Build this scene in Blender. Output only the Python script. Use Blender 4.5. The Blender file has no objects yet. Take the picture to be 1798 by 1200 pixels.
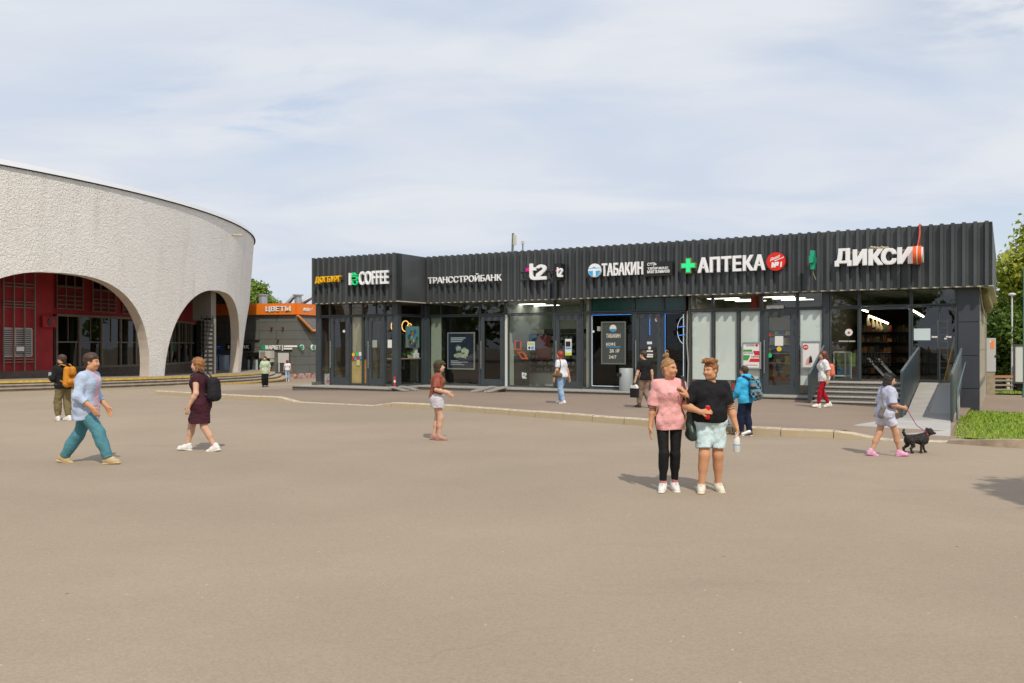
import bpy, math, random
import numpy as np
from mathutils import Vector, Matrix, noise as mnoise

# ------------------------------------------------------------------ camera
S = bpy.context.scene
COL = S.collection
CAM_H = 1.85
FPX = 1502.0                      # focal length in photo pixels (1798 wide)
cam = bpy.data.cameras.new("camera")
cam.sensor_width = 36.0
cam.lens = 36.0 * FPX / 1798.0
cam.shift_y = 8.0 / 1798.0
cam.clip_end = 3000
camo = bpy.data.objects.new("camera", cam)
COL.objects.link(camo)
camo.location = (0, 0, CAM_H)
camo.rotation_euler = (math.radians(90), 0, 0)
S.camera = camo

# ------------------------------------------------------------------ world / sun
SUN_H = Vector((0.25, -0.968, 0)).normalized()
SUN_EL = math.radians(50)
w = bpy.data.worlds.new("World")
S.world = w
w.use_nodes = True
nt = w.node_tree
nt.nodes.clear()
N, L = nt.nodes.new, nt.links.new
wout = N('ShaderNodeOutputWorld')
sky = N('ShaderNodeTexSky')
sky.sky_type = 'NISHITA'
sky.sun_disc = False
sky.sun_elevation = SUN_EL
sky.sun_rotation = math.atan2(SUN_H.x, SUN_H.y)
sky.dust_density = 1.2
bgs = N('ShaderNodeBackground'); bgs.inputs[1].default_value = 0.15
L(sky.outputs[0], bgs.inputs[0])
tc = N('ShaderNodeTexCoord')
sep = N('ShaderNodeSeparateXYZ'); L(tc.outputs['Generated'], sep.inputs[0])
def wm(op, a, b=None):
    n = N('ShaderNodeMath'); n.operation = op
    for i, v in enumerate((a, b)):
        if v is None: continue
        if isinstance(v, (int, float)): n.inputs[i].default_value = v
        else: L(v, n.inputs[i])
    return n.outputs[0]
zz = wm('ADD', wm('MAXIMUM', sep.outputs[2], 0.0), 0.16)
cmb = N('ShaderNodeCombineXYZ')
L(wm('DIVIDE', sep.outputs[0], zz), cmb.inputs[0])
L(wm('DIVIDE', sep.outputs[1], zz), cmb.inputs[1])
mp = N('ShaderNodeMapping'); mp.inputs['Rotation'].default_value = (0, 0, 0.35)
mp.inputs['Scale'].default_value = (0.62, 1.05, 1); mp.inputs['Location'].default_value = (3.3, 1.4, 0)
L(cmb.outputs[0], mp.inputs[0])
def wnoise(scale, detail, rough, dist):
    n = N('ShaderNodeTexNoise'); n.inputs['Scale'].default_value = scale; n.inputs['Detail'].default_value = detail
    n.inputs['Roughness'].default_value = rough; n.inputs['Distortion'].default_value = dist
    L(mp.outputs[0], n.inputs['Vector']); return n.outputs['Fac']
n1 = wnoise(0.7, 7, 0.5, 0.4)
n2 = wnoise(1.7, 7, 0.52, 0.5)
def wramp(v, a, b, ca=0., cb=1.):
    n = N('ShaderNodeMapRange'); n.interpolation_type = 'SMOOTHSTEP'
    L(v, n.inputs[0])
    for i, x in zip((1, 2, 3, 4), (a, b, ca, cb)): n.inputs[i].default_value = x
    return n.outputs[0]
mask = wramp(wm('ADD', wm('MULTIPLY', n1, 0.75), wm('MULTIPLY', n2, 0.25)), 0.32, 0.50, 0.72, 1.0)
cc = N('ShaderNodeMixRGB'); L(wramp(n2, 0.35, 0.68), cc.inputs[0])
cc.inputs[1].default_value = (0.63, 0.70, 0.82, 1)
cc.inputs[2].default_value = (0.775, 0.805, 0.86, 1)
cc2 = N('ShaderNodeMixRGB'); L(wramp(sep.outputs[2], 0.0, 0.16), cc2.inputs[0])
cc2.inputs[1].default_value = (0.64, 0.71, 0.81, 1)
L(cc.outputs[0], cc2.inputs[2])
# two thin places in the cloud where blue shows
def gap(dx, dz, r):
    v = N('ShaderNodeVectorMath'); v.operation = 'DISTANCE'; L(cmb.outputs[0], v.inputs[0])
    l = Vector((dx, 1, dz)).normalized(); v.inputs[1].default_value = (l.x / (l.z + .16), l.y / (l.z + .16), 0)
    return wramp(v.outputs['Value'], r, 0.0, 0., 1.)
gp_ = wm('MULTIPLY', wm('MAXIMUM', gap(-.31, .275, .55), gap(.60, .42, .45)), wramp(wnoise(3.2, 6, .55, .6), .42, .62))
mask = wm('SUBTRACT', mask, wm('MULTIPLY', gp_, .5))
bgc = N('ShaderNodeBackground'); bgc.inputs[1].default_value = 1.0
L(cc2.outputs[0], bgc.inputs[0])
mx = N('ShaderNodeMixShader'); L(mask, mx.inputs[0]); L(bgs.outputs[0], mx.inputs[1]); L(bgc.outputs[0], mx.inputs[2])
L(mx.outputs[0], wout.inputs[0])

sun = bpy.data.lights.new("sun", 'SUN')
sun.energy = 3.0
sun.angle = math.radians(0.6)
sun.color = (1.0, 0.92, 0.79)
suno = bpy.data.objects.new("sun", sun)
COL.objects.link(suno)
sd = Vector((SUN_H.x * math.cos(SUN_EL), SUN_H.y * math.cos(SUN_EL), math.sin(SUN_EL)))
suno.rotation_euler = sd.to_track_quat('Z', 'Y').to_euler()
suno.location = (0, 0, 60)

vs = S.view_settings
vs.view_transform = 'Standard'
vs.look = 'None'
vs.gamma = 1.0
vs.use_curve_mapping = False
vs.exposure = 0.0
S.cycles.max_bounces = 8
S.cycles.transparent_max_bounces = 16
S.cycles.caustics_reflective = False
S.cycles.caustics_refractive = False

# ------------------------------------------------------------------ materials
MATS = {}
def mat(name, col=(.5, .5, .5), rough=.6, metal=0., spec=.5, var=0., vscale=3., bump=0., bscale=40., emit=None, estr=1., coat=0.,
        col2=None, detail=6.):
    if name in MATS: return MATS[name]
    m = bpy.data.materials.new(name); m.use_nodes = True
    t = m.node_tree; b = t.nodes['Principled BSDF']
    b.inputs['Base Color'].default_value = (*col, 1)
    b.inputs['Roughness'].default_value = rough
    b.inputs['Metallic'].default_value = metal
    b.inputs['Specular IOR Level'].default_value = spec
    if coat: b.inputs['Coat Weight'].default_value = coat
    if emit:
        b.inputs['Emission Color'].default_value = (*emit, 1); b.inputs['Emission Strength'].default_value = estr
    if var or bump or col2:
        tcn = t.nodes.new('ShaderNodeTexCoord')
    if var or col2:
        n = t.nodes.new('ShaderNodeTexNoise'); n.inputs['Scale'].default_value = vscale; n.inputs['Detail'].default_value = detail
        t.links.new(tcn.outputs['Object'], n.inputs['Vector'])
        mr = t.nodes.new('ShaderNodeMapRange'); mr.inputs[1].default_value = .3; mr.inputs[2].default_value = .7
        t.links.new(n.outputs['Fac'], mr.inputs[0])
        mixn = t.nodes.new('ShaderNodeMixRGB')
        t.links.new(mr.outputs[0], mixn.inputs[0])
        if col2: a, c = col, col2
        else:
            a = tuple(max(0, v * (1 - var)) for v in col); c = tuple(min(1, v * (1 + var)) for v in col)
        mixn.inputs[1].default_value = (*a, 1); mixn.inputs[2].default_value = (*c, 1)
        t.links.new(mixn.outputs[0], b.inputs['Base Color'])
    if bump:
        n = t.nodes.new('ShaderNodeTexNoise'); n.inputs['Scale'].default_value = bscale; n.inputs['Detail'].default_value = 6
        t.links.new(tcn.outputs['Object'], n.inputs['Vector'])
        bp = t.nodes.new('ShaderNodeBump'); bp.inputs['Strength'].default_value = min(1, bump); bp.inputs['Distance'].default_value = .02 * max(1, bump)
        t.links.new(n.outputs['Fac'], bp.inputs['Height']); t.links.new(bp.outputs[0], b.inputs['Normal'])
    MATS[name] = m
    return m

def glass_mat(name, tint=(.86, .92, .88), ior=1.55, rough=0.0, base=.0):
    if name in MATS: return MATS[name]
    m = bpy.data.materials.new(name); m.use_nodes = True
    t = m.node_tree; t.nodes.clear()
    o = t.nodes.new('ShaderNodeOutputMaterial'); mxs = t.nodes.new('ShaderNodeMixShader')
    tr = t.nodes.new('ShaderNodeBsdfTransparent'); tr.inputs[0].default_value = (*tint, 1)
    gl = t.nodes.new('ShaderNodeBsdfGlossy'); gl.inputs['Roughness'].default_value = rough
    fr = t.nodes.new('ShaderNodeFresnel')
    ge = t.nodes.new('ShaderNodeNewGeometry'); im = t.nodes.new('ShaderNodeMath'); im.operation = 'MULTIPLY_ADD'   # same reflectance from both sides of a thin pane
    t.links.new(ge.outputs['Backfacing'], im.inputs[0]); im.inputs[1].default_value = 1 / ior - ior; im.inputs[2].default_value = ior
    t.links.new(im.outputs[0], fr.inputs[0])
    ad = t.nodes.new('ShaderNodeMath'); ad.operation = 'ADD'; ad.inputs[1].default_value = base; ad.use_clamp = True
    tcn = t.nodes.new('ShaderNodeTexCoord'); nz = t.nodes.new('ShaderNodeTexNoise'); nz.inputs['Scale'].default_value = .8
    bp = t.nodes.new('ShaderNodeBump'); bp.inputs['Strength'].default_value = .05; bp.inputs['Distance'].default_value = .05
    t.links.new(tcn.outputs['Object'], nz.inputs['Vector']); t.links.new(nz.outputs['Fac'], bp.inputs['Height'])
    t.links.new(bp.outputs[0], gl.inputs['Normal'])
    t.links.new(fr.outputs[0], ad.inputs[0]); t.links.new(ad.outputs[0], mxs.inputs[0])
    t.links.new(tr.outputs[0], mxs.inputs[1]); t.links.new(gl.outputs[0], mxs.inputs[2]); t.links.new(mxs.outputs[0], o.inputs[0])
    MATS[name] = m
    return m

def asphalt(name, base, dark, light, yellow=.5):
    m = bpy.data.materials.new(name); m.use_nodes = True
    t = m.node_tree; b = t.nodes['Principled BSDF']; b.inputs['Roughness'].default_value = .9; b.inputs['Specular IOR Level'].default_value = .25
    tcn = t.nodes.new('ShaderNodeTexCoord')
    def nz(sc, det=6, r=.6, vec=None, dist=0.):
        n = t.nodes.new('ShaderNodeTexNoise'); n.inputs['Scale'].default_value = sc; n.inputs['Detail'].default_value = det
        n.inputs['Roughness'].default_value = r; n.inputs['Distortion'].default_value = dist
        t.links.new(vec or tcn.outputs['Object'], n.inputs['Vector']); return n.outputs['Fac']
    def mrg(v, a, c, x=0., y=1.):
        n = t.nodes.new('ShaderNodeMapRange'); t.links.new(v, n.inputs[0])
        for i, q in zip((1, 2, 3, 4), (a, c, x, y)): n.inputs[i].default_value = q
        return n.outputs[0]
    def mix(f, a, c, mode='MIX'):
        n = t.nodes.new('ShaderNodeMixRGB'); n.blend_type = mode
        if isinstance(f, float): n.inputs[0].default_value = f
        else: t.links.new(f, n.inputs[0])
        for i, q in ((1, a), (2, c)):
            if isinstance(q, tuple): n.inputs[i].default_value = (*q, 1)
            else: t.links.new(q, n.inputs[i])
        return n.outputs[0]
    big = nz(.16, 4, .55, dist=.6)
    c = mix(mrg(big, .33, .66), dark, base)
    c = mix(mrg(nz(.55, 5), .45, .75, 0, .55), c, light)
    c = mix(mrg(nz(.045, 3, .5, dist=1.2), .42, .60, 0, .5), c, tuple(v * .80 for v in dark))
    mpn = t.nodes.new('ShaderNodeMapping'); mpn.inputs['Scale'].default_value = (.25, 1.6, 1); mpn.inputs['Rotation'].default_value = (0, 0, .5)
    t.links.new(tcn.outputs['Object'], mpn.inputs[0])
    st = nz(.9, 6, .65, vec=mpn.outputs[0])
    c = mix(mrg(st, .60, .78, 0, .22), c, tuple(v * .62 for v in dark))
    # aggregate: pale and dark grains
    v1 = t.nodes.new('ShaderNodeTexVoronoi'); v1.inputs['Scale'].default_value = 75; t.links.new(tcn.outputs['Object'], v1.inputs['Vector'])
    hs = t.nodes.new('ShaderNodeSeparateColor'); t.links.new(v1.outputs['Color'], hs.inputs[0])
    c = mix(mrg(hs.outputs[0], 0, 1, 0.80, 1.2), (0., 0., 0.), c) if False else c
    g = t.nodes.new('ShaderNodeMixRGB'); g.blend_type = 'MULTIPLY'; g.inputs[0].default_value = 1
    t.links.new(c, g.inputs[1])
    cr = t.nodes.new('ShaderNodeCombineColor'); gv = mrg(hs.outputs[0], 0, 1, .91, 1.09)
    for i in range(3): t.links.new(gv, cr.inputs[i])
    t.links.new(cr.outputs[0], g.inputs[2]); c = g.outputs[0]
    # sparse pale chips and dark spots
    v2 = t.nodes.new('ShaderNodeTexVoronoi'); v2.inputs['Scale'].default_value = 5.; t.links.new(tcn.outputs['Object'], v2.inputs['Vector'])
    c = mix(mrg(v2.outputs['Distance'], .035, .05, .8, 0.), c, (.55, .50, .42))
    v3 = t.nodes.new('ShaderNodeTexVoronoi'); v3.inputs['Scale'].default_value = 1.1
    off = t.nodes.new('ShaderNodeMapping'); off.inputs['Location'].default_value = (4.1, 7.7, 0); t.links.new(tcn.outputs['Object'], off.inputs[0])
    t.links.new(off.outputs[0], v3.inputs['Vector'])
    c = mix(mrg(v3.outputs['Distance'], .012, .028, .6, 0.), c, (.07, .06, .05))
    # hairline cracks
    wv = t.nodes.new('ShaderNodeVectorMath'); wv.operation = 'ADD'
    nn = t.nodes.new('ShaderNodeTexNoise'); nn.inputs['Scale'].default_value = .9; nn.inputs['Detail'].default_value = 5; t.links.new(tcn.outputs['Object'], nn.inputs['Vector'])
    t.links.new(tcn.outputs['Object'], wv.inputs[0]); t.links.new(nn.outputs['Color'], wv.inputs[1])
    v4 = t.nodes.new('ShaderNodeTexVoronoi'); v4.feature = 'DISTANCE_TO_EDGE'; v4.inputs['Scale'].default_value = .11
    t.links.new(wv.outputs[0], v4.inputs['Vector'])
    ck = t.nodes.new('ShaderNodeMath'); ck.operation = 'MULTIPLY'
    t.links.new(mrg(v4.outputs['Distance'], .0008, .0025, .14, 0.), ck.inputs[0]); t.links.new(mrg(nz(.35, 3), .52, .62), ck.inputs[1])
    c = mix(ck.outputs[0], c, (.09, .075, .06))
    t.links.new(c, b.inputs['Base Color'])
    bp = t.nodes.new('ShaderNodeBump'); bp.inputs['Strength'].default_value = .25; bp.inputs['Distance'].default_value = .003
    t.links.new(hs.outputs[1], bp.inputs['Height']); t.links.new(bp.outputs[0], b.inputs['Normal'])
    MATS[name] = m
    return m

def stucco():
    m = bpy.data.materials.new('white_stucco'); m.use_nodes = True
    t = m.node_tree; b = t.nodes['Principled BSDF']; b.inputs['Roughness'].default_value = .9; b.inputs['Specular IOR Level'].default_value = .2
    tcn = t.nodes.new('ShaderNodeTexCoord')
    def nz(sc, det=5, r=.6, dist=0.):
        n = t.nodes.new('ShaderNodeTexNoise'); n.inputs['Scale'].default_value = sc; n.inputs['Detail'].default_value = det
        n.inputs['Roughness'].default_value = r; n.inputs['Distortion'].default_value = dist
        t.links.new(tcn.outputs['Object'], n.inputs['Vector']); return n.outputs['Fac']
    def mrg(v, a, c, x=0., y=1.):
        n = t.nodes.new('ShaderNodeMapRange'); t.links.new(v, n.inputs[0])
        for i, q in zip((1, 2, 3, 4), (a, c, x, y)): n.inputs[i].default_value = q
        return n.outputs[0]
    mi = t.nodes.new('ShaderNodeMixRGB'); t.links.new(mrg(nz(.22, 5, .65, .5), .35, .68), mi.inputs[0])
    mi.inputs[1].default_value = (.88, .855, .805, 1); mi.inputs[2].default_value = (.95, .93, .89, 1)
    mi2 = t.nodes.new('ShaderNodeMixRGB'); t.links.new(mrg(nz(1.6, 6, .7), .52, .75, 0, .4), mi2.inputs[0])
    t.links.new(mi.outputs[0], mi2.inputs[1]); mi2.inputs[2].default_value = (.76, .72, .66, 1)
    vm = t.nodes.new('ShaderNodeMapping'); vm.inputs['Scale'].default_value = (1.3, 1.3, .10); t.links.new(tcn.outputs['Object'], vm.inputs[0])
    vn = t.nodes.new('ShaderNodeTexNoise'); vn.inputs['Scale'].default_value = 1.; vn.inputs['Detail'].default_value = 7; vn.inputs['Roughness'].default_value = .65; t.links.new(vm.outputs[0], vn.inputs['Vector'])
    mi3 = t.nodes.new('ShaderNodeMixRGB'); t.links.new(mrg(vn.outputs['Fac'], .52, .72, 0, .45), mi3.inputs[0]); t.links.new(mi2.outputs[0], mi3.inputs[1]); mi3.inputs[2].default_value = (.70, .66, .59, 1)
    t.links.new(mi3.outputs[0], b.inputs['Base Color'])
    a = nz(8.5, 3, .5, 1.0); c2 = nz(21, 3, .6, .6)
    ad = t.nodes.new('ShaderNodeMath'); ad.operation = 'MULTIPLY_ADD'
    t.links.new(c2, ad.inputs[0]); ad.inputs[1].default_value = .45; t.links.new(a, ad.inputs[2])
    bp = t.nodes.new('ShaderNodeBump'); bp.inputs['Strength'].default_value = 1.; bp.inputs['Distance'].default_value = .085
    t.links.new(ad.outputs[0], bp.inputs['Height']); t.links.new(bp.outputs[0], b.inputs['Normal'])
    MATS['stucco'] = m
    return m

M_ASPH = asphalt('asphalt_plaza', (.352, .283, .209), (.320, .256, .189), (.382, .312, .235))
M_PAVE = asphalt('asphalt_pavement', (.295, .228, .175), (.265, .204, .158), (.325, .255, .197))
M_STUC = stucco()
M_GLASS = glass_mat('window_glass', (.90, .95, .92), 1.6, 0, .045)
M_DKGLASS = glass_mat('dark_glass', (.42, .47, .42), 1.5, 0, .01)
M_ANTH = mat('anthracite_metal', (.070, .077, .081), .42, .0, .5, var=.20, vscale=.8)
M_FRAME = mat('frame_metal', (.05, .062, .070), .38, .0, .5, var=.08, vscale=2.)
M_PANEL = mat('pillar_panel', (.055, .06, .075), .35, 0, .5, var=.08, vscale=2.)
M_CREAM = mat('cream_trim', (.55, .51, .42), .6, var=.15, vscale=6)
M_WHITE = mat('white_plastic', (.80, .80, .80), .35)
M_STEEL = mat('brushed_steel', (.62, .62, .60), .3, .9)
M_DARK = mat('black_plastic', (.015, .015, .016), .5)
M_CONC = mat('granite_slab', (.36, .34, .31), .8, var=.25, vscale=30, bump=.2, bscale=60)
M_GRAN = mat('dark_granite', (.13, .125, .11), .75, var=.35, vscale=25)
M_KERB = mat('kerb_concrete', (.50, .42, .31), .9, var=.25, vscale=7, bump=.4, bscale=50)
M_KERBY = mat('worn_yellow_kerb', (.46, .38, .27), .9, col2=(.50, .40, .23), vscale=3.5, bump=.4, bscale=50)
M_YEL = mat('yellow_paint', (.68, .46, .06), .8, var=.25, vscale=4, bump=.3, bscale=40)

# ------------------------------------------------------------------ mesh helpers
class MB:
    """collects faces; build() links ONE mesh object"""
    def __init__(s, base=(0, 0, 0)):
        s.v = []; s.f = []; s.mi = []; s.base = Vector(base); s.sm = []
    def add(s, vs_, fs, m=0, smooth=False):
        n = len(s.v); s.v += [tuple(Vector(q) - s.base) for q in vs_]
        for f in fs:
            s.f.append(tuple(n + i for i in f)); s.mi.append(m); s.sm.append(smooth)
    def quad(s, a, b, c, d, m=0): s.add([a, b, c, d], [(0, 1, 2, 3)], m)
    def box(s, x0, x1, y0, y1, z0, z1, m=0):
        v = [(x, y, z) for z in (z0, z1) for y in (y0, y1) for x in (x0, x1)]
        s.add(v, [(0, 2, 3, 1), (4, 5, 7, 6), (0, 1, 5, 4), (2, 6, 7, 3), (0, 4, 6, 2), (1, 3, 7, 5)], m)
    def bbox(s, x0, x1, y0, y1, z0, z1, b=.01, m=0):
        """box with chamfered vertical edges and top"""
        p = [(x0 + b, y0), (x1 - b, y0), (x1, y0 + b), (x1, y1 - b), (x1 - b, y1), (x0 + b, y1), (x0, y1 - b), (x0, y0 + b)]
        q = [(x0 + 2 * b, y0 + b), (x1 - 2 * b, y0 + b), (x1 - b, y0 + 2 * b), (x1 - b, y1 - 2 * b), (x1 - 2 * b, y1 - b), (x0 + 2 * b, y1 - b), (x0 + b, y1 - 2 * b), (x0 + b, y0 + 2 * b)]
        v = [(x, y, z0) for x, y in p] + [(x, y, z1 - b) for x, y in p] + [(x, y, z1) for x, y in q]
        f = [tuple(range(7, -1, -1)), tuple(range(16, 24))]
        for k in (0, 8):
            for i in range(8):
                j = (i + 1) % 8; f.append((k + i, k + j, k + 8 + j, k + 8 + i))
        s.add(v, f, m)
    def prism(s, poly, d0, d1, ax='y', m=0, mside=None):
        """poly in the two other axes, extruded along ax"""
        def P(a, b, d):
            return {'y': (a, d, b), 'z': (a, b, d), 'x': (d, a, b)}[ax]
        n = len(poly)
        v = [P(a, b, d0) for a, b in poly] + [P(a, b, d1) for a, b in poly]
        s.add(v, [tuple(range(n)), tuple(range(2 * n - 1, n - 1, -1))], m)
        s.add(v, [(i, i + n, (i + 1) % n + n, (i + 1) % n) for i in range(n)], m if mside is None else mside)
    def tube(s, pts, r, n=8, m=0, caps=True):
        pts = [Vector(p) for p in pts]; rs = r if isinstance(r, (list, tuple)) else [r] * len(pts)
        v = []; f = []; ref = None
        for i, p in enumerate(pts):
            t = (pts[min(i + 1, len(pts) - 1)] - pts[max(i - 1, 0)]).normalized()
            if ref is None:
                ref = Vector((0, 0, 1)) if abs(t.z) < .9 else Vector((1, 0, 0))
            a = t.cross(ref).normalized(); b = t.cross(a).normalized(); ref = -b if False else ref
            for k in range(n):
                g = 2 * math.pi * k / n
                v.append(p + (a * math.cos(g) + b * math.sin(g)) * rs[i])
        for i in range(len(pts) - 1):
            for k in range(n):
                k2 = (k + 1) % n
                f.append((i * n + k, i * n + k2, (i + 1) * n + k2, (i + 1) * n + k))
        s.add(v, f, m, True)
        if caps:
            s.add(v[:n], [tuple(range(n))], m); s.add(v[-n:], [tuple(range(n - 1, -1, -1))], m)
    def cyl(s, c, r, z0, z1, n=24, m=0, r1=None):
        s.tube([(c[0], c[1], z0), (c[0], c[1], z1)], [r, r if r1 is None else r1], n, m)
    def disc(s, c, r, ax='y', t=.02, n=32, m=0, sx=1.):
        x, y, z = c
        a = [(r * sx * math.cos(2 * math.pi * k / n), r * math.sin(2 * math.pi * k / n)) for k in range(n)]
        if ax == 'y': s.prism([(x + p, z + q) for p, q in a], y, y - t, 'y', m)
        elif ax == 'x': s.prism([(y + p, z + q) for p, q in a], x, x + t, 'x', m)
        else: s.prism([(x + p, y + q) for p, q in a], z, z + t, 'z', m)
    def lathe(s, c, prof, n=24, m=0):
        v = []; f = []
        for r, z in prof:
            for k in range(n):
                g = 2 * math.pi * k / n; v.append((c[0] + r * math.cos(g), c[1] + r * math.sin(g), c[2] + z))
        for i in range(len(prof) - 1):
            for k in range(n):
                k2 = (k + 1) % n; f.append((i * n + k, i * n + k2, (i + 1) * n + k2, (i + 1) * n + k))
        s.add(v, f, m, True)
        s.add(v[:n], [tuple(range(n - 1, -1, -1))], m); s.add(v[-n:], [tuple(range(n))], m)
    def mesh(s, name, mats):
        me = bpy.data.meshes.new(name); me.from_pydata(s.v, [], s.f)
        for q in (mats if isinstance(mats, (list, tuple)) else [mats]): me.materials.append(q)
        me.polygons.foreach_set('material_index', s.mi); me.polygons.foreach_set('use_smooth', s.sm)
        me.update(); return me
    def build(s, name, mats, parent=None):
        o = bpy.data.objects.new(name, s.mesh(name, mats)); COL.objects.link(o)
        if parent is not None: o.parent = parent
        return o

def tag(o, label=None, cat=None, group=None, kind=None):
    if label: o['label'] = label
    if cat: o['category'] = cat
    if group: o['group'] = group
    if kind: o['kind'] = kind
    return o
def thing(name, label, cat, loc=(0, 0, 0), rz=0., group=None):
    o = bpy.data.objects.new(name, None); COL.objects.link(o); o.location = loc; o.rotation_euler = (0, 0, rz)
    o.empty_display_size = .2
    return tag(o, label, cat, group)
def copy_tree(o, parent=None):
    c = o.copy(); COL.objects.link(c)
    if parent is not None: c.parent = parent
    for ch in [q for q in bpy.data.objects if q.parent == o]: copy_tree(ch, c)
    return c
def npmesh(name, V, F, mats, mi=None, smooth=True):
    me = bpy.data.meshes.new(name)
    V = np.asarray(V, dtype=np.float32); F = np.asarray(F, dtype=np.int32); k = F.shape[1]
    me.vertices.add(len(V)); me.vertices.foreach_set('co', V.ravel())
    me.loops.add(F.size); me.loops.foreach_set('vertex_index', F.ravel())
    me.polygons.add(len(F)); me.polygons.foreach_set('loop_start', np.arange(0, F.size, k, dtype=np.int32))
    for q in (mats if isinstance(mats, (list, tuple)) else [mats]): me.materials.append(q)
    if mi is not None: me.polygons.foreach_set('material_index', np.asarray(mi, dtype=np.int32))
    me.polygons.foreach_set('use_smooth', np.full(len(F), smooth))
    me.update(calc_edges=True); me.validate()
    return me
def npobj(name, me, parent=None):
    o = bpy.data.objects.new(name, me); COL.objects.link(o)
    if parent is not None: o.parent = parent
    return o

_tcache = {}
def text_geo(s, bold=0.):
    """flat outline mesh of a text: verts 2D normalised to its bounding box, faces"""
    key = (s, bold)
    if key in _tcache: return _tcache[key]
    c = bpy.data.curves.new('lettering', 'FONT'); c.body = s; c.offset = min(bold, .012); c.extrude = .5; c.resolution_u = 4; c.space_character = 1 + 2.2 * bold
    o = bpy.data.objects.new('lettering', c); COL.objects.link(o)
    dg = bpy.context.evaluated_depsgraph_get(); dg.update()
    me = o.evaluated_get(dg).to_mesh()
    v = np.array([q.co[:] for q in me.vertices]); f = [tuple(p.vertices) for p in me.polygons]
    bpy.data.objects.remove(o); bpy.data.curves.remove(c)
    if bold > .012:                         # heavier weight: shifted copies, each a hair behind the last
        e = bold - .008; n0 = len(v); vv_, ff_ = [], []
        for i, (dx, dy) in enumerate(((0, 0), (e, 0), (-e, 0), (e, .4 * e), (-e, -.4 * e), (e, -.4 * e), (-e, .4 * e))):
            q = v + np.array([dx, dy, 0]); q[:, 2] = np.where(q[:, 2] > 0, q[:, 2] - .02 * i, q[:, 2]); vv_.append(q); ff_ += [tuple(a + n0 * i for a in p) for p in f]
        v = np.concatenate(vv_); f = ff_
    lo, hi = v.min(0), v.max(0); v = (v - lo) / (hi - lo)
    _tcache[key] = (v, f); return v, f
def text(mb, s, x0, x1, z0, z1, y, t=.05, m=0, bold=.0, slope=0., shear=0., rot=0):
    """lettering on a plane facing -y; front at y-t; slope lifts along x"""
    v, f = text_geo(s, bold)
    out = []
    for a, b, c in v:
        if rot: a, b = (1 - b, a) if rot > 0 else (b, 1 - a)
        out.append((x0 + (x1 - x0) * a + shear * b * (z1 - z0), y - t * c, z0 + (z1 - z0) * b + slope * (a - .5) * (x1 - x0)))
    mb.add(out, f, m)

# ------------------------------------------------------------------ terrain
def sstep(t):
    t = np.clip(t, 0, 1); return t * t * (3 - 2 * t)
def g(X, Y):
    X = np.asarray(X, float); Y = np.asarray(Y, float)
    z = -.008 * np.clip(Y - 12, 0, 26) - .015 * np.clip(Y - 38, 0, 10) - .03 * np.clip(Y - 48, 0, 18)
    z = z - .17 * sstep((X - 10) / 3) * sstep((Y - 20) / 5)
    z = z - .06 * np.clip(Y - 40, 0, 18) * sstep((X - 15) / 4)
    return z
def gp(px, py, off=0., y0=5., y1=120.):
    """ground point seen at a photo pixel"""
    t = (px - 899) / FPX; s = (py - 608) / FPX
    Y = np.arange(y0, y1, .01)
    d = CAM_H - s * Y - (g(t * Y, Y) + off)
    i = int(np.argmax(d <= 0)); Yh = float(Y[i])
    return Vector((t * Yh, Yh, float(g(t * Yh, Yh)) + off))
def atY(px, py, Y): return Vector(((px - 899) / FPX * Y, Y, CAM_H - (py - 608) / FPX * Y))

def axis(lo, hi, dense, step):
    a = list(np.arange(dense[0], dense[1] + 1e-6, step)); x = dense[1]; st = step
    while x < hi: st *= 1.35; x += st; a.append(x)
    x = dense[0]; st = step
    while x > lo: st *= 1.35; x -= st; a.insert(0, x)
    return np.array(a)
gx = axis(-900, 900, (-40, 40), 1.); gy = axis(-300, 1500, (0, 70), 1.)
GX, GY = np.meshgrid(gx, gy)
V = np.c_[GX.ravel(), GY.ravel(), g(GX, GY).ravel()]
nx, ny = len(gx), len(gy)
ii = (np.arange(ny - 1)[:, None] * nx + np.arange(nx - 1)[None]).ravel()
F = np.c_[ii, ii + 1, ii + nx + 1, ii + nx]
tag(npobj('ground', npmesh('ground', V, F, M_ASPH)), 'broad beige asphalt plaza with faint cracks and stains', 'ground', kind='structure')

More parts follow.
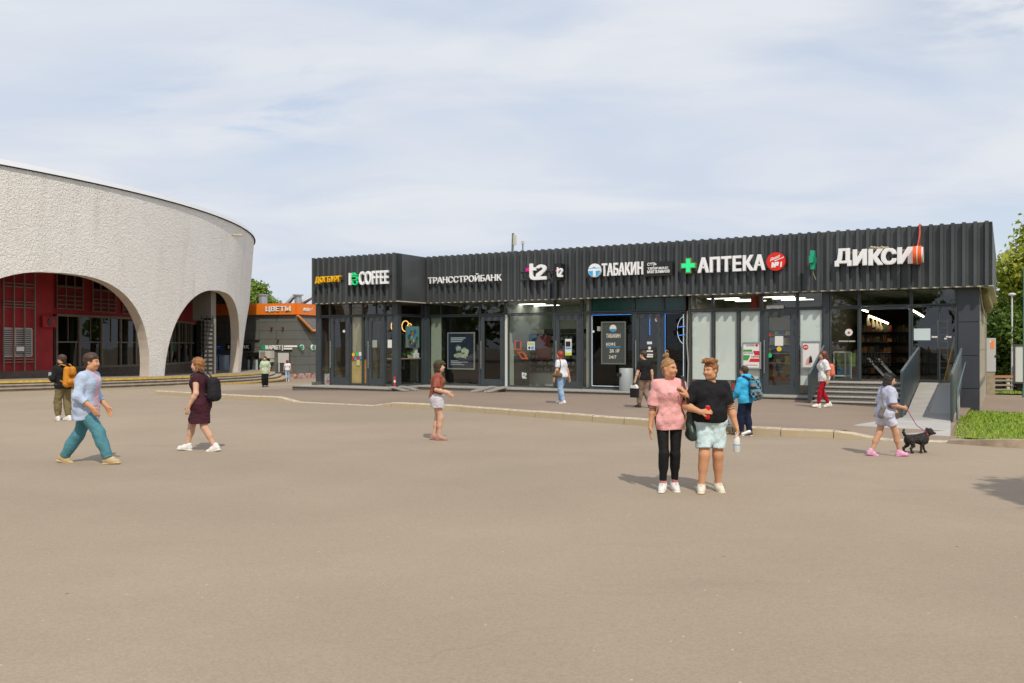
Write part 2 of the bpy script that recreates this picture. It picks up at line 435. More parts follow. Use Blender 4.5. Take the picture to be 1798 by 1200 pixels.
# kerb line (front bottom edge in the photo, height of the kerb there)
KP = [(272, 693, .16), (380, 699.5, .16), (488, 705.5, .16), (522, 707, .012), (650, 713, .012), (690, 715.5, .16), (800, 722, .16), (1000, 738, .16),
      (1150, 750, .16), (1300, 763, .16), (1400, 768, .16), (1480, 771, .16), (1550, 774, .015), (1664, 777.5, .015)]
KW = [(gp(a, b), h) for a, b, h in KP]
IN = Vector((.5, .866, 0))        # towards the shop front
def kpoint(s):
    """s in 0..len-1 along kerb"""
    i = min(int(s), len(KW) - 2); f = s - i
    return KW[i][0].lerp(KW[i + 1][0], f), KW[i][1] * (1 - f) + KW[i + 1][1] * f
def kerb(name, s0, s1, label):
    """a run of separate kerb stones, each about a metre long with an open joint"""
    mb = MB(); rnd = random.Random(4); fine = [kpoint(s0 + (s1 - s0) * k / 400) for k in range(401)]
    cum = [0.]
    for (p, _), (q, _) in zip(fine[:-1], fine[1:]): cum.append(cum[-1] + (q - p).length)
    n = max(1, int(cum[-1] / 1.0)); st = cum[-1] / n
    def at_(d):
        i = min(max(int(np.searchsorted(cum, d)) - 1, 0), 399); f = (d - cum[i]) / max(1e-9, cum[i + 1] - cum[i]); return fine[i][0].lerp(fine[i + 1][0], f), fine[i][1] * (1 - f) + fine[i + 1][1] * f
    for k in range(n):
        j, jz = rnd.uniform(-.012, .012), rnd.uniform(-.008, .006); prev = None
        for e, d in enumerate((k * st + .008, (k + .33) * st, (k + .66) * st, (k + 1) * st - .008)):
            p, h = at_(d); gz = float(g(p.x, p.y)); q = p + IN * .24; h = h + jz * min(1, h * 8)
            cur = [(p.x, p.y + j, gz - .1), (p.x + .01, p.y + .012 + j, gz + h - .02), (p.x + .03, p.y + .035 + j, gz + h + .006), (q.x, q.y, gz + h + .006), (q.x, q.y, gz - .1)]
            if prev:
                for i in range(4): mb.add([prev[i], cur[i], cur[i + 1], prev[i + 1]], [(0, 1, 2, 3)], 1 if i == 0 else 0)
                if e == 3: mb.add(cur, [(4, 3, 2, 1, 0)], 0)
            else: mb.add(cur, [(0, 1, 2, 3, 4)], 0)
            prev = cur
    return tag(mb.build(name, [M_KERB, M_KERBY]), label, 'kerb', kind='structure')
kerb('kerb', 0, 3, 'short worn concrete kerb in front of the round station hall')
kerb('kerb', 3, 4, 'flush dropped kerb strip between two raised kerbs')
kerb('kerb', 4, 13, 'long worn yellowish kerb running past the shop row to the ramp')
ss = np.linspace(0, 13, 131); vv = np.array([.23, .4, .8, 1.4, 2., 3., 5., 8., 12., 16., 20.])
V = []
for s in ss:
    p, h = kpoint(s)
    for v_ in vv:
        q = p + IN * v_
        o = h + (.14 - h) * float(sstep((v_ - .15) / 1.6))
        if v_ > .2: o = .022 + (o - .022) * float(sstep(s / 1.6)) if s < 1.6 else o
        V.append((q.x, q.y, float(g(q.x, q.y)) + max(o, .022)))
n2 = len(vv)
F = [(a * n2 + b, (a + 1) * n2 + b, (a + 1) * n2 + b + 1, a * n2 + b + 1) for a in range(len(ss) - 1) for b in range(n2 - 1)]
tag(npobj('pavement', npmesh('pavement', V, F, M_PAVE)), 'asphalt pavement between kerb and shop row', 'pavement', kind='structure')

# ------------------------------------------------------------------ metro station hall (round, radius 38 m)
HC = Vector((-58.222, 59.34, 0)); HR = 38.614; HTOP = 10.45; HB = -.1
def hr(z): return HR - .75 * (1 - (z - HB) / (HTOP - HB))
def hp(th, r, z): a = math.radians(th); return (HC.x + r * math.cos(a), HC.y + r * math.sin(a), z)
def pfz(Y): return .242 - .015 * min(max(Y - 38, 0), 26)
def th_at(px, r):
    """polar angle where the view ray through column px first meets radius r"""
    t = (px - 899) / FPX; d = Vector((t, 1, 0)); a = d.dot(d); b = -2 * d.dot(HC); c = HC.dot(HC) - r * r
    Y = (-b - math.sqrt(max(0, b * b - 4 * a * c))) / (2 * a); p = d * Y - HC
    return math.degrees(math.atan2(p.y, p.x)), Y
def zpx(py, Y): return CAM_H - (py - 608) / FPX * Y

hall = thing('station_hall', 'round white stucco station hall with wide arches and a red inner wall', 'station', (HC.x, HC.y, 0))
HBs = (HC.x, HC.y, 0)
A0, AP, AW, AZ = -1.55, 21.85, 9.78, 5.62
def arch_z(th):
    s = abs(((th - A0 + AP / 2) % AP) - AP / 2) / AW
    return None if s >= 1 else AZ * (1 - s ** 2.5) ** .45
cols = []                        # (theta, zlow, inarch)
k0, k1 = -4, 2
for k in range(k0, k1 + 1):
    c = A0 + k * AP
    cols.append((c - AP / 2 + 1e-4, None))
    cols.append((c - AW - .35, None))
    zs = [-.35, .2, .7, 1.2, 1.7, 2.2, 2.7, 3.1, 3.5, 3.9, 4.25, 4.55, 4.8, 5.0, 5.18, 5.32, 5.43, 5.51, 5.57]
    ls = []
    for z in zs:
        q = max(0, z / AZ); s = (1 - q ** (1 / .45)) ** (1 / 2.5); ls.append((s * AW, z))
    for s, z in ls: cols.append((c - s, z))
    cols.append((c, AZ))
    for s, z in reversed(ls): cols.append((c + s, z))
    cols.append((c + AW + .35, None))
cols.append((A0 + k1 * AP + AP / 2, None))
THK = .62
mb = MB(HBs); rows = 14
def wallcol(th, zl, thick):
    z0 = -.9 if zl is None else zl
    return [hp(th, hr(z0 + (HTOP - z0) * i / rows) - thick, z0 + (HTOP - z0) * i / rows) for i in range(rows + 1)]
prev = None
for th, zl in cols:
    a, b = wallcol(th, zl, 0), wallcol(th, zl, THK)
    if prev:
        pa, pb, pz = prev
        for i in range(rows):
            mb.add([pa[i], a[i], a[i + 1], pa[i + 1]], [(0, 1, 2, 3)], 0, True)
            mb.add([pb[i + 1], b[i + 1], b[i], pb[i]], [(0, 1, 2, 3)], 1, True)
        if zl is not None and pz is not None: mb.add([pb[0], b[0], a[0], pa[0]], [(0, 1, 2, 3)], 2, True)
    prev = (a, b, zl)
M_SOFF = mat('smooth_plaster', (.62, .55, .47), .9, var=.08, vscale=1.5, bump=.2, bscale=30)
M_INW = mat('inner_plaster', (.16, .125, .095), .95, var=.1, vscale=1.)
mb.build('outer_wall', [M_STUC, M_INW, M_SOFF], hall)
# coping above the wall
mb = MB(HBs); prev = None
for i in range(121):
    th = -100 + 160 * i / 120
    c = [hp(th, HR + .04, HTOP), hp(th, HR + .04, HTOP + .045), hp(th, HR + .12, HTOP + .045), hp(th, HR + .06, HTOP + .30), hp(th, HR - .9, HTOP + .34), hp(th, HR - .9, HTOP - .2)]
    if prev:
        for k in range(5): mb.add([prev[k], c[k], c[k + 1], prev[k + 1]], [(0, 1, 2, 3)], 1 if k < 2 else 0, True)
    prev = c
mb.build('coping', [mat('pale_sheet_metal', (.78, .80, .83), .4, .0), mat('coping_shadow_gap', (.07, .07, .07), .7)], hall)
# hidden roof deck, added with the arcade ceiling to block daylight inside
mb = MB(HBs); n = 96
mb.add([hp(360 * i / n, HR - .8, HTOP - .25) for i in range(n)], [tuple(range(n))], 0)
mb.add([hp(360 * i / n, HR - .5, 7.0) for i in range(n)], [tuple(range(n))], 1)
mb.build('roof', [mat('roof_felt', (.12, .12, .12), .9), M_INW], hall)
# the far half of the drum keeps daylight out
DR = 34.1
M_RED = mat('red_wall', (.30, .014, .02), .75, var=.15, vscale=2.)
M_BROWN = mat('brown_frame', (.21, .165, .125), .6, var=.15, vscale=3.)
M_PLI = mat('brown_plinth', (.13, .095, .075), .8, var=.2, vscale=4.)
def ring(mb, t0, t1, r, z0, z1, m=0, n=None, r1=None):
    n = n or max(1, int(abs(t1 - t0) / 1.5)); r1 = r if r1 is None else r1
    for i in range(n):
        a, b = t0 + (t1 - t0) * i / n, t0 + (t1 - t0) * (i + 1) / n
        mb.add([hp(a, r, z0), hp(b, r, z0), hp(b, r1, z1), hp(a, r1, z1)], [(0, 1, 2, 3)], m, True)
def rbox(mb, t0, t1, r0, r1, z0, z1, m=0):
    """curved block between two radii (r1 is the outer face)"""
    n = max(1, int(abs(t1 - t0) / 2))
    ring(mb, t0, t1, r1, z0, z1, m, n); ring(mb, t1, t0, r0, z0, z1, m, n)
    for i in range(n):
        a, b = t0 + (t1 - t0) * i / n, t0 + (t1 - t0) * (i + 1) / n
        for z in (z0, z1): mb.add([hp(a, r0, z), hp(b, r0, z), hp(b, r1, z), hp(a, r1, z)], [(0, 1, 2, 3)], m)
    for a in (t0, t1): mb.add([hp(a, r0, z0), hp(a, r1, z0), hp(a, r1, z1), hp(a, r0, z1)], [(0, 1, 2, 3)], m)
thR, YR = th_at(95, DR)            # edge of the red bay
T_END = th_at(340, DR)[0] + 9
zg0, zg1 = .62, 3.55               # glazing of the drum
mb = MB(HBs)
ring(mb, -75, T_END, DR, zg1 + .12, 7.0, 0)
ring(mb, -75, T_END, DR, -1, zg0 - .08, 1)
ring(mb, T_END, 150, DR, -1.2, 7.0, 2); ring(mb, 150, 285, DR, -1.2, 7.0, 2)
mb.build('drum_wall', [M_RED, M_PLI, M_INW], hall)
# dark hall behind the glazing
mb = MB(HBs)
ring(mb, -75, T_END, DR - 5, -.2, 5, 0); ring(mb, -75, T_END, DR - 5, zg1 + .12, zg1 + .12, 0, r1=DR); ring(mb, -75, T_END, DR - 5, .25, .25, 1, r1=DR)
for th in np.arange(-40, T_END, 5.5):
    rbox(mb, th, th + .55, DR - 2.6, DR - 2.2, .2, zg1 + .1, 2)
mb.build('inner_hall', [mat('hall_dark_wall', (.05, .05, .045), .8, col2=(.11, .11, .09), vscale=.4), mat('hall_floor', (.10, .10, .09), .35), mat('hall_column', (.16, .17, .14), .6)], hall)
# curtain wall: one window per bay between posts
thp = [thR + .25]
for px in (139, 178, 211, 238, 262, 283, 300, 314, 326, 335, 341): thp.append(th_at(px, DR)[0])
for a, b in zip(thp[:-1], thp[1:]):
    fr = MB(HBs)
    rbox(fr, a - .10, a + .10, DR - .12, DR + .07, zg0, zg1)
    rbox(fr, a, b, DR - .10, DR + .05, zg0 - .08, zg0 + .05); rbox(fr, a, b, DR - .10, DR + .06, zg1, zg1 + .14)
    zm = zg0 + (zg1 - zg0) * .50
    rbox(fr, a, b, DR - .08, DR + .03, zm - .035, zm + .035)
    mid = (a + b) / 2; rbox(fr, mid - .025, mid + .025, DR - .05, DR + .02, zm, zg1)
    f = fr.build('window', M_BROWN, hall)
    p = MB(HBs); ring(p, a, b, DR - .03, zg0, zg1, 0, 2)
    p.build('pane', M_DKGLASS, f)
# small upper windows with brown grilles, set in dark reveals
def grille(px0, px1, py0, py1, r, nv, nh):
    a, Ya = th_at(px0, r); b, Yb = th_at(px1, r); z0, z1 = zpx(py1, Yb), zpx(py0, Ya)
    m = MB(HBs); rbox(m, a, b, r - .05, r + .015, z0, z1, 1)
    for i in range(nv + 1):
        q = a + (b - a) * i / nv; rbox(m, q - .04, q + .04, r + .05, r + .11, z0, z1, 0)
    for i in range(nh + 1):
        q = z0 + (z1 - z0) * .34 * i / nh; rbox(m, a, b, r + .06, r + .10, q - .025, q + .025, 0)
    for q in (z1 - .95, z1 - .88): rbox(m, a, b, r + .06, r + .10, q - .02, q + .02, 0)
    w_ = m.build('window', [M_BROWN, mat('dark_red_recess', (.20, .013, .016), .8)], hall)
    p = MB(HBs); ring(p, a, b, r + .03, z1 - .85, z1, 0, 2); p.build('pane', M_DKGLASS, w_)
grille(98, 144, 474, 544, DR + .02, 3, 3)
grille(161, 201, 482, 549, DR + .02, 3, 3)
grille(214, 240, 490, 552, DR + .02, 3, 3)
# red bay that stands proud on the near side, with louvred window and tall bars
RB = DR + 1.0
tb, Yb_ = th_at(93, RB)
mb = MB(HBs); rbox(mb, -75, tb, DR - .2, RB, .52, 7.0, 0); rbox(mb, -75, tb - .002, DR - .2, RB + .02, -.8, .53, 1)
mb.build('red_bay', [M_RED, M_PLI], hall)
def tt(px): return th_at(px, RB)[0]
YB0 = th_at(30, RB)[1]
for seg in ((3, 58), (-62, -12), (-150, -85)):
    m = MB(HBs); xs = np.linspace(seg[0], seg[1], 4)
    for x in xs: rbox(m, tt(x) - .045, tt(x) + .045, RB + .10, RB + .18, zpx(652, YB0), 6.9, 0)
    for y in (632, 637, 541, 536, 531, 505, 499): rbox(m, tt(seg[0]), tt(seg[1]), RB + .08, RB + .13, zpx(y, YB0), zpx(y, YB0) + .05, 0)
    m.build('bar_screen', M_BROWN, hall)
for x0, x1 in ((5, 55), (-60, -14)):
    m = MB(HBs); z0, z1 = zpx(625, YB0), zpx(578, YB0)
    for q in (x0, (x0 + x1) / 2 - 5, x1): rbox(m, tt(q) - .06, tt(q) + .06, RB - .02, RB + .05, z0, z1, 0)
    rbox(m, tt(x0), tt(x1), RB - .02, RB + .05, z0 - .06, z0, 0); rbox(m, tt(x0), tt(x1), RB - .02, RB + .05, z1, z1 + .06, 0)
    for i in range(14):
        q = z0 + (z1 - z0) * (i + .5) / 14; rbox(m, tt(x0), tt(x1), RB + .01, RB + .03, q - .022, q + .022, 0)
    w_ = m.build('louvre_window', mat('white_louvre', (.46, .46, .44), .5), hall)
    p = MB(HBs); rbox(p, tt(x0), tt(x1), RB - .01, RB + .005, z0, z1); p.build('pane', mat('louvre_dark', (.03, .03, .03), .5), w_)
m = MB(HBs); rbox(m, tt(24.5), tt(38), RB + .19, RB + .195, zpx(617, YB0), zpx(609, YB0)); m.build('paper_notice', mat('paper', (.75, .75, .72), .8), hall)
m = MB(HBs); a = tt(76); zc = zpx(564, YB0); rbox(m, tt(70), tt(95), RB - .05, RB + .22, zc - .3, zc + .3, 0)
pc = Vector(hp(tt(84), RB + .24, zc + .02)); nrm = (pc - HC); nrm.z = 0; nrm.normalize()
m.tube([pc - nrm * .06, pc + nrm * .04], .2, 20, 1); m.tube([pc, pc + nrm * .07], .11, 16, 0)
m.build('alarm_box', [M_RED, mat('dark_grey', (.06, .055, .05), .5)], hall)
# duct, ladder rungs and small wall lamp
m = MB(HBs); c = atY(359, 548, 59.); m.box(c.x - .62, c.x + .62, c.y - .5, c.y + .5, c.z - .58, c.z + 2.8)
m.build('duct_box', mat('beige_duct', (.17, .15, .12), .7), hall)
c = atY(444.0, 416, 62.5)
m = MB(HBs); pw = hp(math.degrees(math.atan2(c.y - HC.y, c.x - HC.x)), HR - .1, c.z); pv = Vector(pw)
c2 = atY(420, 416, 59.0); m.tube([(c2.x + .45, c2.y - .7, c2.z), (c2.x - .2, c2.y - .5, c2.z + .05)], .07, 8, 0); m.tube([(c2.x - .2, c2.y - .5, c2.z + .05), (c2.x - .6, c2.y + .4, c2.z + .1)], .05, 6, 0)
m.build('wall_lamp', mat('lamp_beige', (.55, .45, .30), .6), hall)
lad = thing('wall_ladder', 'steel ladder in the dark arcade under the narrower arch', 'ladder', atY(365, 640, 58.))
m = MB(lad.location); a, b = atY(354, 562, 58.), atY(374, 562, 58.); z0 = pfz(58) ; mid_ = (a + b) / 2
for p in (a, mid_, b): m.tube([(p.x, p.y, z0), (p.x, p.y, a.z + .3)], .045, 6)
m.build('rail', mat('ladder_dark', (.05, .045, .04), .6), lad)
m = MB(lad.location)
for i in range(14):
    z = z0 + .3 + i * .29
    if z < a.z + .2: m.tube([(a.x, a.y - .03, z), (b.x, b.y - .03, z)], .035, 6)
m.build('rung', M_DARK, lad)
m = MB(lad.location); m.box(a.x, b.x, a.y + .5, a.y + .6, z0, a.z + .1); m.build('back_panel', mat('pale_panel', (.26, .25, .23), .7), lad)

# platform and round steps
mb = MB((0, 0, 0)); ths = np.arange(-90, 60.1, 2.)
rs = [DR - .3, HR - 1.2, HR + 1.15]
for a, b in zip(ths[:-1], ths[1:]):
    def P(t, r, dz=0):
        p = hp(t, r, 0); return (p[0], p[1], pfz(p[1]) + dz)
    for r0, r1 in zip(rs[:-1], rs[1:]): mb.add([P(a, r0), P(a, r1), P(b, r1), P(b, r0)], [(0, 1, 2, 3)], 0, True)
mb.build('platform', mat('platform_slabs', (.30, .25, .20), .85, var=.2, vscale=2.5, bump=.3, bscale=30))['kind'] = 'structure'
st = thing('curved_steps', 'curved stone steps with yellow painted edges round the station hall', 'steps', (HC.x, HC.y, 0))
radii = [HR + 1.15, HR + 1.65, HR + 2.15, HR + 2.65]
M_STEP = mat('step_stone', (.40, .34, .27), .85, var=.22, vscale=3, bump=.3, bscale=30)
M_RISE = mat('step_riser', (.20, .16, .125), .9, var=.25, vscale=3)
for k in range(4):
    m = MB((HC.x, HC.y, 0)); y_ = MB((HC.x, HC.y, 0))
    for a, b in zip(ths[:-1], ths[1:]):
        def P(t, r, dz):
            p = hp(t, r, 0); return (p[0], p[1], pfz(p[1]) + dz)
        zt, zb = -.15 * k, -.15 * (k + 1); r = radii[k]
        if k == 3: zb = -1.0
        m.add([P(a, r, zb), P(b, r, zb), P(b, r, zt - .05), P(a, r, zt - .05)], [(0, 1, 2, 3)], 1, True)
        m.add([P(a, r + .03, zt - .05), P(b, r + .03, zt - .05), P(b, r + .03, zt), P(a, r + .03, zt)], [(0, 1, 2, 3)], 0, True)
        m.add([P(a, r, zt - .05), P(b, r, zt - .05), P(b, r + .03, zt - .05), P(a, r + .03, zt - .05)], [(0, 1, 2, 3)], 1, True)
        if k: m.add([P(a, radii[k - 1], zt), P(a, r + .03, zt), P(b, r + .03, zt), P(b, radii[k - 1], zt)], [(0, 1, 2, 3)], 0, True)
        else: m.add([P(a, r - .3, zt + .004), P(a, r + .03, zt + .004), P(b, r + .03, zt + .004), P(b, r - .3, zt + .004)], [(0, 1, 2, 3)], 0, True)
        if k in (0, 3):
            y_.add([P(a, r + .036, zt - .09), P(b, r + .036, zt - .09), P(b, r + .036, zt + .004), P(a, r + .036, zt + .004)], [(0, 1, 2, 3)], 0, True)
            y_.add([P(a, r - .08, zt + .009), P(a, r + .036, zt + .009), P(b, r + .036, zt + .009), P(b, r - .08, zt + .009)], [(0, 1, 2, 3)], 0, True)
    o = m.build('step', [M_STEP, M_RISE], st)
    if k in (0, 3): y_.build('yellow_edge', M_YEL, o)

# ------------------------------------------------------------------ grey and orange building beyond the plaza
ob = thing('market_building', 'grey panelled two storey building with a bright orange roof band', 'building', atY(480, 668, 72))
Yc = 71.5
def bp_(px): return atY(px, 608, Yc + (521 - px) * .014) if px <= 521 else atY(px, 608, Yc + (px - 521) * .085)
pts = [bp_(180), bp_(521), bp_(640)]
pts = [Vector((p.x, p.y, 0)) for p in pts]
def wallq(mb, a, b, z0, z1, off=0., m=0):
    d = (b - a).normalized(); nn = Vector((d.y, -d.x, 0)) * off
    p, q = a + nn, b + nn
    mb.add([(p.x, p.y, z0), (q.x, q.y, z0), (q.x, q.y, z1), (p.x, p.y, z1)], [(0, 1, 2, 3)], m)
def wbox(mb, a, b, z0, z1, o0, o1, m=0):
    d = (b - a).normalized(); nn = Vector((d.y, -d.x, 0))
    v = [a + nn * o0, b + nn * o0, b + nn * o1, a + nn * o1]
    mb.add([(p.x, p.y, z) for z in (z0, z1) for p in v], [(0, 3, 2, 1), (4, 5, 6, 7), (0, 1, 5, 4), (1, 2, 6, 5), (2, 3, 7, 6), (3, 0, 4, 7)], m)
zt_, zb_, zbase = CAM_H + 75.2 / FPX * Yc, CAM_H + 55.4 / FPX * Yc, -.45
mb = MB(ob.location)
for a, b in zip(pts[:-1], pts[1:]):
    wbox(mb, a, b, zbase, zb_, -6, 0, 0)
    n = int((b - a).length / 1.75); z = zbase
    while z < zb_:                       # panel joints
        wbox(mb, a, b, z - .012, z + .012, 0, .008, 1); z += .72
    for i in range(1, n):
        p = a.lerp(b, i / n); q = a.lerp(b, i / n + .002)
        for r in range(8):
            if (r + i) % 2: wbox(mb, p, q, zbase + r * .72, min(zb_, zbase + (r + 1) * .72), 0, .008, 1)
mb.build('wall', [mat('grey_facade_panel', (.125, .13, .115), .6, var=.1, vscale=.6), mat('panel_joint', (.05, .05, .045), .8)], ob)
mb = MB(ob.location)
for a, b in zip(pts[:-1], pts[1:]): wbox(mb, a, b, zb_, zt_, -6.2, .25, 0)
mb.build('roof_band', mat('orange_panel', (.80, .20, .015), .5, var=.05, vscale=.5), ob)
mb = MB(ob.location)
for a, b in zip(pts[:-1], pts[1:]): wbox(mb, a, b, -1.6, zbase, -6, .12, 0)
def rubble():
    m = bpy.data.materials.new('rubble_stone'); m.use_nodes = True; t = m.node_tree; b = t.nodes['Principled BSDF']; b.inputs['Roughness'].default_value = .9
    tcn = t.nodes.new('ShaderNodeTexCoord'); v = t.nodes.new('ShaderNodeTexVoronoi'); v.inputs['Scale'].default_value = 4.5
    t.links.new(tcn.outputs['Object'], v.inputs['Vector'])
    sp = t.nodes.new('ShaderNodeSeparateColor'); t.links.new(v.outputs['Color'], sp.inputs[0])
    r = t.nodes.new('ShaderNodeValToRGB'); e = r.color_ramp.elements
    e[0].color = (.22, .10, .09, 1); e[1].color = (.55, .42, .36, 1); e.new(.5).color = (.42, .24, .21, 1)
    t.links.new(sp.outputs[0], r.inputs[0]); t.links.new(r.outputs[0], b.inputs['Base Color'])
    return m
mb.build('stone_base', rubble(), ob)
def onw(mb, px0, px1, py0, py1, o0, o1, m=0):
    """block on the front wall between photo columns and rows"""
    a, b = bp_(px0), bp_(px1); a.z = b.z = 0; Y = (a.y + b.y) / 2
    wbox(mb, a, b, zpx(py1, Y), zpx(py0, Y), o0, o1, m)
M_GW = mat('grey_window_frame', (.11, .115, .105), .5)
def bwin(px0, px1, py0, py1, mull=(), vm=()):
    f = MB(ob.location); onw(f, px0 - 1, px1 + 1, py0 - 1, py0, 0, .1); onw(f, px0 - 1, px1 + 1, py1, py1 + 1.2, 0, .22); onw(f, px0 - 1, px0, py0, py1, 0, .1); onw(f, px1, px1 + 1, py0, py1, 0, .1)
    for q in mull: onw(f, q - .6, q + .6, py0, py1, .0, .09)
    for q in vm: onw(f, mull[0] if mull else px0, px1, q - .5, q + .5, 0, .08)
    o = f.build('window', M_GW, ob)
    p = MB(ob.location); onw(p, px0, px1, py0, py1, .0, .03); p.build('pane', mat('far_glass', (.035, .045, .04), .05, 0, .6), o)
bwin(377, 398, 562, 595, (384, 396), (579,)); bwin(433, 456, 561, 596, (447,)); bwin(330, 352, 562, 595, (341,)); bwin(405, 426, 561, 596, (415,))
f = MB(ob.location); onw(f, 488, 510, 615, 651, 0, .06, 1); onw(f, 489.5, 508, 620, 637.5, .06, .12, 0); onw(f, 490, 492, 637, 655, .06, .1, 0); onw(f, 487.5, 510, 654, 656, 0, .3, 1)
f.build('window', [mat('white_blind', (.55, .55, .53), .6), mat('dark_reveal', (.06, .06, .055), .7)], ob)
for k, x0 in enumerate((433, 447)):
    d = MB(ob.location); onw(d, x0, x0 + 11, 622, 664, .0, .08, 0); d2 = d.build('door', M_GW, ob)
    p = MB(ob.location); onw(p, x0 + 1.8, x0 + 9.5, 626, 656, .08, .10, 0); onw(p, x0 + 3, x0 + 7, 632, 650, .10, .11, 1); p.build('pane', [mat('far_glass'), mat('pale_poster', (.45, .55, .6), .6)], d2)
m = MB(ob.location); onw(m, 432, 462, 617, 619, 0, .5); m.build('door_canopy', M_GW, ob)
# sloping slate roof piece with orange trim on the set-back wing
m = MB(ob.location)
a, b, c, d = [bp_(q) for q in (521, 538, 600, 600)]
def wp(px, py, off):
    p = bp_(px); Y = p.y; q = Vector((p.x, p.y, zpx(py, Y))); dd = (pts[2] - pts[1]).normalized(); return q + Vector((dd.y, -dd.x, 0)) * off
m.add([wp(523, 555, .06), wp(540, 580, .5), wp(620, 580, .5), wp(620, 555, .06)], [(0, 1, 2, 3)], 0)
m.tube([wp(520.5, 554, .12), wp(538.5, 581, .55), wp(620, 582, .55)], .11, 6, 1)
m.build('slate_slope', [mat('slate', (.16, .15, .14), .8, var=.35, vscale=9.), mat('orange_trim', (.75, .28, .06), .5)], ob)
for px in (450, 513):
    m = MB(ob.location); p = bp_(px); m.tube([(p.x, p.y + 2, zt_ - .2), (p.x, p.y + 2, zpx(516 if px < 480 else 517, p.y))], .36 if px < 480 else .3, 10)
    m.tube([(p.x, p.y + 2, zpx(517, p.y)), (p.x, p.y + 2, zpx(515, p.y))], .45, 10); m.build('chimney_pipe', mat('zinc', (.50, .52, .54), .35, .5), ob)
m = MB(ob.location); p = bp_(521)
m.tube([p + Vector((-1.6, 2.5, zt_ - p.z - .1)), p + Vector((-.9, 2.5, zt_ - p.z + .7)), p + Vector((-.2, 2.5, zt_ - p.z + .1)), p + Vector((.9, 2.5, zt_ - p.z + .8)), p + Vector((2.0, 2.6, zt_ - p.z + .1))], .22, 8)
m.build('roof_duct', mat('zinc'), ob)

def wsign(name, label, px0, px1, py0, py1, build):
    a = bp_(px0); o = thing(name, label, 'sign', (a.x, a.y, zpx(py1, a.y)))
    build(o); return o
def wtext(o, s, px0, px1, py0, py1, off, m, bold=.01, child='lettering', t=.08):
    a, b = bp_(px0), bp_(px1); d = b - a; d.z = 0; ln = d.length; d.normalize(); nn = Vector((d.y, -d.x, 0)); Y = (a.y + b.y) / 2
    z0, z1 = zpx(py1, Y), zpx(py0, Y); mb = MB(o.location)
    v, f = text_geo(s, bold); A = Vector((a.x, a.y, 0))
    mb.add([tuple(A + d * (ln * q[0]) + nn * (off + t * q[2]) + Vector((0, 0, z0 + (z1 - z0) * q[1]))) for q in v], f, 0)
    mb.build(child, m, o)
def onws(o, px0, px1, py0, py1, o0, o1, name, m):
    mb = MB(o.location); onw(mb, px0, px1, py0, py1, o0, o1); mb.build(name, m, o)
M_LETW = mat('white_letter', (.82, .81, .78), .4)
M_GREENR = mat('green_round', (.02, .30, .14), .5)
o = wsign('shop_sign', 'large white letters spelling flowers on the orange roof band', 470, 515, 538, 549, lambda o: None)
wtext(o, 'ЦВЕТЫ', 470, 514, 538, 549, .28, M_LETW, .035)
o = wsign('shop_sign', 'white cafe lettering on the orange band nearest the shop row', 527, 575, 538, 551, lambda o: None)
wtext(o, 'кафе', 527, 541, 540, 548.5, .28, M_LETW, .015); wtext(o, 'Орехово', 542, 575, 538, 550.5, .28, M_LETW, .015)
def disc_on(o, px, py, rpx, off, m, name='round_logo'):
    p = bp_(px); Y = p.y; r = rpx / FPX * Y; mb = MB(o.location); z = zpx(py, Y)
    d = (pts[1] - pts[0]).normalized() if px <= 521 else (pts[2] - pts[1]).normalized(); nn = Vector((d.y, -d.x, 0)); c = Vector((p.x, p.y, z)) + nn * off
    v = [c + d * (r * math.cos(k * math.pi / 12)) + Vector((0, 0, r * math.sin(k * math.pi / 12))) for k in range(24)]
    mb.add([tuple(q) for q in v] + [tuple(q - nn * .15) for q in v], [tuple(range(24))] + [(k, k + 24, (k + 1) % 24 + 24, (k + 1) % 24) for k in range(24)], 0)
    mb.build(name, m, o)
o = wsign('shop_sign', 'long white market lettering ending in a green round logo above the blind window', 463, 532, 606, 616, lambda o: None)
wtext(o, 'МАРКЕТ', 468, 495.5, 606.5, 614, .12, M_LETW, .05); onws(o, 497, 498.2, 606, 616, .1, .18, 'divider', M_LETW)
onws(o, 500, 523, 606.8, 609.8, .1, .18, 'lettering', M_LETW); onws(o, 500, 514.5, 611, 614, .1, .18, 'lettering', M_LETW)
disc_on(o, 464.5, 610.5, 4.6, .2, M_GREENR); disc_on(o, 527, 610.5, 4.9, .24, M_LETW); disc_on(o, 526, 610.5, 3.9, .27, M_GREENR)
o = wsign('shop_sign', 'white market lettering with green round logo partly hidden behind the coffee corner', 542, 575, 606, 616, lambda o: None)
wtext(o, 'МАРКЕТ', 549, 580, 607, 614.5, .12, M_LETW, .05); disc_on(o, 546, 610.5, 4.9, .2, M_LETW); disc_on(o, 547, 610.5, 4.0, .23, M_GREENR)
o = wsign('shop_sign', 'black sign box with white capitals behind the slender end pillar', 400, 442, 605, 615, lambda o: None)
onws(o, 400, 442, 604, 615, 0, .2, 'box', M_DARK); wtext(o, 'АК', 427.5, 440, 606.5, 612.5, .2, M_LETW, .03); onws(o, 403, 405, 606.5, 612.5, .2, .26, 'lettering', M_LETW)
o = wsign('info_sign', 'small blue sign board seen through the narrower arch', 378, 389, 606, 615, lambda o: None)
onws(o, 378, 389.5, 606, 615, .02, .16, 'board', mat('sign_blue', (.02, .12, .62), .4))
onws(o, 379.5, 388, 608.3, 609.8, .16, .17, 'lettering', M_LETW); onws(o, 381, 386, 611.5, 612.2, .16, .17, 'lettering', M_LETW)
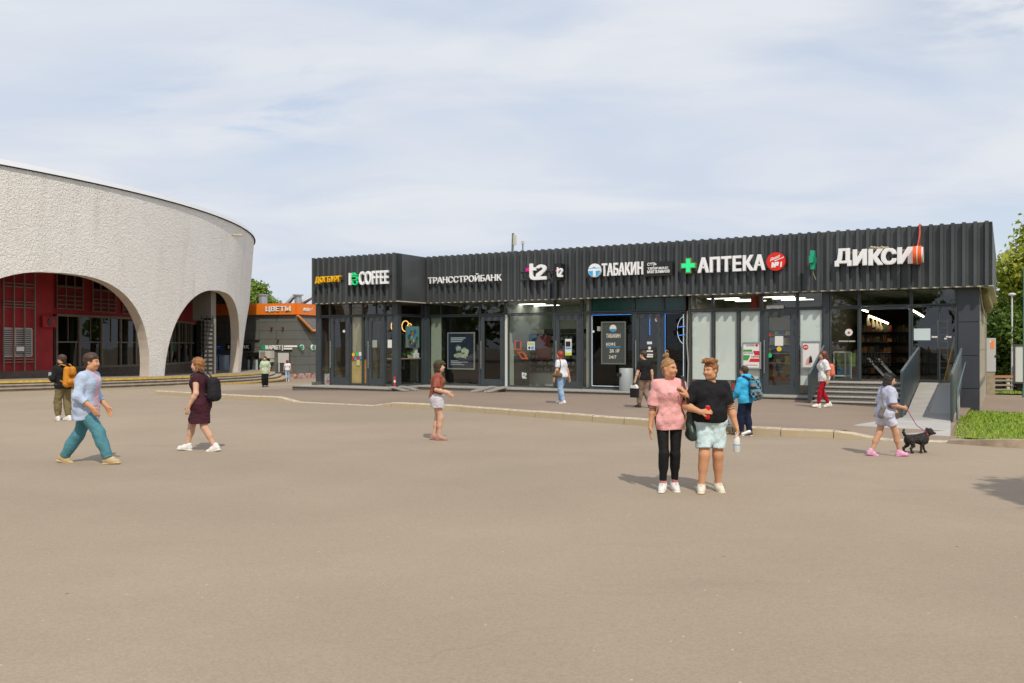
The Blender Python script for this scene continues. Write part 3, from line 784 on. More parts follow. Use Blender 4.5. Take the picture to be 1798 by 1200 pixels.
def kiosk_unit(px0, px1, py0, py1, label, m1, m2):
    a = bp_(px0); o = thing('vending_kiosk', label, 'kiosk', (a.x, a.y - .8, zpx(py1, a.y)))
    onws(o, px0, px1, py0, py1, .2, .9, 'body', m1); onws(o, px0 + 1.2, px1 - 1.2, py0 + 2.5, py1 - 4, .9, .93, 'front_panel', m2)
kiosk_unit(384.5, 394, 622, 660, 'blue vending kiosk with a pale front seen through the arch', mat('kiosk_blue', (.03, .14, .55), .4), mat('kiosk_pale', (.55, .68, .75), .4))
kiosk_unit(395, 405, 624, 660, 'pale blue vending kiosk beside the blue one', mat('kiosk_light', (.45, .58, .66), .4), mat('kiosk_pale'))
kiosk_unit(376.5, 384, 624, 660, 'white narrow vending kiosk nearest the ladder', mat('kiosk_white', (.55, .62, .64), .4), mat('kiosk_pale'))
a = bp_(463)
ac = thing('air_conditioner', 'white air conditioner unit on brackets under the market sign', 'air conditioner', (a.x, a.y, zpx(629, a.y)))
onws(ac, 463.5, 482.5, 616, 629, .05, .75, 'casing', mat('ac_white', (.58, .57, .50), .5))
m = MB(ac.location)
for k in range(7): onw(m, 465, 474.5, 617.2 + k * 1.6, 618.2 + k * 1.6, .75, .77)
m.build('grille', mat('ac_shadow', (.34, .33, .29), .6), ac)
m = MB(ac.location); onw(m, 480.5, 481.8, 629, 636, .0, .6); onw(m, 466, 467, 629, 634, 0, .6); m.build('bracket', mat('ac_white'), ac)
for i, (x, y) in enumerate(((489, 554), (478, 577), (498, 577), (489, 599))):
    p = bp_(x); o = thing('wall_bracket', 'small dark red bracket on the grey wall, ' + ('just under the orange band', 'nearest the upper window', 'below the last letters of the flower sign', 'just above the market sign')[i], 'bracket', (p.x, p.y, zpx(y + 3, p.y)), group='dark red brackets on the grey wall')
    m = MB(o.location); onw(m, x - 1.4, x + 1.4, y - 2, y - 1, 0, .25, 0); onw(m, x - .4, x + .4, y - 1, y + 3, 0, .2, 0); m.build('arm', mat('bracket_red', (.18, .02, .02), .6), o)

# ------------------------------------------------------------------ shop row (facade frame: x along the front, y into the building)
RZ = math.radians(-30)
P0 = Vector((2.367, 35.2, 0)); C30, S30 = math.cos(RZ), math.sin(RZ)
def W(u, v, z=0.): return Vector((P0.x + u * C30 - v * S30, P0.y + u * S30 + v * C30, z))
FM = Matrix.Translation(P0) @ Matrix.Rotation(RZ, 4, 'Z')
CL = FM.inverted() @ Vector((0, 0, CAM_H))
def fk(px, v=0.):
    t = (px - 899) / FPX; dx = t * C30 + S30; dy = -t * S30 + C30
    k = (v - CL.y) / dy; return CL.x + k * dx, k
def fu(px, v=0.): return fk(px, v)[0]
def fz(px, py, v=0.): return CAM_H - (py - 608) / FPX * fk(px, v)[1]
def fthing(name, label, cat, u, v, z, group=None):
    o = thing(name, label, cat, W(u, v, z), RZ, group); o['_'] = 0; del o['_']
    o_base[o.name] = (u, v, z); return o
o_base = {}
def FB(o): return MB(o_base[o.name])

ZF, ZT, ZH = .12, 3.19, 3.82        # sill, door transom, glass head
FB_Z, FT_Z = 3.79, 5.82             # fascia bottom and top
bld = fthing('shop_building', 'low flat roofed shop row clad in ribbed anthracite metal with glazed fronts', 'building', 0, 0, 0)
BV = -2.05                          # glass plane of the projecting corner
UL, UC = fu(560, BV), -7.33         # projecting corner: its ends along the front
UR = fu(1720)
UM0 = fu(752)
# fascia with ribs
def fascia(name, segs):
    mb = FB(bld)
    for (ua, va), (ub, vb), ribs in segs:
        d = Vector((ub - ua, vb - va, 0)); ln = d.length; d.normalize(); nn = Vector((d.y, -d.x, 0))   # outward
        def blk(s0, s1, o0, o1, z0, z1, m):
            v = []
            for z in (z0, z1):
                for s, o_ in ((s0, o0), (s1, o0), (s1, o1), (s0, o1)):
                    p = Vector((ua, va, 0)) + d * s + nn * o_; v.append((p.x, p.y, z))
            mb.add(v, [(0, 3, 2, 1), (4, 5, 6, 7), (0, 1, 5, 4), (1, 2, 6, 5), (2, 3, 7, 6), (3, 0, 4, 7)], m)
        blk(0, ln, -.25, 0, FB_Z, FT_Z, 0)
        blk(0.002, ln - .002, -.26, .035, FB_Z - .035, FB_Z - .002, 1)
        if ribs:
            n = int(round(ln / .322)); w_ = ln / n
            for i in range(n):
                s = (i + .5) * w_
                v = []
                a_, b_, dp = .065, .045, .15
                for z in (FB_Z - .045, FT_Z + .022):
                    for so, oo in ((s - a_, .001), (s + a_, .001), (s + b_, dp), (s - b_, dp)):
                        p = Vector((ua, va, 0)) + d * so + nn * oo; v.append((p.x, p.y, z))
                mb.add(v, [(0, 3, 2, 1), (4, 5, 6, 7), (1, 2, 6, 5), (2, 3, 7, 6), (3, 0, 4, 7)], 0)
    return mb.build(name, [M_ANTH, M_CREAM], bld)
FV = -.4
uR = fu(1745, FV) - .04; uB0 = fu(548, BV + FV); uB1 = -6.93
fascia('fascia', [((uB1, FV), (uR, FV), True), ((uB0, BV + FV), (uB1, BV + FV), True), ((uB1, BV + FV), (uB1, FV), False), ((uB0, 6), (uB0, BV + FV), False), ((uR, FV), (uR, 12.), False)])
mb = FB(bld)
mb.box(uB0 + .26, uR - .26, FV + .26, 11.8, FT_Z - .35, FT_Z - .2, 0); mb.box(uB0 + .26, uB1 - .26, BV + FV + .26, FV + .26, FT_Z - .35, FT_Z - .2, 0)
mb.build('roof', mat('roof_felt'), bld)
# soffit / ceiling slab over the glazing
mb = FB(bld)
mb.box(UM0 - .6, uR - .25, FV + .255, .2, FB_Z + .04, FB_Z + .2, 0); mb.box(uB0 + .3, uB1 - .26, BV + FV + .255, .2, FB_Z + .042, FB_Z + .2, 0)
mb.build('soffit', mat('soffit_grey', (.10, .10, .10), .7), bld)
# plinth / walkway
mb = FB(bld); PV = -1.25
u_pl0 = fu(512, BV - 1.3)
mb.box(uB1 - .3, fu(1421, PV), PV, .1, -.75, .055, 1); mb.box(uB1 - .32, fu(1421, PV) + .02, PV - .035, .1, .057, ZF - .02, 0)
mb.box(u_pl0, fu(683, BV - 1.25), BV - 1.25, BV + 2.2, -.95, .03, 1); mb.box(u_pl0 - .02, fu(684, BV - 1.25), BV - 1.285, BV + 2.2, .032, ZF - .04, 0)
mb.box(u_pl0 + .5, UL + .2, BV - .55, BV + 2., ZF - .038, ZF + .10, 1)
mb.build('plinth', [M_CONC, M_GRAN], bld)
# floor inside and back walls / partitions / ceilings
parts = [fu(748), fu(889), fu(1031), fu(1206), fu(1451), UR]
zD = .66
mb = FB(bld); mb.box(parts[0] - .5, parts[4], -.02, 6, ZF - .2, ZF, 0); mb.box(parts[4], UR, .0, 9, zD - .2, zD, 1); mb.box(UL, UC, BV, 0, ZF - .2, ZF, 0)
mb.box(UL, parts[0] - .5, 0, 5, ZF - .2, ZF - .002, 0)
mb.build('floor', [mat('shop_floor', (.30, .29, .26), .35, var=.1, vscale=4), mat('shop_floor_dark', (.12, .11, .10), .3)], bld)
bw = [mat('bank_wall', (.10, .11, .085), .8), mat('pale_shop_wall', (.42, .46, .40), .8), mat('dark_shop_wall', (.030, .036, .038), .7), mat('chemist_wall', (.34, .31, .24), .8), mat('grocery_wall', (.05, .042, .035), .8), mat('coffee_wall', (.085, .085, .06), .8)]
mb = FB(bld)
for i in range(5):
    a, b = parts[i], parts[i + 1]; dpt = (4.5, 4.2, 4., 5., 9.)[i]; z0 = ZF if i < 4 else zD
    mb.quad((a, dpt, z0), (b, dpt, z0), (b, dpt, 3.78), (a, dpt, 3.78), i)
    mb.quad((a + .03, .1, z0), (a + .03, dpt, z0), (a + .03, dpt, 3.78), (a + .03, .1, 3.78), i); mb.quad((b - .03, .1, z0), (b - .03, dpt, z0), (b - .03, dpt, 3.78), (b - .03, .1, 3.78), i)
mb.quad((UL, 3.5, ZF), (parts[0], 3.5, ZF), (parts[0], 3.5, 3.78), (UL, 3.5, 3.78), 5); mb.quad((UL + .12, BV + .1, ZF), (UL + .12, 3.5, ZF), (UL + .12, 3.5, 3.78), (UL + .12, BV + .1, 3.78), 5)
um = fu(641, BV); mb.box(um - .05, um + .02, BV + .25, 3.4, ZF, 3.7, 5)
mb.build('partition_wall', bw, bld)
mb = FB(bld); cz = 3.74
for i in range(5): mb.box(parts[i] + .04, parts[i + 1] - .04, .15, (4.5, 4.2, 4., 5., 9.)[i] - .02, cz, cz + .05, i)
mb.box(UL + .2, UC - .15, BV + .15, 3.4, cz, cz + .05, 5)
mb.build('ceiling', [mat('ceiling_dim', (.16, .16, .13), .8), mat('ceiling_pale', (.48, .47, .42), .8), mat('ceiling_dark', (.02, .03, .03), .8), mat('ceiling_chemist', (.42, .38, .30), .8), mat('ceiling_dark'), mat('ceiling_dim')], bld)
# outer walls: sides and back
mb = FB(bld)
M_BEIGE = mat('beige_tile', (.46, .40, .30), .6, var=.15, vscale=2.)
mb.box(UR - .45, UR - .012, .45, 12, -1.2, 3.78, 0); mb.box(UL - .3, UR - .4, 11.75, 12, -1.2, FB_Z, 0); mb.box(UL - .12, UL + .1, BV + .35, 12, -1, FB_Z, 1)
for z in (.62, 1.72, 2.75): mb.box(UR - .013, UR - .008, .46, 11.9, z - .012, z + .012, 2)
for y in np.arange(1.2, 12, 1.25): mb.box(UR - .013, UR - .007, y - .012, y + .012, -1, 3.7, 2)
mb.build('wall', [M_BEIGE, M_FRAME, mat('tile_joint', (.25, .21, .16), .9)], bld)
# brown planks under the side fascia
mb = FB(bld)
for i in range(9): mb.box(UR + .02, uR - .27, .3 + i * 1.25, .3 + i * 1.25 + 1.2, FB_Z - .05, FB_Z - .01, i % 3)
mb.tube([(UR + .14, .5, FB_Z - .15), (UR + .20, 3.4, FB_Z - .55), (UR + .16, 6, FB_Z - .6)], [.10, .16, .1], 8, 3)
mb.build('side_soffit', [mat('plank_brown', (.16, .12, .10), .8), mat('plank_red', (.22, .09, .08), .8), mat('plank_grey', (.14, .12, .11), .8), mat('burlap_wrap', (.30, .24, .14), .95, var=.2, vscale=8)], bld)
# end pillar in grey panels
mb = FB(bld); u0 = fu(1683)
for z0, z1 in ((-1., fz(1700, 682, -.1) - .02), (fz(1700, 682, -.1), fz(1700, 624, -.1) - .02), (fz(1700, 624, -.1), fz(1700, 565, -.1) - .02), (fz(1700, 565, -.1), 3.76)):
    mb.box(u0, UR, -.1, .45, z0, z1, 0)
mb.box(u0 + .03, UR - .03, -.07, .42, -1, 3.76, 1)
mb.build('pillar', [M_PANEL, M_DARK], bld)
# corner posts
mb = FB(bld); mb.box(UC - .16, UC + .1, BV - .06, BV + .2, ZF - .03, FB_Z + .03); mb.build('corner_post', M_FRAME, bld)
mb = FB(bld); mb.box(UL - .14, UL + .12, BV - .06, BV + .3, ZF - .03, FB_Z + .03); mb.build('corner_post', M_FRAME, bld)
mb = FB(bld); mb.box(fu(746), fu(752.5), -.12, .12, ZF - .03, FB_Z + .03); mb.build('corner_post', M_FRAME, bld)

def win(u0, u1, z0, z1, v=0., fr=.045, side=False, bars=(), glass=None, mats_=None):
    """framed window in the plane y=v (or x=v when side)"""
    f = FB(bld)
    def bx(a, b, c, d, y0, y1):
        if side: f.box(v - y1, v - y0, a, b, c, d)
        else: f.box(a, b, v + y0, v + y1, c, d)
    bx(u0, u0 + fr, z0, z1, -.05, .05); bx(u1 - fr, u1, z0, z1, -.05, .05)
    bx(u0 + fr, u1 - fr, z0, z0 + fr, -.048, .05); bx(u0 + fr, u1 - fr, z1 - fr, z1, -.048, .05)
    for b in bars: bx(b - .022, b + .022, z0 + fr, z1 - fr, -.044, .044)
    o = f.build('window', mats_ or M_FRAME, bld)
    p = FB(bld)
    if side: p.quad((v, u0 + fr, z0 + fr), (v, u1 - fr, z0 + fr), (v, u1 - fr, z1 - fr), (v, u0 + fr, z1 - fr))
    else: p.quad((u0 + fr, v, z0 + fr), (u1 - fr, v, z0 + fr), (u1 - fr, v, z1 - fr), (u0 + fr, v, z1 - fr))
    p.build('pane', glass or M_GLASS, o)
    return o
def door(u0, u1, z0, z1, v=0., handle='L', glass=None, fw=.17):
    f = FB(bld); b0, b1 = u0 + .05, u1 - .05
    f.box(u0, b0, v - .07, v + .06, z0, z1); f.box(b1, u1, v - .07, v + .06, z0, z1); f.box(b0, b1, v - .068, v + .06, z1 - .06, z1)
    b0 += .012; b1 -= .012; zt = z1 - .075
    f.box(b0, b0 + fw, v - .055, v + .045, z0 + .02, zt); f.box(b1 - fw, b1, v - .055, v + .045, z0 + .02, zt)
    f.box(b0 + fw, b1 - fw, v - .053, v + .045, z0 + .02, z0 + .30); f.box(b0 + fw, b1 - fw, v - .053, v + .045, zt - .17, zt)
    for z in (z0 + .35, zt - .45, zt - .85):
        f.tube([(b1 - .01, v - .075, z), (b1 - .01, v - .075, z + .16)], .022, 8); f.box(b1 - .04, b1 + .02, v - .072, v - .05, z - .02, z + .05); f.box(b1 - .04, b1 + .02, v - .072, v - .05, z + .11, z + .18)
    o = f.build('door', M_FRAME, bld)
    p = FB(bld); p.quad((b0 + fw, v - .01, z0 + .3), (b1 - fw, v - .01, z0 + .3), (b1 - fw, v - .01, zt - .17), (b0 + fw, v - .01, zt - .17)); p.build('pane', glass or M_GLASS, o)
    h = FB(bld); uh = b0 + .07
    for y in (-.16, .15):
        h.tube([(uh, v + y, z0 + .75), (uh, v + y, z0 + 1.95)], .02, 10)
    for z in (z0 + .95, z0 + 1.75): h.tube([(uh, v - .16, z), (uh, v + .15, z)], .012, 8)
    h.build('handle', M_STEEL, o)
    return o
def child_box(o, name, m, *b):
    mb = FB(bld); mb.box(*b); return mb.build(name, m, o)
def sticker(o, px, py, wpx, hpx, v, m, name='sticker', rnd=False):
    u, k = fk(px, v); r = k / FPX; sx = 1.15
    mb = FB(bld); z = CAM_H - (py - 608) * r
    if rnd: mb.disc((u, v, z), hpx * r / 2, 'y', .004, 24)
    else: mb.box(u - wpx * r * sx / 2, u + wpx * r * sx / 2, v - .004, v, z - hpx * r / 2, z + hpx * r / 2)
    return mb.build(name, m, o)
G = .02
M_PAPER = mat('paper')
M_RUST = mat('sticker_red', (.62, .03, .03), .5); M_YST = mat('sticker_yellow', (.80, .55, .02), .5); M_GST = mat('sticker_green', (.03, .55, .20), .5); M_BST = mat('sticker_blue', (.05, .35, .75), .5)
# --- projecting coffee corner
ud = [fu(q, BV) for q in (570, 580, 615, 637.5, 646, 676, 693.5)]
wA = win(UL + .12, ud[1], ZF + .02, ZT, BV); win(UL + .12, ud[1], ZT + .02, ZH, BV)
dA = door(ud[1] + .01, ud[2], ZF, ZT, BV); win(ud[1] + .01, ud[2], ZT + .02, ZH, BV)
wB = win(ud[2] + .01, ud[3], ZF + .02, ZT, BV); win(ud[2] + .01, ud[3], ZT + .02, ZH, BV)
wC = win(ud[3] + .01, ud[4], ZF + .02, ZT, BV)
dB = door(ud[4] + .01, ud[5], ZF, ZT, BV); win(ud[3] + .01, ud[5], ZT + .02, ZH, BV, bars=((ud[4] + ud[5]) / 2,))
wD = win(ud[5] + .01, UC - .17, ZF + .02, ZT, BV); win(ud[5] + .01, UC - .17, ZT + .02, ZH, BV)
win(BV + .21, -.14, ZF + .02, ZT, UC, side=True); win(BV + .21, -.14, ZT + .02, ZH, UC, side=True)
sticker(wA, 574.5, 667, 10, 21, BV - .052, mat('grey_poster', (.30, .31, .30), .6, var=.6, vscale=9), 'poster'); sticker(wA, 576, 669.5, 5, 5, BV - .058, M_RUST, rnd=True)
child_box(wB, 'wood_panel', mat('pale_wood', (.58, .40, .16), .55, var=.12, vscale=3), ud[2] + .06, ud[3] - .05, BV + .03, BV + .06, ZF + .07, fz(626, 632, BV))
child_box(wB, 'back_board', mat('beige_board', (.36, .32, .23), .7, var=.06, vscale=1), ud[2] + .06, ud[3] - .05, BV + .10, BV + .13, fz(626, 632, BV), ZT - .05)
for px, py, wd, m_ in ((620.5, 623, 6, M_YST), (627.5, 622, 5, M_GST), (632.5, 622, 4.5, M_PAPER), (620, 630, 4, M_RUST), (624.5, 630, 4, M_BST), (629.5, 629.5, 5, M_RUST), (634, 629, 4, M_BST)): sticker(wB, px, py, wd, wd * 1.1 if m_ is not M_PAPER else 7, BV - .01, m_, rnd=m_ is M_YST)
sticker(wB, 629, 637, 6, 10, BV - .01, mat('sticker_lime', (.50, .55, .22), .6))
child_box(wC, 'wood_panel', mat('orange_wood', (.55, .25, .06), .55), ud[3] + .06, ud[4] - .05, BV + .02, BV + .06, ZF + .07, fz(642, 632, BV))
sticker(dA, 604, 582, 4.5, 4, BV - .012, M_PAPER); sticker(dB, 658, 604, 9, 13, BV - .012, mat('pale_notice', (.35, .36, .30), .6), 'notice'); sticker(wD, 684.5, 604, 8, 14, BV - .01, M_PAPER, 'notice')
# --- bank
us = [fu(q) for q in (752.5, 843, 887.5, 892, 974, 1022, 1031, 1037, 1113, 1165, 1204, 1211, 1251.5, 1296, 1337, 1400, 1446, 1457, 1508.5, 1600, 1679)]
wE = win(us[0] + .01, us[1], ZF + .02, ZT, bars=()); win(us[0] + .01, us[1], ZT + .02, ZH, bars=(fu(775),))
dC = door(us[1] + .01, us[2], ZF, ZT, glass=glass_mat('bank_door_glass', (.42, .32, .22), 1.5, 0, .02)); win(us[1] + .01, us[2], ZT + .02, ZH)
child_box(wE, 'blind', mat('pale_green_blind', (.34, .38, .30), .8), us[0] + .08, fu(775, .1), .09, .11, ZF + .1, ZT - .05)
# --- phone shop
mb = FB(bld); mb.box(us[2] + .01, us[3], -.06, .06, ZF, ZT, 0); mb.build('mullion', mat('bright_mullion', (.62, .64, .60), .4), bld)
wF = win(us[3] + .01, us[4], ZF + .02, ZT); win(us[2] + .01, us[4], ZT + .02, ZH)
dD = door(us[4] + .01, us[5], ZF, ZT); win(us[4] + .01, us[5], ZT + .02, ZH)
wG = win(us[5] + .01, us[7], ZF + .02, ZT); win(us[5] + .01, us[7], ZT + .02, ZH)
mb = FB(bld); mb.box(fu(1030, .1), fu(1036, .1), .1, .35, ZF, 3.74); mb.build('column', mat('cream_column', (.55, .54, .46), .7), bld)
s1 = sticker(dD, 998, 610, 11, 29, -.012, M_PAPER, 'notice'); sticker(dD, 997.5, 604.5, 8, 9, -.018, M_DARK); sticker(dD, 998, 622, 10, 5, -.018, mat('sticker_lime2', (.55, .65, .04), .5)); sticker(dD, 998, 612, 9, 3, -.018, M_BST)
sticker(wF, 932.5, 607.5, 13, 14.5, -.01, M_PAPER); sticker(wF, 932.5, 604, 11, 5, -.016, mat('sticker_lime', (.25, .6, .05))); sticker(wF, 929.5, 611, 4.5, 4.5, -.016, M_DARK, rnd=True); sticker(wF, 935, 611, 5, 5, -.016, M_BST)
# --- tobacco shop
M_TEAL = mat('teal_film', (.010, .050, .042), .12, col2=(.016, .075, .062), vscale=2.)
M_NEON = mat('neon_blue', (.05, .25, .8), .4, emit=(.10, .35, 1.), estr=.45)
M_NEONW = mat('neon_white', (.6, .7, .8), .4, emit=(.6, .7, .8), estr=.25)
wH = win(us[7] + .01, us[8], ZF + .02, ZT, glass=glass_mat('smoked_glass', (.50, .56, .58), 1.5, 0, .0)); win(us[7] + .01, us[8], ZT + .02, ZH, glass=M_TEAL)
dE = door(us[8] + .01, us[9], ZF, ZT); win(us[8] + .01, us[9], ZT + .02, ZH, glass=M_TEAL)
wI = win(us[9] + .01, us[10], ZF + .02, ZT, glass=MATS['smoked_glass']); win(us[9] + .01, us[10], ZT + .02, ZH, glass=M_TEAL)
def neon(o, pts_, m=M_NEON, r=.014):
    mb = FB(bld); mb.tube(pts_, r, 6); mb.build('neon_tube', m, o)
a, b = us[7] + .09, us[8] - .07
neon(wH, [(a, -.06, ZT - .09), (b, -.06, ZT - .09)]); neon(wH, [(a, -.06, ZT - .12), (a, -.06, ZF + .12)], M_NEONW); neon(wH, [(a, -.06, ZF + .12), (b, -.06, ZF + .12)], M_NEONW)
a, b = us[9] + .09, us[10] - .07
neon(wI, [(a, -.06, ZF + .12), (a, -.06, ZT - .09), (b, -.06, ZT - .09)], M_NEON); neon(wI, [(b, -.06, ZT - .12), (b, -.06, ZF + .12)], M_NEONW)
uc_, zc_ = fu(1204, -.08), fz(1202, 580, -.08)
neon(wI, [(uc_ - .33 * math.cos(q), -.08, zc_ + .55 * math.sin(q)) for q in np.linspace(-1.2, 1.2, 13)], M_NEONW, .011)
for dz in (.12, -.2): neon(wI, [(uc_ - .27, -.08, zc_ + dz), (uc_ - .02, -.08, zc_ + dz + .02)], M_NEON, .018)
neon(dE, [(fu(1141, -.02), -.02, fz(1141, 557)), (fu(1141, -.02), -.02, fz(1141, 589))])
sticker(dE, 1154, 561, 8, 8.5, -.016, mat('sticker_pinkish', (.75, .45, .47), .5), rnd=True); sticker(dE, 1154, 561, 4, 4, -.022, M_RUST, rnd=True)
sticker(dE, 1140.5, 602.5, 8, 4.5, -.016, M_PAPER); sticker(dE, 1140.5, 611.5, 5.5, 5.5, -.016, M_PAPER, rnd=True)
for y, wd in ((617, 10), (623, 10.5), (626.5, 10)): sticker(dE, 1141, y, wd, 2.6, -.016, M_PAPER)
sticker(wH, 1052.5, 577.5, 7.5, 8, -.01, mat('pale_notice')); sticker(wH, 1042, 582.5, 4, 4, -.06, M_WHITE, rnd=True)
mb = FB(bld); mb.tube([(fu(1207, -.1), -.1, ZT), (fu(1206, -.1), -.1, 2.), (fu(1208.5, -.1), -.1, 1.2), (fu(1207, -.1), -.1, ZF)], .03, 6); mb.build('cable', mat('cable_grey', (.32, .32, .30), .6), bld)
# --- chemist
M_BLIND = mat('white_roller_blind', (.86, .88, .86), .7, var=.03, vscale=1.)
for i, (a, b) in enumerate(((us[11], us[12]), (us[12], us[13]), (us[13], us[14]), (us[15], us[16]))):
    o = win(a + .01, b, ZF + .02, ZT)
    child_box(o, 'roller_blind', M_BLIND, a + .10, b - .07, .035, .06, fz(1250, 667) if i < 3 else .45, ZT - .06)
    if i < 3:
        mb = FB(bld)
        for j in range(5):
            q0 = a + .1 + (b - a - .2) * j / 5; mb.box(q0, q0 + (b - a - .2) / 5 - .02, .05, .055, ZF + .08 + (.12 if j % 2 else 0), ZF + (.36 if j % 3 else .5), j % 2)
        mb.build('low_poster', [mat('dull_red', (.42, .04, .045), .6), mat('dull_grey', (.20, .18, .17), .6)], o)
win(us[11] + .01, us[12], ZT + .02, ZH, bars=(fu(1222),)); win(us[12] + .01, us[14], ZT + .02, ZH); win(us[15] + .01, us[16], ZT + .02, ZH)
dF = door(us[14] + .01, us[15], ZF, ZT, fw=.19); win(us[14] + .01, us[15], ZT + .02, ZH)
child_box(dF, 'closer_box', mat('closer_grey', (.55, .55, .52), .5), fu(1346, -.1), fu(1376, -.1), -.12, -.07, ZT + .02, ZT + .13)
sticker(dF, 1368, 599, 12.5, 17, -.014, M_PAPER, 'notice'); sticker(dF, 1368, 613, 8.5, 8.5, -.014, M_YST, rnd=True); sticker(dF, 1351.5, 624.5, 8, 8, -.014, M_GST, rnd=True); sticker(dF, 1352, 589, 4.5, 5, -.014, M_RUST, rnd=True)
# --- grocery with open doorway
mb = FB(bld); mb.box(us[16] + .01, us[17], -.09, .1, ZF, FB_Z + .03); mb.build('corner_post', M_FRAME, bld)
wJ = win(us[17] + .01, us[18], zD + .02, ZT); win(us[17] + .01, us[18], ZT + .02, ZH)
mb = FB(bld); mb.box(us[18], us[18] + .07, -.08, .08, zD, ZT); mb.box(us[19] - .07, us[19], -.08, .08, zD, ZT); mb.box(us[18] + .07, us[19] - .07, -.078, .08, ZT - .09, ZT); mb.build('doorway_frame', M_FRAME, bld)
win(us[18] + .01, us[19], ZT + .02, ZH)
wK = win(us[19] + .01, us[20], zD + .02, ZT, bars=(fu(1650),)); win(us[19] + .01, us[20], ZT + .02, ZH)
sticker(wK, 1619, 587.5, 23, 20.5, -.01, mat('pale_blue_notice', (.62, .72, .72), .6), 'notice'); sticker(wJ, 1490.5, 584, 12.5, 12.5, -.01, M_PAPER, rnd=True); sticker(wJ, 1490.5, 584.5, 5, 4, -.016, M_RUST, rnd=True)
for px, wd in ((1481, 14), (1496, 9)): sticker(wJ, px, 599.5, wd, 2.6, -.01, mat('pale_notice'))
for px, py, wd in ((1641, 592, 8), (1660, 595, 3.5), (1663, 591.5, 3), (1668, 592, 4)): sticker(wK, px, py, wd, 2.6, -.01, M_PAPER)
mb = FB(bld); mb.box(us[20] + .002, u0 - .002, -.06, .1, zD - .3, FB_Z); mb.build('corner_post', M_FRAME, bld)

# ------------------------------------------------------------------ signs on the fascia
SV = FV - .20
M_SIGNW = mat('sign_white', (.86, .86, .86), .35, emit=(1, 1, 1), estr=.06)
def sign(name, label, px, py):
    u, k = fk(px, SV); return fthing(name, label, 'sign', u, SV, fz(px, py, SV))
def stext(o, s, px0, px1, py0, py1, m, bold=.02, t=.09, v=SV, dy=0., name='lettering', rot=0, shear=0., yb0=None):
    """dy: how much lower the left end is than the right one, in photo pixels, beyond what distance does"""
    mb = FB(o); a, b = fu(px0, v), fu(px1, v)
    pm = (px0 + px1) / 2; text(mb, s, a, b, fz(pm, py1, v), fz(pm, py0, v), v, t, 0, bold, rot=rot, shear=shear); return mb.build(name, m, o)
def stand(o, px0, px1, py, v=SV):
    mb = FB(o)
    for p in py:
        z = fz((px0 + px1) / 2, p, v); mb.box(fu(px0, v), fu(px1, v), v + .005, v + .04, z - .02, z + .02)
    for q in (px0 + 3, px1 - 3): mb.box(fu(q, v) - .02, fu(q, v) + .02, v + .04, FV, fz(q, py[0], v) - .02, fz(q, py[0], v) + .02)
    mb.build('mounting_rail', M_FRAME, o)
VB = BV + SV
o = fthing('shop_sign', 'bulky yellow lettering at the end of the coffee corner fascia', 'sign', fu(556, VB), VB, fz(556, 498, VB))
stext(o, 'ДОГБУРГ', 556, 601, 485.5, 498, mat('sign_yellow', (.85, .50, .01), .4, emit=(1, .6, 0), estr=.05), .03, .12, VB); stand(o, 556, 601, (492,), VB)
o = fthing('shop_sign', 'white coffee lettering with a small green upright word', 'sign', fu(614, VB), VB, fz(614, 503, VB))
stext(o, 'I', 614.5, 618, 480, 501, M_SIGNW, .02, .1, VB); stext(o, 'CUP', 620, 629.5, 479, 501, mat('sign_green', (.02, .75, .25), .4, emit=(0, 1, .3), estr=.12), .012, .1, VB, rot=1); stext(o, 'COFFEE', 632, 683.5, 476, 500, M_SIGNW, .022, .1, VB); stand(o, 614, 684, (484, 494), VB)
o = sign('shop_sign', 'thin white bank lettering on the ribbed fascia', 752, 498)
stext(o, 'ТРАНССТРОЙБАНК', 753, 881.5, 481.5, 496, M_SIGNW, .004, .07); stand(o, 753, 881, (491,))
# t2 marks
def t2_mark(o, x0, x1, y0, y1, v, name='lettering'):
    """letter t and figure two with a pink square, drawn as strokes; local box coordinates 0..1"""
    mb = FB(o); ua, ub, za, zb = fu(x0, v), fu(x1, v), fz((x0 + x1) / 2, y1, v), fz((x0 + x1) / 2, y0, v)
    def Q(a, b): return (ua + (ub - ua) * a, za + (zb - za) * b)
    def poly(pp, m): mb.prism([Q(*q) for q in pp], v - .1, v, 'y', m)
    poly([(.17, 1), (.32, 1), (.32, .28), (.36, .22), (.44, .20), (1., .20), (1., 0), (.38, 0), (.24, .06), (.17, .2)], 0)
    poly([(.32, .76), (.50, .76), (.50, .58), (.32, .58)], 0)
    out = [(.5, .74)] + [(.74 + .26 * math.cos(q), .66 + .26 * math.sin(q)) for q in np.linspace(2.7, -.9, 12)] + [(.72, .32), (.6, .30), (.6, .20), (.52, .2), (.5, .42)]
    inn = [(.74 + .10 * math.cos(q), .66 + .10 * math.sin(q)) for q in np.linspace(2.7, -.9, 12)]
    arc = [(.74 + .26 * math.cos(q), .66 + .26 * math.sin(q)) for q in np.linspace(2.9, -.75, 14)] + [(.74 + .09 * math.cos(q), .66 + .09 * math.sin(q)) for q in np.linspace(-.75, 2.9, 14)]
    n = 14
    for i in range(n - 1): poly([arc[i], arc[i + 1], arc[2 * n - 2 - i], arc[2 * n - 1 - i]], 0)
    poly([(.94, .50), (.80, .60), (.50, .36), (.5, .19), (.66, .19)], 0)
    poly([(0, .74), (.17, .74), (.17, .54), (0, .54)], 1)
    return mb.build(name, [M_SIGNW, mat('sign_pink', (.85, .0, .30), .4, emit=(1, 0, .35), estr=.1)], o)
o = sign('shop_sign', 'large white letter and figure two with a pink square on metal brackets', 926, 492)
t2_mark(o, 925.5, 960.5, 463, 492, SV - .05); stand(o, 914, 972, (476, 490))
o = fthing('projecting_sign', 'black square box sign with the small white mark standing out from the fascia', 'sign', fu(978, FV - .6), FV - .5, fz(978, 492, FV - .6))
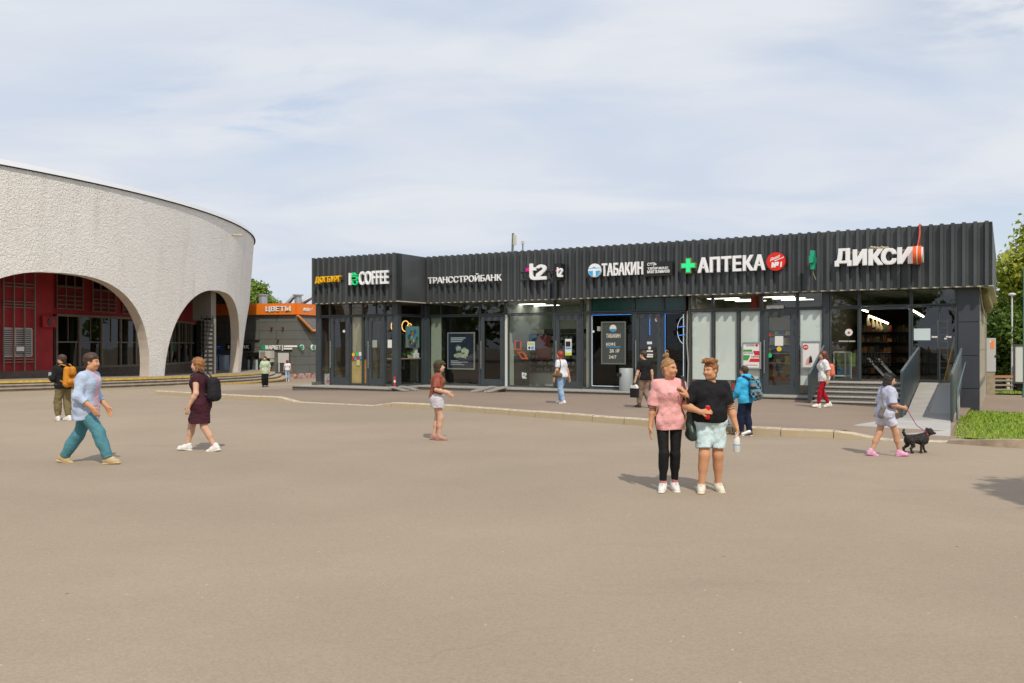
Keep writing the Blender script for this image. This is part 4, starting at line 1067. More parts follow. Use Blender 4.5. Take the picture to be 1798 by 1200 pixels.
mb = FB(o); mb.box(fu(974, FV - .6), fu(991, FV - .3), FV - .62, FV - .22, fz(982, 492, FV - .6), fz(982, 463, FV - .6)); mb.build('box', M_DARK, o)
t2_mark(o, 977.5, 989, 470, 487, FV - .622)
o = sign('shop_sign', 'white tobacco lettering with a round blue logo and a small black word panel', 1034, 490)
stext(o, 'ТАБАКИН', 1058, 1130, 461.5, 484, M_SIGNW, .03, .1)
mb = FB(o); mb.box(fu(1132, SV), fu(1181, SV), SV - .02, SV + .06, fz(1157, 485, SV), fz(1157, 459.5, SV)); mb.build('word_panel', M_DARK, o)
for i, s_ in enumerate(('сеть', 'табачных', 'магазинов')): stext(o, s_, 1137, (1153, 1174, 1176)[i], 461.5 + 6.4 * i, 467 + 6.4 * i, M_SIGNW, .010, .03, SV - .021)
mb = FB(o); uu, kk = fk(1045.5, SV); z_ = fz(1045.5, 475.5, SV); r_ = 12. * kk / FPX
mb.disc((uu, SV, z_), r_, 'y', .1, 36, 0)
def clipdisc(y0, y1, m, off):
    pp = []
    for q in np.linspace(0, 2 * math.pi, 60, endpoint=False):
        x, y = r_ * .93 * math.cos(q), r_ * .93 * math.sin(q); pp.append((uu + x, z_ + min(max(y, y0 * r_), y1 * r_)))
    mb.prism(pp, SV - .1 - off, SV - .1, 'y', m)
clipdisc(-1, -.05, 1, .008); clipdisc(.30, .36, 1, .008)
mb.box(uu - .13 * r_ * 1.6, uu + .13 * r_ * 1.6, SV - .115, SV - .1, z_ - r_ * .9, z_ + .1 * r_, 0); mb.box(uu - .25 * r_, uu + .18 * r_, SV - .112, SV - .1, z_ + .34 * r_, z_ + .50 * r_, 1)
mb.build('round_logo', [M_SIGNW, mat('logo_blue', (.05, .42, .78), .4, emit=(.05, .5, 1), estr=.05)], o)
stand(o, 1040, 1178, (468, 480))
def cross(o, px, py, hp_, v, m0, m1, side=False, w=.16):
    mb = FB(o); u, k = fk(px, v); z = fz(px, py, v); r = hp_ * k / FPX; a = r * .36
    def P(r, a): return [(-a, r), (a, r), (a, a), (r, a), (r, -a), (a, -a), (a, -r), (-a, -r), (-a, -a), (-r, -a), (-r, a), (-a, a)]
    if side:
        mb.prism([(v + p, z + q) for p, q in P(r, a)], u - w / 2, u + w / 2, 'x', 0); 
        for s in (-1, 1): mb.prism([(v + p, z + q) for p, q in P(r * .86, a * .74)], u + s * w / 2, u + s * (w / 2 + .012), 'x', 1)
    else:
        mb.prism([(u + p, z + q) for p, q in P(r, a)], v - w / 2, v + w / 2, 'y', 0); mb.prism([(u + p, z + q) for p, q in P(r * .86, a * .72)], v - w / 2 - .012, v - w / 2, 'y', 1)
    return mb.build('cross', [m0, m1], o)
M_CRB = mat('cross_body', (.16, .30, .06), .5); M_CRG = mat('cross_lit', (.02, .55, .22), .4, emit=(.02, 1., .35), estr=.45)
o = sign('shop_sign', 'white chemist lettering between a lit green cross and a red round badge', 1197, 482)
cross(o, 1209.5, 467, 13.5, SV - .05, M_CRB, M_CRG)
stext(o, 'АПТЕКА', 1226, 1344.5, 450, 477.5, M_SIGNW, .045, .1)
mb = FB(o); uu, kk = fk(1363.5, SV); z_ = fz(1363.5, 460, SV); mb.disc((uu, SV, z_), 16. * kk / FPX, 'y', .12, 40); ub_ = mb.build('red_badge', mat('badge_red', (.72, .02, .01), .4, emit=(1, .03, .01), estr=.06), o)
mb = FB(o); rr = 16 * kk / FPX
def badge(s_, x0, x1, z0, z1, bold, sh=0., ang=0.):
    v_, f_ = text_geo(s_, bold); out = []
    for a_, b_, c_ in v_:
        x = x0 + (x1 - x0) * a_ + sh * b_ * (z1 - z0); y = z0 + (z1 - z0) * b_ + ang * (a_) * (x1 - x0); out.append((uu + x * rr, SV - .12 - .012 * c_, z_ + y * rr))
    mb.add(out, f_, 0)
badge('Ваша', -.62, .38, .02, .42, .02, .3, .40); badge('№1', -.48, .62, -.66, -.06, .05, .1, .04)
mb.prism([(uu + x * rr, z_ + y * rr) for x, y in ((-.1, .02), (.86, .40), (.90, .50), (-.16, .10))], SV - .13, SV - .12, 'y', 0)
mb.build('badge_lettering', M_SIGNW, o); stand(o, 1200, 1370, (462, 472))
uu = fu(1427, FV - .55)
o = fthing('projecting_sign', 'green pharmacy cross seen edge on, standing out from the fascia with a loose wire', 'sign', uu, FV - .55, fz(1427, 474, FV - .55))
cross(o, 1427, 457, 16.5, FV - .55, mat('cross_teal', (.02, .38, .22), .4), mat('cross_teal2', (.01, .30, .17), .4), True, .13)
mb = FB(o); zz_ = fz(1427, 474, FV - .55); mb.tube([(uu + .02, FV - .5, zz_ + .05), (uu + .0, FV - .45, zz_ - .12), (uu + .08, FV - .42, zz_ - .34)], .012, 6); mb.tube([(uu, FV - .25, zz_ + .35), (uu, FV, zz_ + .35)], .025, 6); mb.build('wire', mat('wire_yellow', (.4, .36, .22), .6), o)
o = sign('shop_sign', 'heavy white grocery lettering on rusty rails', 1468, 468)
for s_, a, b, c, d_ in (('Д', 1466.5, 1496, 437, 468.5), ('И', 1498, 1523, 438.5, 467), ('К', 1525.5, 1551, 438, 466.5), ('С', 1547.5, 1575, 436.5, 465.5), ('И', 1576, 1603, 434.5, 464)): stext(o, s_, a, b, c, d_, M_SIGNW, .06, .12)
mb = FB(o)
for p in (442, 460): z = fz(1540, p, SV); mb.box(fu(1476, SV), fu(1612, SV), SV + .005, SV + .05, z - .03, z + .03)
mb.build('mounting_rail', mat('rusty_rail', (.28, .17, .13), .8, var=.3, vscale=8), o)
mb = FB(o); rnd = random.Random(2)
for i in range(12): px = 1528 + i * 2.6; mb.tube([(fu(px, SV), SV - .03, fz(px, 438 - (i > 8) * 2, SV)), (fu(px + 3.5, SV), SV - .03 - rnd.random() * .05, fz(px, 437 - rnd.random() * 3, SV))], .05, 6)
mb.build('cable_bundle', mat('foam_beige', (.45, .40, .27), .9), o)
uu = fu(1612, FV - .55); zc = fz(1612, 448, FV - .55)
o = fthing('projecting_sign', 'round orange drum sign on a red cable at the end of the grocery lettering', 'sign', uu, FV - .5, zc - .3)
mb = FB(o)
n_ = 32
for (r_a, x0_, x1_, m_) in ((.30, -.14, -.03, 0), (.305, -.03, -.005, 1), (.30, -.005, .11, 0), (.26, .11, .15, 1)):
    mb.prism([(FV - .5 + r_a * math.cos(2 * math.pi * k / n_), zc + r_a * math.sin(2 * math.pi * k / n_)) for k in range(n_)], uu + x0_, uu + x1_, 'x', m_)
mb.build('drum', [mat('drum_orange', (.85, .12, .02), .35), M_WHITE], o)
mb = FB(o); mb.tube([(uu - .02, FV - .5, zc + .28), (uu + .04, FV - .4, zc + .7), (uu + .02, FV - .2, FT_Z - .05), (uu + .02, FV - .1, FT_Z + .05), (uu, FV + .2, FT_Z + .04)], .025, 8); mb.build('cable', mat('cable_red', (.62, .05, .02), .5), o)

# ------------------------------------------------------------------ framed posters
def poster(label, px0, px1, py0, py1, v, fm, face, fill):
    pm = (px0 + px1) / 2; a, b, z0, z1 = fu(px0, v), fu(px1, v), fz(pm, py1, v), fz(pm, py0, v)
    o = fthing('framed_poster', label, 'poster', (a + b) / 2, v, z0)
    mb = FB(o); e = .05
    mb.box(a, a + e, v - .03, v + .02, z0, z1); mb.box(b - e, b, v - .03, v + .02, z0, z1); mb.box(a + e, b - e, v - .029, v + .02, z0, z0 + e); mb.box(a + e, b - e, v - .029, v + .02, z1 - e, z1)
    mb.build('frame', fm, o)
    mb = FB(o); mb.box(a + e, b - e, v - .005, v + .01, z0 + e, z1 - e); mb.build('sheet', face, o)
    def R(x0, x1, y0, y1): return a + (b - a) * x0, a + (b - a) * x1, z0 + (z1 - z0) * y0, z0 + (z1 - z0) * y1
    fill(o, R, v - .006)
def fill_bank(o, R, v):
    mb = FB(o); 
    for q in ((.12, .66, .835, .865), (.12, .58, .785, .815), (.12, .52, .74, .765), (.12, .40, .225, .24), (.12, .74, .19, .205), (.12, .5, .165, .18), (.12, .62, .12, .135)):
        x0, x1, y0, y1 = R(*q); mb.box(x0, x1, v - .004, v, y0, y1)
    mb.build('lettering', mat('poster_grey_text', (.45, .5, .55), .6), o)
    mb = FB(o); x0, x1, y0, y1 = R(.28, .74, .32, .58); rnd = random.Random(5)
    for k in range(11):
        cx, cy = rnd.uniform(x0, x1), rnd.uniform(y0, y1); w_ = rnd.uniform(.1, .2); q = rnd.uniform(0, 3)
        mb.prism([(cx + w_ * math.cos(q + j) * (1 if j % 2 else .6), cy + w_ * .7 * math.sin(q + j)) for j in (0, 1.57, 3.14, 4.71)], v - .004 - k * .0015, v, 'y', k % 2)
    mb.build('banknote_picture', [mat('note_pale', (.45, .50, .38), .7), mat('note_green', (.30, .38, .27), .7)], o)
poster('dark blue bank poster with a pale banknote picture behind the bank window', 786, 834, 584, 649, .12, mat('alu_frame', (.42, .43, .42), .4, .5), mat('poster_navy', (.012, .02, .045), .5), fill_bank)
def fill_tob(o, R, v):
    mb = FB(o); text(mb, 'ТАБАКИН', *R(.20, .78, .62, .715), v, .004, 0, .02); text(mb, 'КОФЕ', *R(.20, .58, .43, .51), v, .004, 0, .02); text(mb, 'ЗА 1₽', *R(.34, .74, .27, .36), v, .004, 0, .02); text(mb, '24/7', *R(.31, .62, .13, .21), v, .004, 0, .01)
    x0, x1, y0, y1 = R(.34, .62, .75, .93); mb.disc(((x0 + x1) / 2, v, (y0 + y1) / 2), (x1 - x0) / 2, 'y', .004, 28); mb.build('lettering', mat('poster_cream_text', (.72, .70, .60), .6), o)
    mb = FB(o); mb.box(*R(.20, .78, .395, .415)[:2], v - .004, v, *R(.20, .78, .395, .415)[2:]); mb.prism([((x0 + x1) / 2 + (x1 - x0) * .44 * math.cos(q), (y0 + y1) / 2 - .02 + min(0, (x1 - x0) * .44 * math.sin(q))) for q in np.linspace(math.pi, 2 * math.pi, 16)], v - .008, v - .004, 'y'); mb.build('blue_line', mat('poster_blue', (.05, .30, .55), .5), o)
poster('grey board listing cheap coffee behind the tobacco shop window', 1056, 1099, 565, 640, -.08, mat('board_edge', (.14, .15, .14), .5), mat('board_grey', (.055, .064, .060), .5), fill_tob)
def fill_ph1(o, R, v):
    mb = FB(o); text(mb, 'АПТЕКА', *R(.22, .66, .84, .90), v, .004, 0, .02); text(mb, 'ВЫГОДНЫЕ', *R(.10, .58, .565, .61), v, .004, 0, .02); mb.build('lettering', mat('poster_dark_text', (.06, .06, .06), .6), o)
    mb = FB(o); x0, x1, y0, y1 = R(.05, .53, .64, .72); mb.box(x0, x1, v - .004, v, y0, y1, 0); x0, x1, y0, y1 = R(.05, .43, .32, .51); mb.prism([(x0, y0), (x1 - .08, y0), (x1, y1), (x0, y1)], v - .004, v, 'y', 0)
    x0, x1, y0, y1 = R(.58, .95, .51, .67); mb.prism([(x0 + .06, y0), (x1, y0), (x1, y1), (x0, y1)], v - .004, v, 'y', 1); x0, x1, y0, y1 = R(.36, .95, .26, .385); mb.prism([(x0, y0), (x1, y0), (x1, y1), (x0 + .06, y1)], v - .004, v, 'y', 1)
    x0, x1, y0, y1 = R(.70, .84, .83, .92); mb.disc(((x0 + x1) / 2, v, (y0 + y1) / 2), (x1 - x0) / 2, 'y', .004, 20, 1)
    mb.build('colour_blocks', [mat('poster_green', (.06, .33, .05), .5), mat('poster_red', (.62, .02, .02), .5)], o)
    mb = FB(o); text(mb, 'ЦЕНЫ', *R(.50, .92, .42, .485), v, .006, 0, .03); x0, x1, y0, y1 = R(.2, .82, .13, .15); mb.box(x0, x1, v - .004, v, y0, y1); mb.build('red_lettering', mat('poster_red_text', (.55, .05, .05), .6), o)
poster('white chemist price poster with green and red blocks', 1303, 1336.5, 601, 648, -.10, mat('alu_frame'), mat('poster_white', (.78, .78, .76), .5), fill_ph1)
def fill_ph2(o, R, v):
    mb = FB(o); x0, x1, y0, y1 = R(.08, .36, .66, .88); mb.disc(((x0 + x1) / 2, v, (y0 + y1) / 2), (x1 - x0) / 2, 'y', .004, 24); mb.build('red_disc', mat('poster_red'), o)
    mb = FB(o); text(mb, '40%', *R(.12, .32, .74, .80), v, .008, 0, .03); mb.build('lettering', M_PAPER, o)
    mb = FB(o); x0, x1, y0, y1 = R(.2, .62, .12, .5); mb.prism([(x0, y0), (x1 - .1, y0), (x1 - .05, y0 + .2), (x0 + .2, y1), (x0 + .05, y0 + .2)], v - .004, v, 'y', 0); mb.prism([(x0 + .12, y0 + .06), (x0 + .25, y0 + .1), (x0 + .22, y0 + .3), (x0 + .15, y0 + .3)], v - .007, v - .004, 'y', 1); mb.build('hand_picture', [mat('poster_skin', (.70, .36, .28), .6), M_DARK], o)
poster('white chemist poster with a red discount disc, half behind the stair screen', 1407, 1442, 599, 647, -.10, mat('alu_frame'), mat('poster_white'), fill_ph2)

# ------------------------------------------------------------------ stairs, ramp, screens
uS0, uS1 = fu(1448, -.35), fu(1608, -1.2)
LV = -1.15; NST = 5; TR = .36; RI = (zD + .05) / NST
st = fthing('entrance_stairs', 'grey stone stairs leading up to the open grocery doorway', 'stairs', uS0, LV, 0)
for i in range(NST):
    zt = zD - .02 - RI * i; v0 = LV - TR * i
    mb = FB(st); mb.box(uS0 + .01, uS1 - .01, v0 + .03, (v0 + TR) if i else -.09, -.9, zt - .04, 1); mb.bbox(uS0, uS1, v0, (v0 + TR + .028) if i else -.088, zt - .04, zt, .012, 0)
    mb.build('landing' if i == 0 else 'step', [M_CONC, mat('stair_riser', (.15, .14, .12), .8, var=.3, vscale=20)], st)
# ramp: local frame skewed slightly from the shop front
ra_, rb_ = (13.09, -.6), (13.42, -9.0)       # its two long edges at top and bottom
rc_, rd_ = (14.27, -.6), (14.42, -9.0)
def rz_(v): return zD - .02 - (zD + .10) * (-.6 - v) / 11.6
rp = fthing('wheelchair_ramp', 'long pale concrete ramp with shadow stripes modelled as ribs beside the grocery stairs', 'ramp', 13.5, -1, 0)
mb = FB(rp)
top = [(ra_[0] + .02, -.1, zD - .02), (rc_[0] - .02, -.1, zD - .02)]
prof = []
for i in range(13):
    f = i / 12; v = -.6 - 11.6 * f; e = (v + .6) / (-8.4)
    l = ra_[0] + (rb_[0] - ra_[0]) * e - (.0 if f < .72 else (f - .72) * 4.2); r = rc_[0] + (rd_[0] - rc_[0]) * e + (0 if f < .72 else (f - .72) * .35)
    gw = W(l, v); z = max(rz_(v), float(g(gw.x, gw.y)) + (.175 if f < .9 else .175 - .10 * (f - .9) / .1)); prof.append((l, r, v, z))
for (l0, r0, v0, z0), (l1, r1, v1, z1) in zip(prof[:-1], prof[1:]):
    mb.quad((l0, v0, z0), (l1, v1, z1), (r1, v1, z1), (r0, v0, z0), 0)
    mb.quad((l0, v0, -1), (l1, v1, -1), (l1, v1, z1), (l0, v0, z0), 0); mb.quad((r0, v0, z0), (r1, v1, z1), (r1, v1, -1), (r0, v0, -1), 0)
l0, r0, v0, z0 = prof[0]; mb.quad((l0, -.1, z0), (l0, v0, z0), (r0, v0, z0), (r0, -.1, z0), 0)
l0, r0, v0, z0 = prof[-1]; mb.quad((l0, v0, -1), (r0, v0, -1), (r0, v0, z0), (l0, v0, z0), 0)
mb.build('deck', mat('ramp_concrete', (.42, .40, .37), .85, var=.12, vscale=1.5, bump=.2, bscale=40), rp)
mb = FB(rp); n = 64  # raised pale ribs standing in for the striped shadow of the slatted railing
for i in range(n):
    f0 = .02 + .60 * i / n; f1 = f0 + .60 / n * .6
    def at(f, a):
        v = -.6 - 11.6 * f; e = (v + .6) / (-8.4); l = ra_[0] + (rb_[0] - ra_[0]) * e; r = rc_[0] + (rd_[0] - rc_[0]) * e; return (l + (r - l) * a, v, rz_(v))
    a0, a1 = .50, .95
    p = [at(f0, a0), at(f0, a1), at(f1, a1), at(f1, a0)]
    mb.add([(x, y, z + .012) for x, y, z in p] + [(x, y, z - .02) for x, y, z in p], [(0, 1, 2, 3), (0, 4, 5, 1), (2, 6, 7, 3), (1, 5, 6, 2), (3, 7, 4, 0)], 0)
mb.build('shadow_ribs', mat('pale_shadow_rib', (.60, .59, .57), .6, .0), rp)
def screen(name, label, u0, v0, z0, u1, v1, z1, h, base_in=0., perf=False, hand=False):
    """sheet metal side screen from (u0,v0,z0) down to (u1,v1,z1)"""
    o = fthing(name, label, 'railing', (u0 + u1) / 2, (v0 + v1) / 2, min(z0, z1))
    mb = FB(o); t = .025
    d = Vector((u1 - u0, v1 - v0, 0)).normalized(); nn = Vector((-d.y, d.x, 0)) * t
    A = [Vector((u0, v0, z0)), Vector((u1, v1, z1)), Vector((u1, v1, z1 + h)), Vector((u0, v0, z0 + h))]
    v = [tuple(p - nn) for p in A] + [tuple(p + nn) for p in A]
    mb.add(v, [(0, 1, 2, 3), (7, 6, 5, 4), (1, 5, 6, 2), (0, 3, 7, 4), (0, 4, 5, 1)], 0); mb.build('sheet', M_PANEL if False else mat('screen_teal_grey', (.045, .062, .068), .4, .0, var=.1, vscale=1.5), o)
    mb = FB(o)
    q0, q1 = A[3], A[2]; dd = (q1 - q0).normalized()
    mb.tube([tuple(q0 - dd * .01 + Vector((0, 0, .02))), tuple(q1 + Vector((0, 0, .02)))], .035, 8); mb.build('top_rail', mat('rail_blue_grey', (.10, .14, .16), .35), o)
    mb = FB(o)
    for f in (.04, .5, .96):
        p = A[0].lerp(A[1], f); mb.box(p.x - .03, p.x + .03, p.y - .03, p.y + .03, p.z - .35, p.z + h * .9)
    mb.build('post', M_FRAME, o)
    if perf:
        mb = FB(o)
        for i in range(16):
            p = A[0].lerp(A[1], (i + .5) / 16); 
            for zf in (.1, .5, .9): mb.tube([tuple(p + Vector((-t - .004, 0, h * zf))), tuple(p + Vector((-t, 0, h * zf)))], .022, 8)
        mb.build('hole', M_STEEL, o)
    if hand:
        mb = FB(o); pp = [A[0].lerp(A[1], f) + Vector((.12, 0, .72)) for f in (.05, .5, .97)]; pp = [pp[0]] + pp[1:] + [pp[-1] + Vector((0, -.05, -.7))]
        mb.tube([tuple(p) for p in pp], .022, 8); mb.build('handrail', mat('rail_blue_grey'), o)
    return o
screen('railing', 'dark sheet screen beside the stairs next to the chemist window', uS0 - .03, -.35, zD + .22, fu(1420, -3.05), -3.05, -.05, .95, perf=True)
screen('railing', 'dark sheet screen between the grocery stairs and the ramp', 13.05, -.55, zD - .02, 13.36, -9.0, rz_(-9.0), 1.12)
screen('railing', 'dark sheet screen along the grass side of the ramp', 14.31, -.7, zD - .02, 14.45, -9.3, rz_(-9.3), 1.1, hand=True)
# channels for prams on the plinth edge
def pram(label, px, pxd, v0, lean):
    u = fu(px, v0); o = fthing('pram_ramp', label, 'ramp', u, v0 - .3, -.1, group='pram channels on the plinth')
    for k in range(2):
        mb = FB(o); uu = u + k * pxd
        gz = W(uu, v0 - .85); z1 = float(g(gz.x, gz.y)) + .155; z0 = ZF
        pts_ = [(uu, v0 + .12, z0 + .01), (uu, v0 - .02, z0 + .01), (uu + lean, v0 - .85, z1)]
        for (a, b) in zip(pts_[:-1], pts_[1:]):
            for w0, w1, h in ((0, .10, .02), (0, .02, .06), (.08, .10, .06), (.16, .26, .02), (.16, .18, .06), (.24, .26, .06)):
                mb.add([(a[0] + w0, a[1], a[2]), (a[0] + w1, a[1], a[2]), (b[0] + w1, b[1], b[2]), (b[0] + w0, b[1], b[2]), (a[0] + w0, a[1], a[2] + h), (a[0] + w1, a[1], a[2] + h), (b[0] + w1, b[1], b[2] + h), (b[0] + w0, b[1], b[2] + h)],
                       [(0, 1, 2, 3), (7, 6, 5, 4), (0, 4, 5, 1), (2, 6, 7, 3), (1, 5, 6, 2), (3, 7, 4, 0)])
        mb.build('channel', mat('galvanised', (.60, .60, .56), .4, .5), o)
ue = fu(683, BV - 1.25); o = fthing('pram_ramp', 'pair of galvanised pram channels at the corner of the coffee shop plinth', 'ramp', ue, -2.8, -.1, 'pram channels on the plinth')
for vv_ in (-3.15, -2.45):
    q = W(ue + .72, vv_); z1 = float(g(q.x, q.y)) + .155; z0 = ZF - .03; mb = FB(o)
    for w0, w1, h in ((0, .10, .02), (0, .02, .06), (.08, .10, .06), (.17, .27, .02), (.17, .19, .06), (.25, .27, .06)):
        for a_, b_ in (((ue - .15, z0), (ue + .01, z0)), ((ue + .01, z0), (ue + .72, z1))):
            v_ = [(x, vv_ + w, z + k) for k in (0, h) for x, z, w in ((a_[0], a_[1], w0), (b_[0], b_[1], w0), (b_[0], b_[1], w1), (a_[0], a_[1], w1))]
            mb.add(v_, [(0, 3, 2, 1), (4, 5, 6, 7), (0, 1, 5, 4), (1, 2, 6, 5), (2, 3, 7, 6), (3, 0, 4, 7)])
    mb.build('channel', mat('galvanised', (.60, .60, .56), .4, .5), o)
pram('pair of galvanised pram channels below the bank door', 859, .62, PV, -.35)
# litter bin on the plinth
bu = fu(1099.5, -.45); o = fthing('litter_bin', 'grey cylindrical litter bin on the ledge beside the tobacco shop door', 'bin', bu, -.45, ZF - .02)
mb = FB(o); mb.lathe((bu, -.45, ZF - .02), [(.26, 0), (.27, .02), (.27, .86), (.255, .88), (.2, .885)], 32); mb.build('body', mat('bin_grey', (.36, .39, .40), .45, .1), o)
mb = FB(o); mb.bbox(bu - .3, bu - .08, -.72, -.6, ZF + .55, ZF + .68, .02); mb.build('opening', M_DARK, o)
# little extinguisher-red post in coffee window
pu, pk = fk(693, BV - .2); o = fthing('warning_post', 'small red and white warning post by the coffee shop corner', 'post', pu, BV - .2, ZF - .04)
mb = FB(o); mb.cyl((pu, BV - .2), .045, ZF - .04, ZF + .42, 14, 0); mb.cyl((pu, BV - .2), .047, ZF + .16, ZF + .26, 14, 1); mb.build('post', [M_RUST, M_WHITE], o)

# ------------------------------------------------------------------ inside the shops
def lightpanel(label, u, v, z, w_, d_, grp=None, e=5.):
    o = fthing('ceiling_light', label, 'light', u, v, z, grp); mb = FB(o); mb.box(u - w_ / 2 - .03, u + w_ / 2 + .03, v - d_ / 2 - .03, v + d_ / 2 + .03, z, z + .03); mb.build('frame', M_WHITE, o)
    mb = FB(o); mb.box(u - w_ / 2, u + w_ / 2, v - d_ / 2, v + d_ / 2, z - .012, z - .002); mb.build('diffuser', mat('light_diffuser%g' % e, (.8, .8, .75), .5, emit=(1, .97, .88), estr=e), o)
for i, (px, v) in enumerate(((930, 1.2), (955, 2.6))): lightpanel('flat ceiling light in the phone shop, ' + ('near the glass' if i == 0 else 'deeper inside'), fu(px, v), v, 3.69, 1.4, .35)
for i, (px, v) in enumerate(((1270, 1.0), (1300, 2.2), (1318, 3.4), (1365, 1.0), (1385, 2.2), (1400, 3.4))): lightpanel('flat ceiling light in the chemist shop', fu(px, v), v, 3.69, 1.2, .3, 'ceiling lights of the chemist shop', 4.)
# phone shop: display wall, counter, accessory stand
ua, ub = fu(912, 2.2), fu(1010, 2.2)
o = fthing('display_rack', 'black display rack with rows of small phone accessories in the phone shop', 'rack', ua, 2.2, ZF)
mb = FB(o); zt = fz(950, 587, 2.2); zb = fz(950, 652, 2.2)
mb.box(ua, ub, 2.3, 2.5, zb, zt); mb.box(ua - .4, ub + .4, 2.16, 2.5, zt + .02, zt + .22); mb.box(ua - .1, ub, 2.1, 2.5, zb - .18, zb); mb.build('back', mat('rack_black', (.02, .022, .022), .6), o)
for r in range(6):
    z = zb + (zt - zb) * r / 6; mb = FB(o); mb.box(ua, ub, 1.98, 2.3, z, z + .02); 
    rnd = random.Random(r)
    for i in range(int((ub - ua) / .09)):
        x = ua + .03 + i * .09; h = rnd.uniform(.12, .2)
        mb.box(x, x + .055, 2.02 + rnd.random() * .1, 2.2, z + .022, z + h, 1 + rnd.randrange(4))
    mb.build('shelf', [mat('shelf_grey', (.06, .06, .06), .5), mat('pack_silver', (.30, .32, .31), .4), mat('pack_black', (.03, .03, .035), .4), mat('pack_green', (.10, .20, .14), .5), mat('pack_white', (.42, .42, .40), .5)], o)
mb = FB(o); mb.box(ua + .1, ua + 1.0, 1.96, 1.98, zb + 1.05, zt - .02, 0); mb.box(ua + 1.02, ua + 1.7, 1.96, 1.98, zb + .5, zt - .06, 1); mb.build('banner', [mat('banner_blue', (.03, .16, .28), .5), mat('banner_red', (.20, .035, .03), .5)], o)
mb = FB(o); mb.box(ua + .55, ua + 1.3, 2.13, 2.15, zt + .03, zt + .21); mb.build('paper_sign', mat('pale_notice'), o)
o = fthing('counter', 'pale grey counter below the phone display', 'counter', ua, 1.7, ZF); mb = FB(o); mb.bbox(fu(926, 1.6), fu(985, 1.6), 1.6, 2.05, ZF, fz(950, 655, 1.6), .02); mb.build('body', mat('counter_grey', (.40, .42, .37), .5), o)
mb = FB(o); mb.box(fu(925, 1.6), fu(986, 1.6), 1.56, 2.09, fz(950, 655, 1.6) + .002, fz(950, 655, 1.6) + .04); mb.build('top', mat('counter_top', (.16, .16, .15), .4), o)
us_ = fu(912, .7); o = fthing('display_stand', 'dark display stand topped with orange framed phone dummies', 'stand', us_, .7, ZF)
mb = FB(o); mb.bbox(fu(902, .7), fu(925, .7), .6, .95, ZF, fz(912, 625, .7), .02); mb.build('body', mat('stand_dark', (.03, .028, .027), .5), o)
t2_mark(o, 917, 925, 654, 665, .595)
M_OR = mat('frame_orange', (.75, .11, .015), .4)
def phone(px0, px1, py0, py1, lean):
    mb = FB(o); v = .5; a, b = fu(px0, v), fu(px1, v); z0, z1 = fz(px0, py1, v), fz(px0, py0, v); e = .06
    def P(x, z): return (x + lean * (1 - (z - z0) / (z1 - z0)), z)
    for (x0, x1, y0, y1) in ((a, a + e, z0, z1), (b - e, b, z0, z1), (a + e, b - e, z0, z0 + e), (a + e, b - e, z1 - e, z1)): mb.prism([P(x0, y0), P(x1, y0), P(x1, y1), P(x0, y1)], v, v + .06, 'y', 0)
    mb.prism([P(a + e, z0 + e), P(b - e, z0 + e), P(b - e, z1 - e), P(a + e, z1 - e)], v + .02, v + .05, 'y', 1); mb.build('phone_dummy', [M_OR, M_DARK], o)
phone(903.5, 915, 598, 615, 0); phone(908, 919, 618, 631, .22)
# dark rack and chairs in the tobacco shop
ua, ub = fu(1060, 3.2), fu(1195, 3.2)
o = fthing('display_rack', 'dark shelving along the back of the tobacco shop', 'rack', ua, 3.2, ZF)
for r in range(6): mb = FB(o); mb.box(ua, ub, 3.2, 3.7, ZF + .3 + r * .42, ZF + .33 + r * .42); mb.build('shelf', mat('shelf_grey'), o)
mb = FB(o); mb.box(ua, ub, 3.7, 3.75, ZF, 2.7); rnd = random.Random(9)
for i in range(60): x = rnd.uniform(ua, ub - .2); z = ZF + .335 + rnd.randrange(6) * .42; mb.box(x, x + rnd.uniform(.06, .2), 3.3, 3.5, z, z + rnd.uniform(.1, .28), 1 + i % 2)
mb.build('back', [mat('rack_black'), mat('pack_dim', (.06, .055, .05), .6), mat('pack_dim2', (.09, .07, .05), .6)], o)
# chemist: stocked counter and shelves
ua, ub = fu(1345, 1.9), fu(1403, 1.9); z1 = fz(1370, 638, 1.9)
o = fthing('chemist_counter', 'chemist counter front packed with colourful medicine boxes seen through the door', 'counter', ua, 1.9, ZF)
mb = FB(o); mb.box(ua - .6, ub + .3, 1.95, 2.5, ZF, z1, 0); mb.box(ua - .6, ub + .3, 1.9, 1.95, fz(1370, 668, 1.9), fz(1370, 663, 1.9), 1); mb.build('body', [mat('counter_beige', (.32, .31, .26), .6), mat('dull_red')], o)
rnd = random.Random(3); cols_ = [mat('box_yellow', (.45, .36, .06), .5), mat('box_olive', (.22, .25, .07), .5), mat('box_blue', (.04, .12, .28), .5), mat('box_red', (.42, .04, .03), .5), mat('box_pale', (.42, .42, .36), .5), mat('box_dark', (.05, .06, .05), .5), mat('box_orange', (.5, .2, .03), .5)]
mb = FB(o); zlo = fz(1370, 662, 1.9)
for r in range(4):
    x = ua - .6; z = zlo + (z1 - zlo) * r / 4
    while x < ub + .2: wd = rnd.uniform(.08, .2); mb.box(x, x + wd - .012, 1.86 + rnd.random() * .05, 1.945, z + .015, z + (z1 - zlo) / 4 * rnd.uniform(.6, .95), rnd.randrange(7)); x += wd
mb.build('medicine_box', cols_, o); 
o = fthing('chemist_shelf', 'tall shelf of bottles and boxes behind the chemist counter', 'shelf', ua, 4.2, ZF)
mb = FB(o); mb.box(ua - 1.6, ub + .8, 4.5, 4.6, ZF, 2.5, 5)
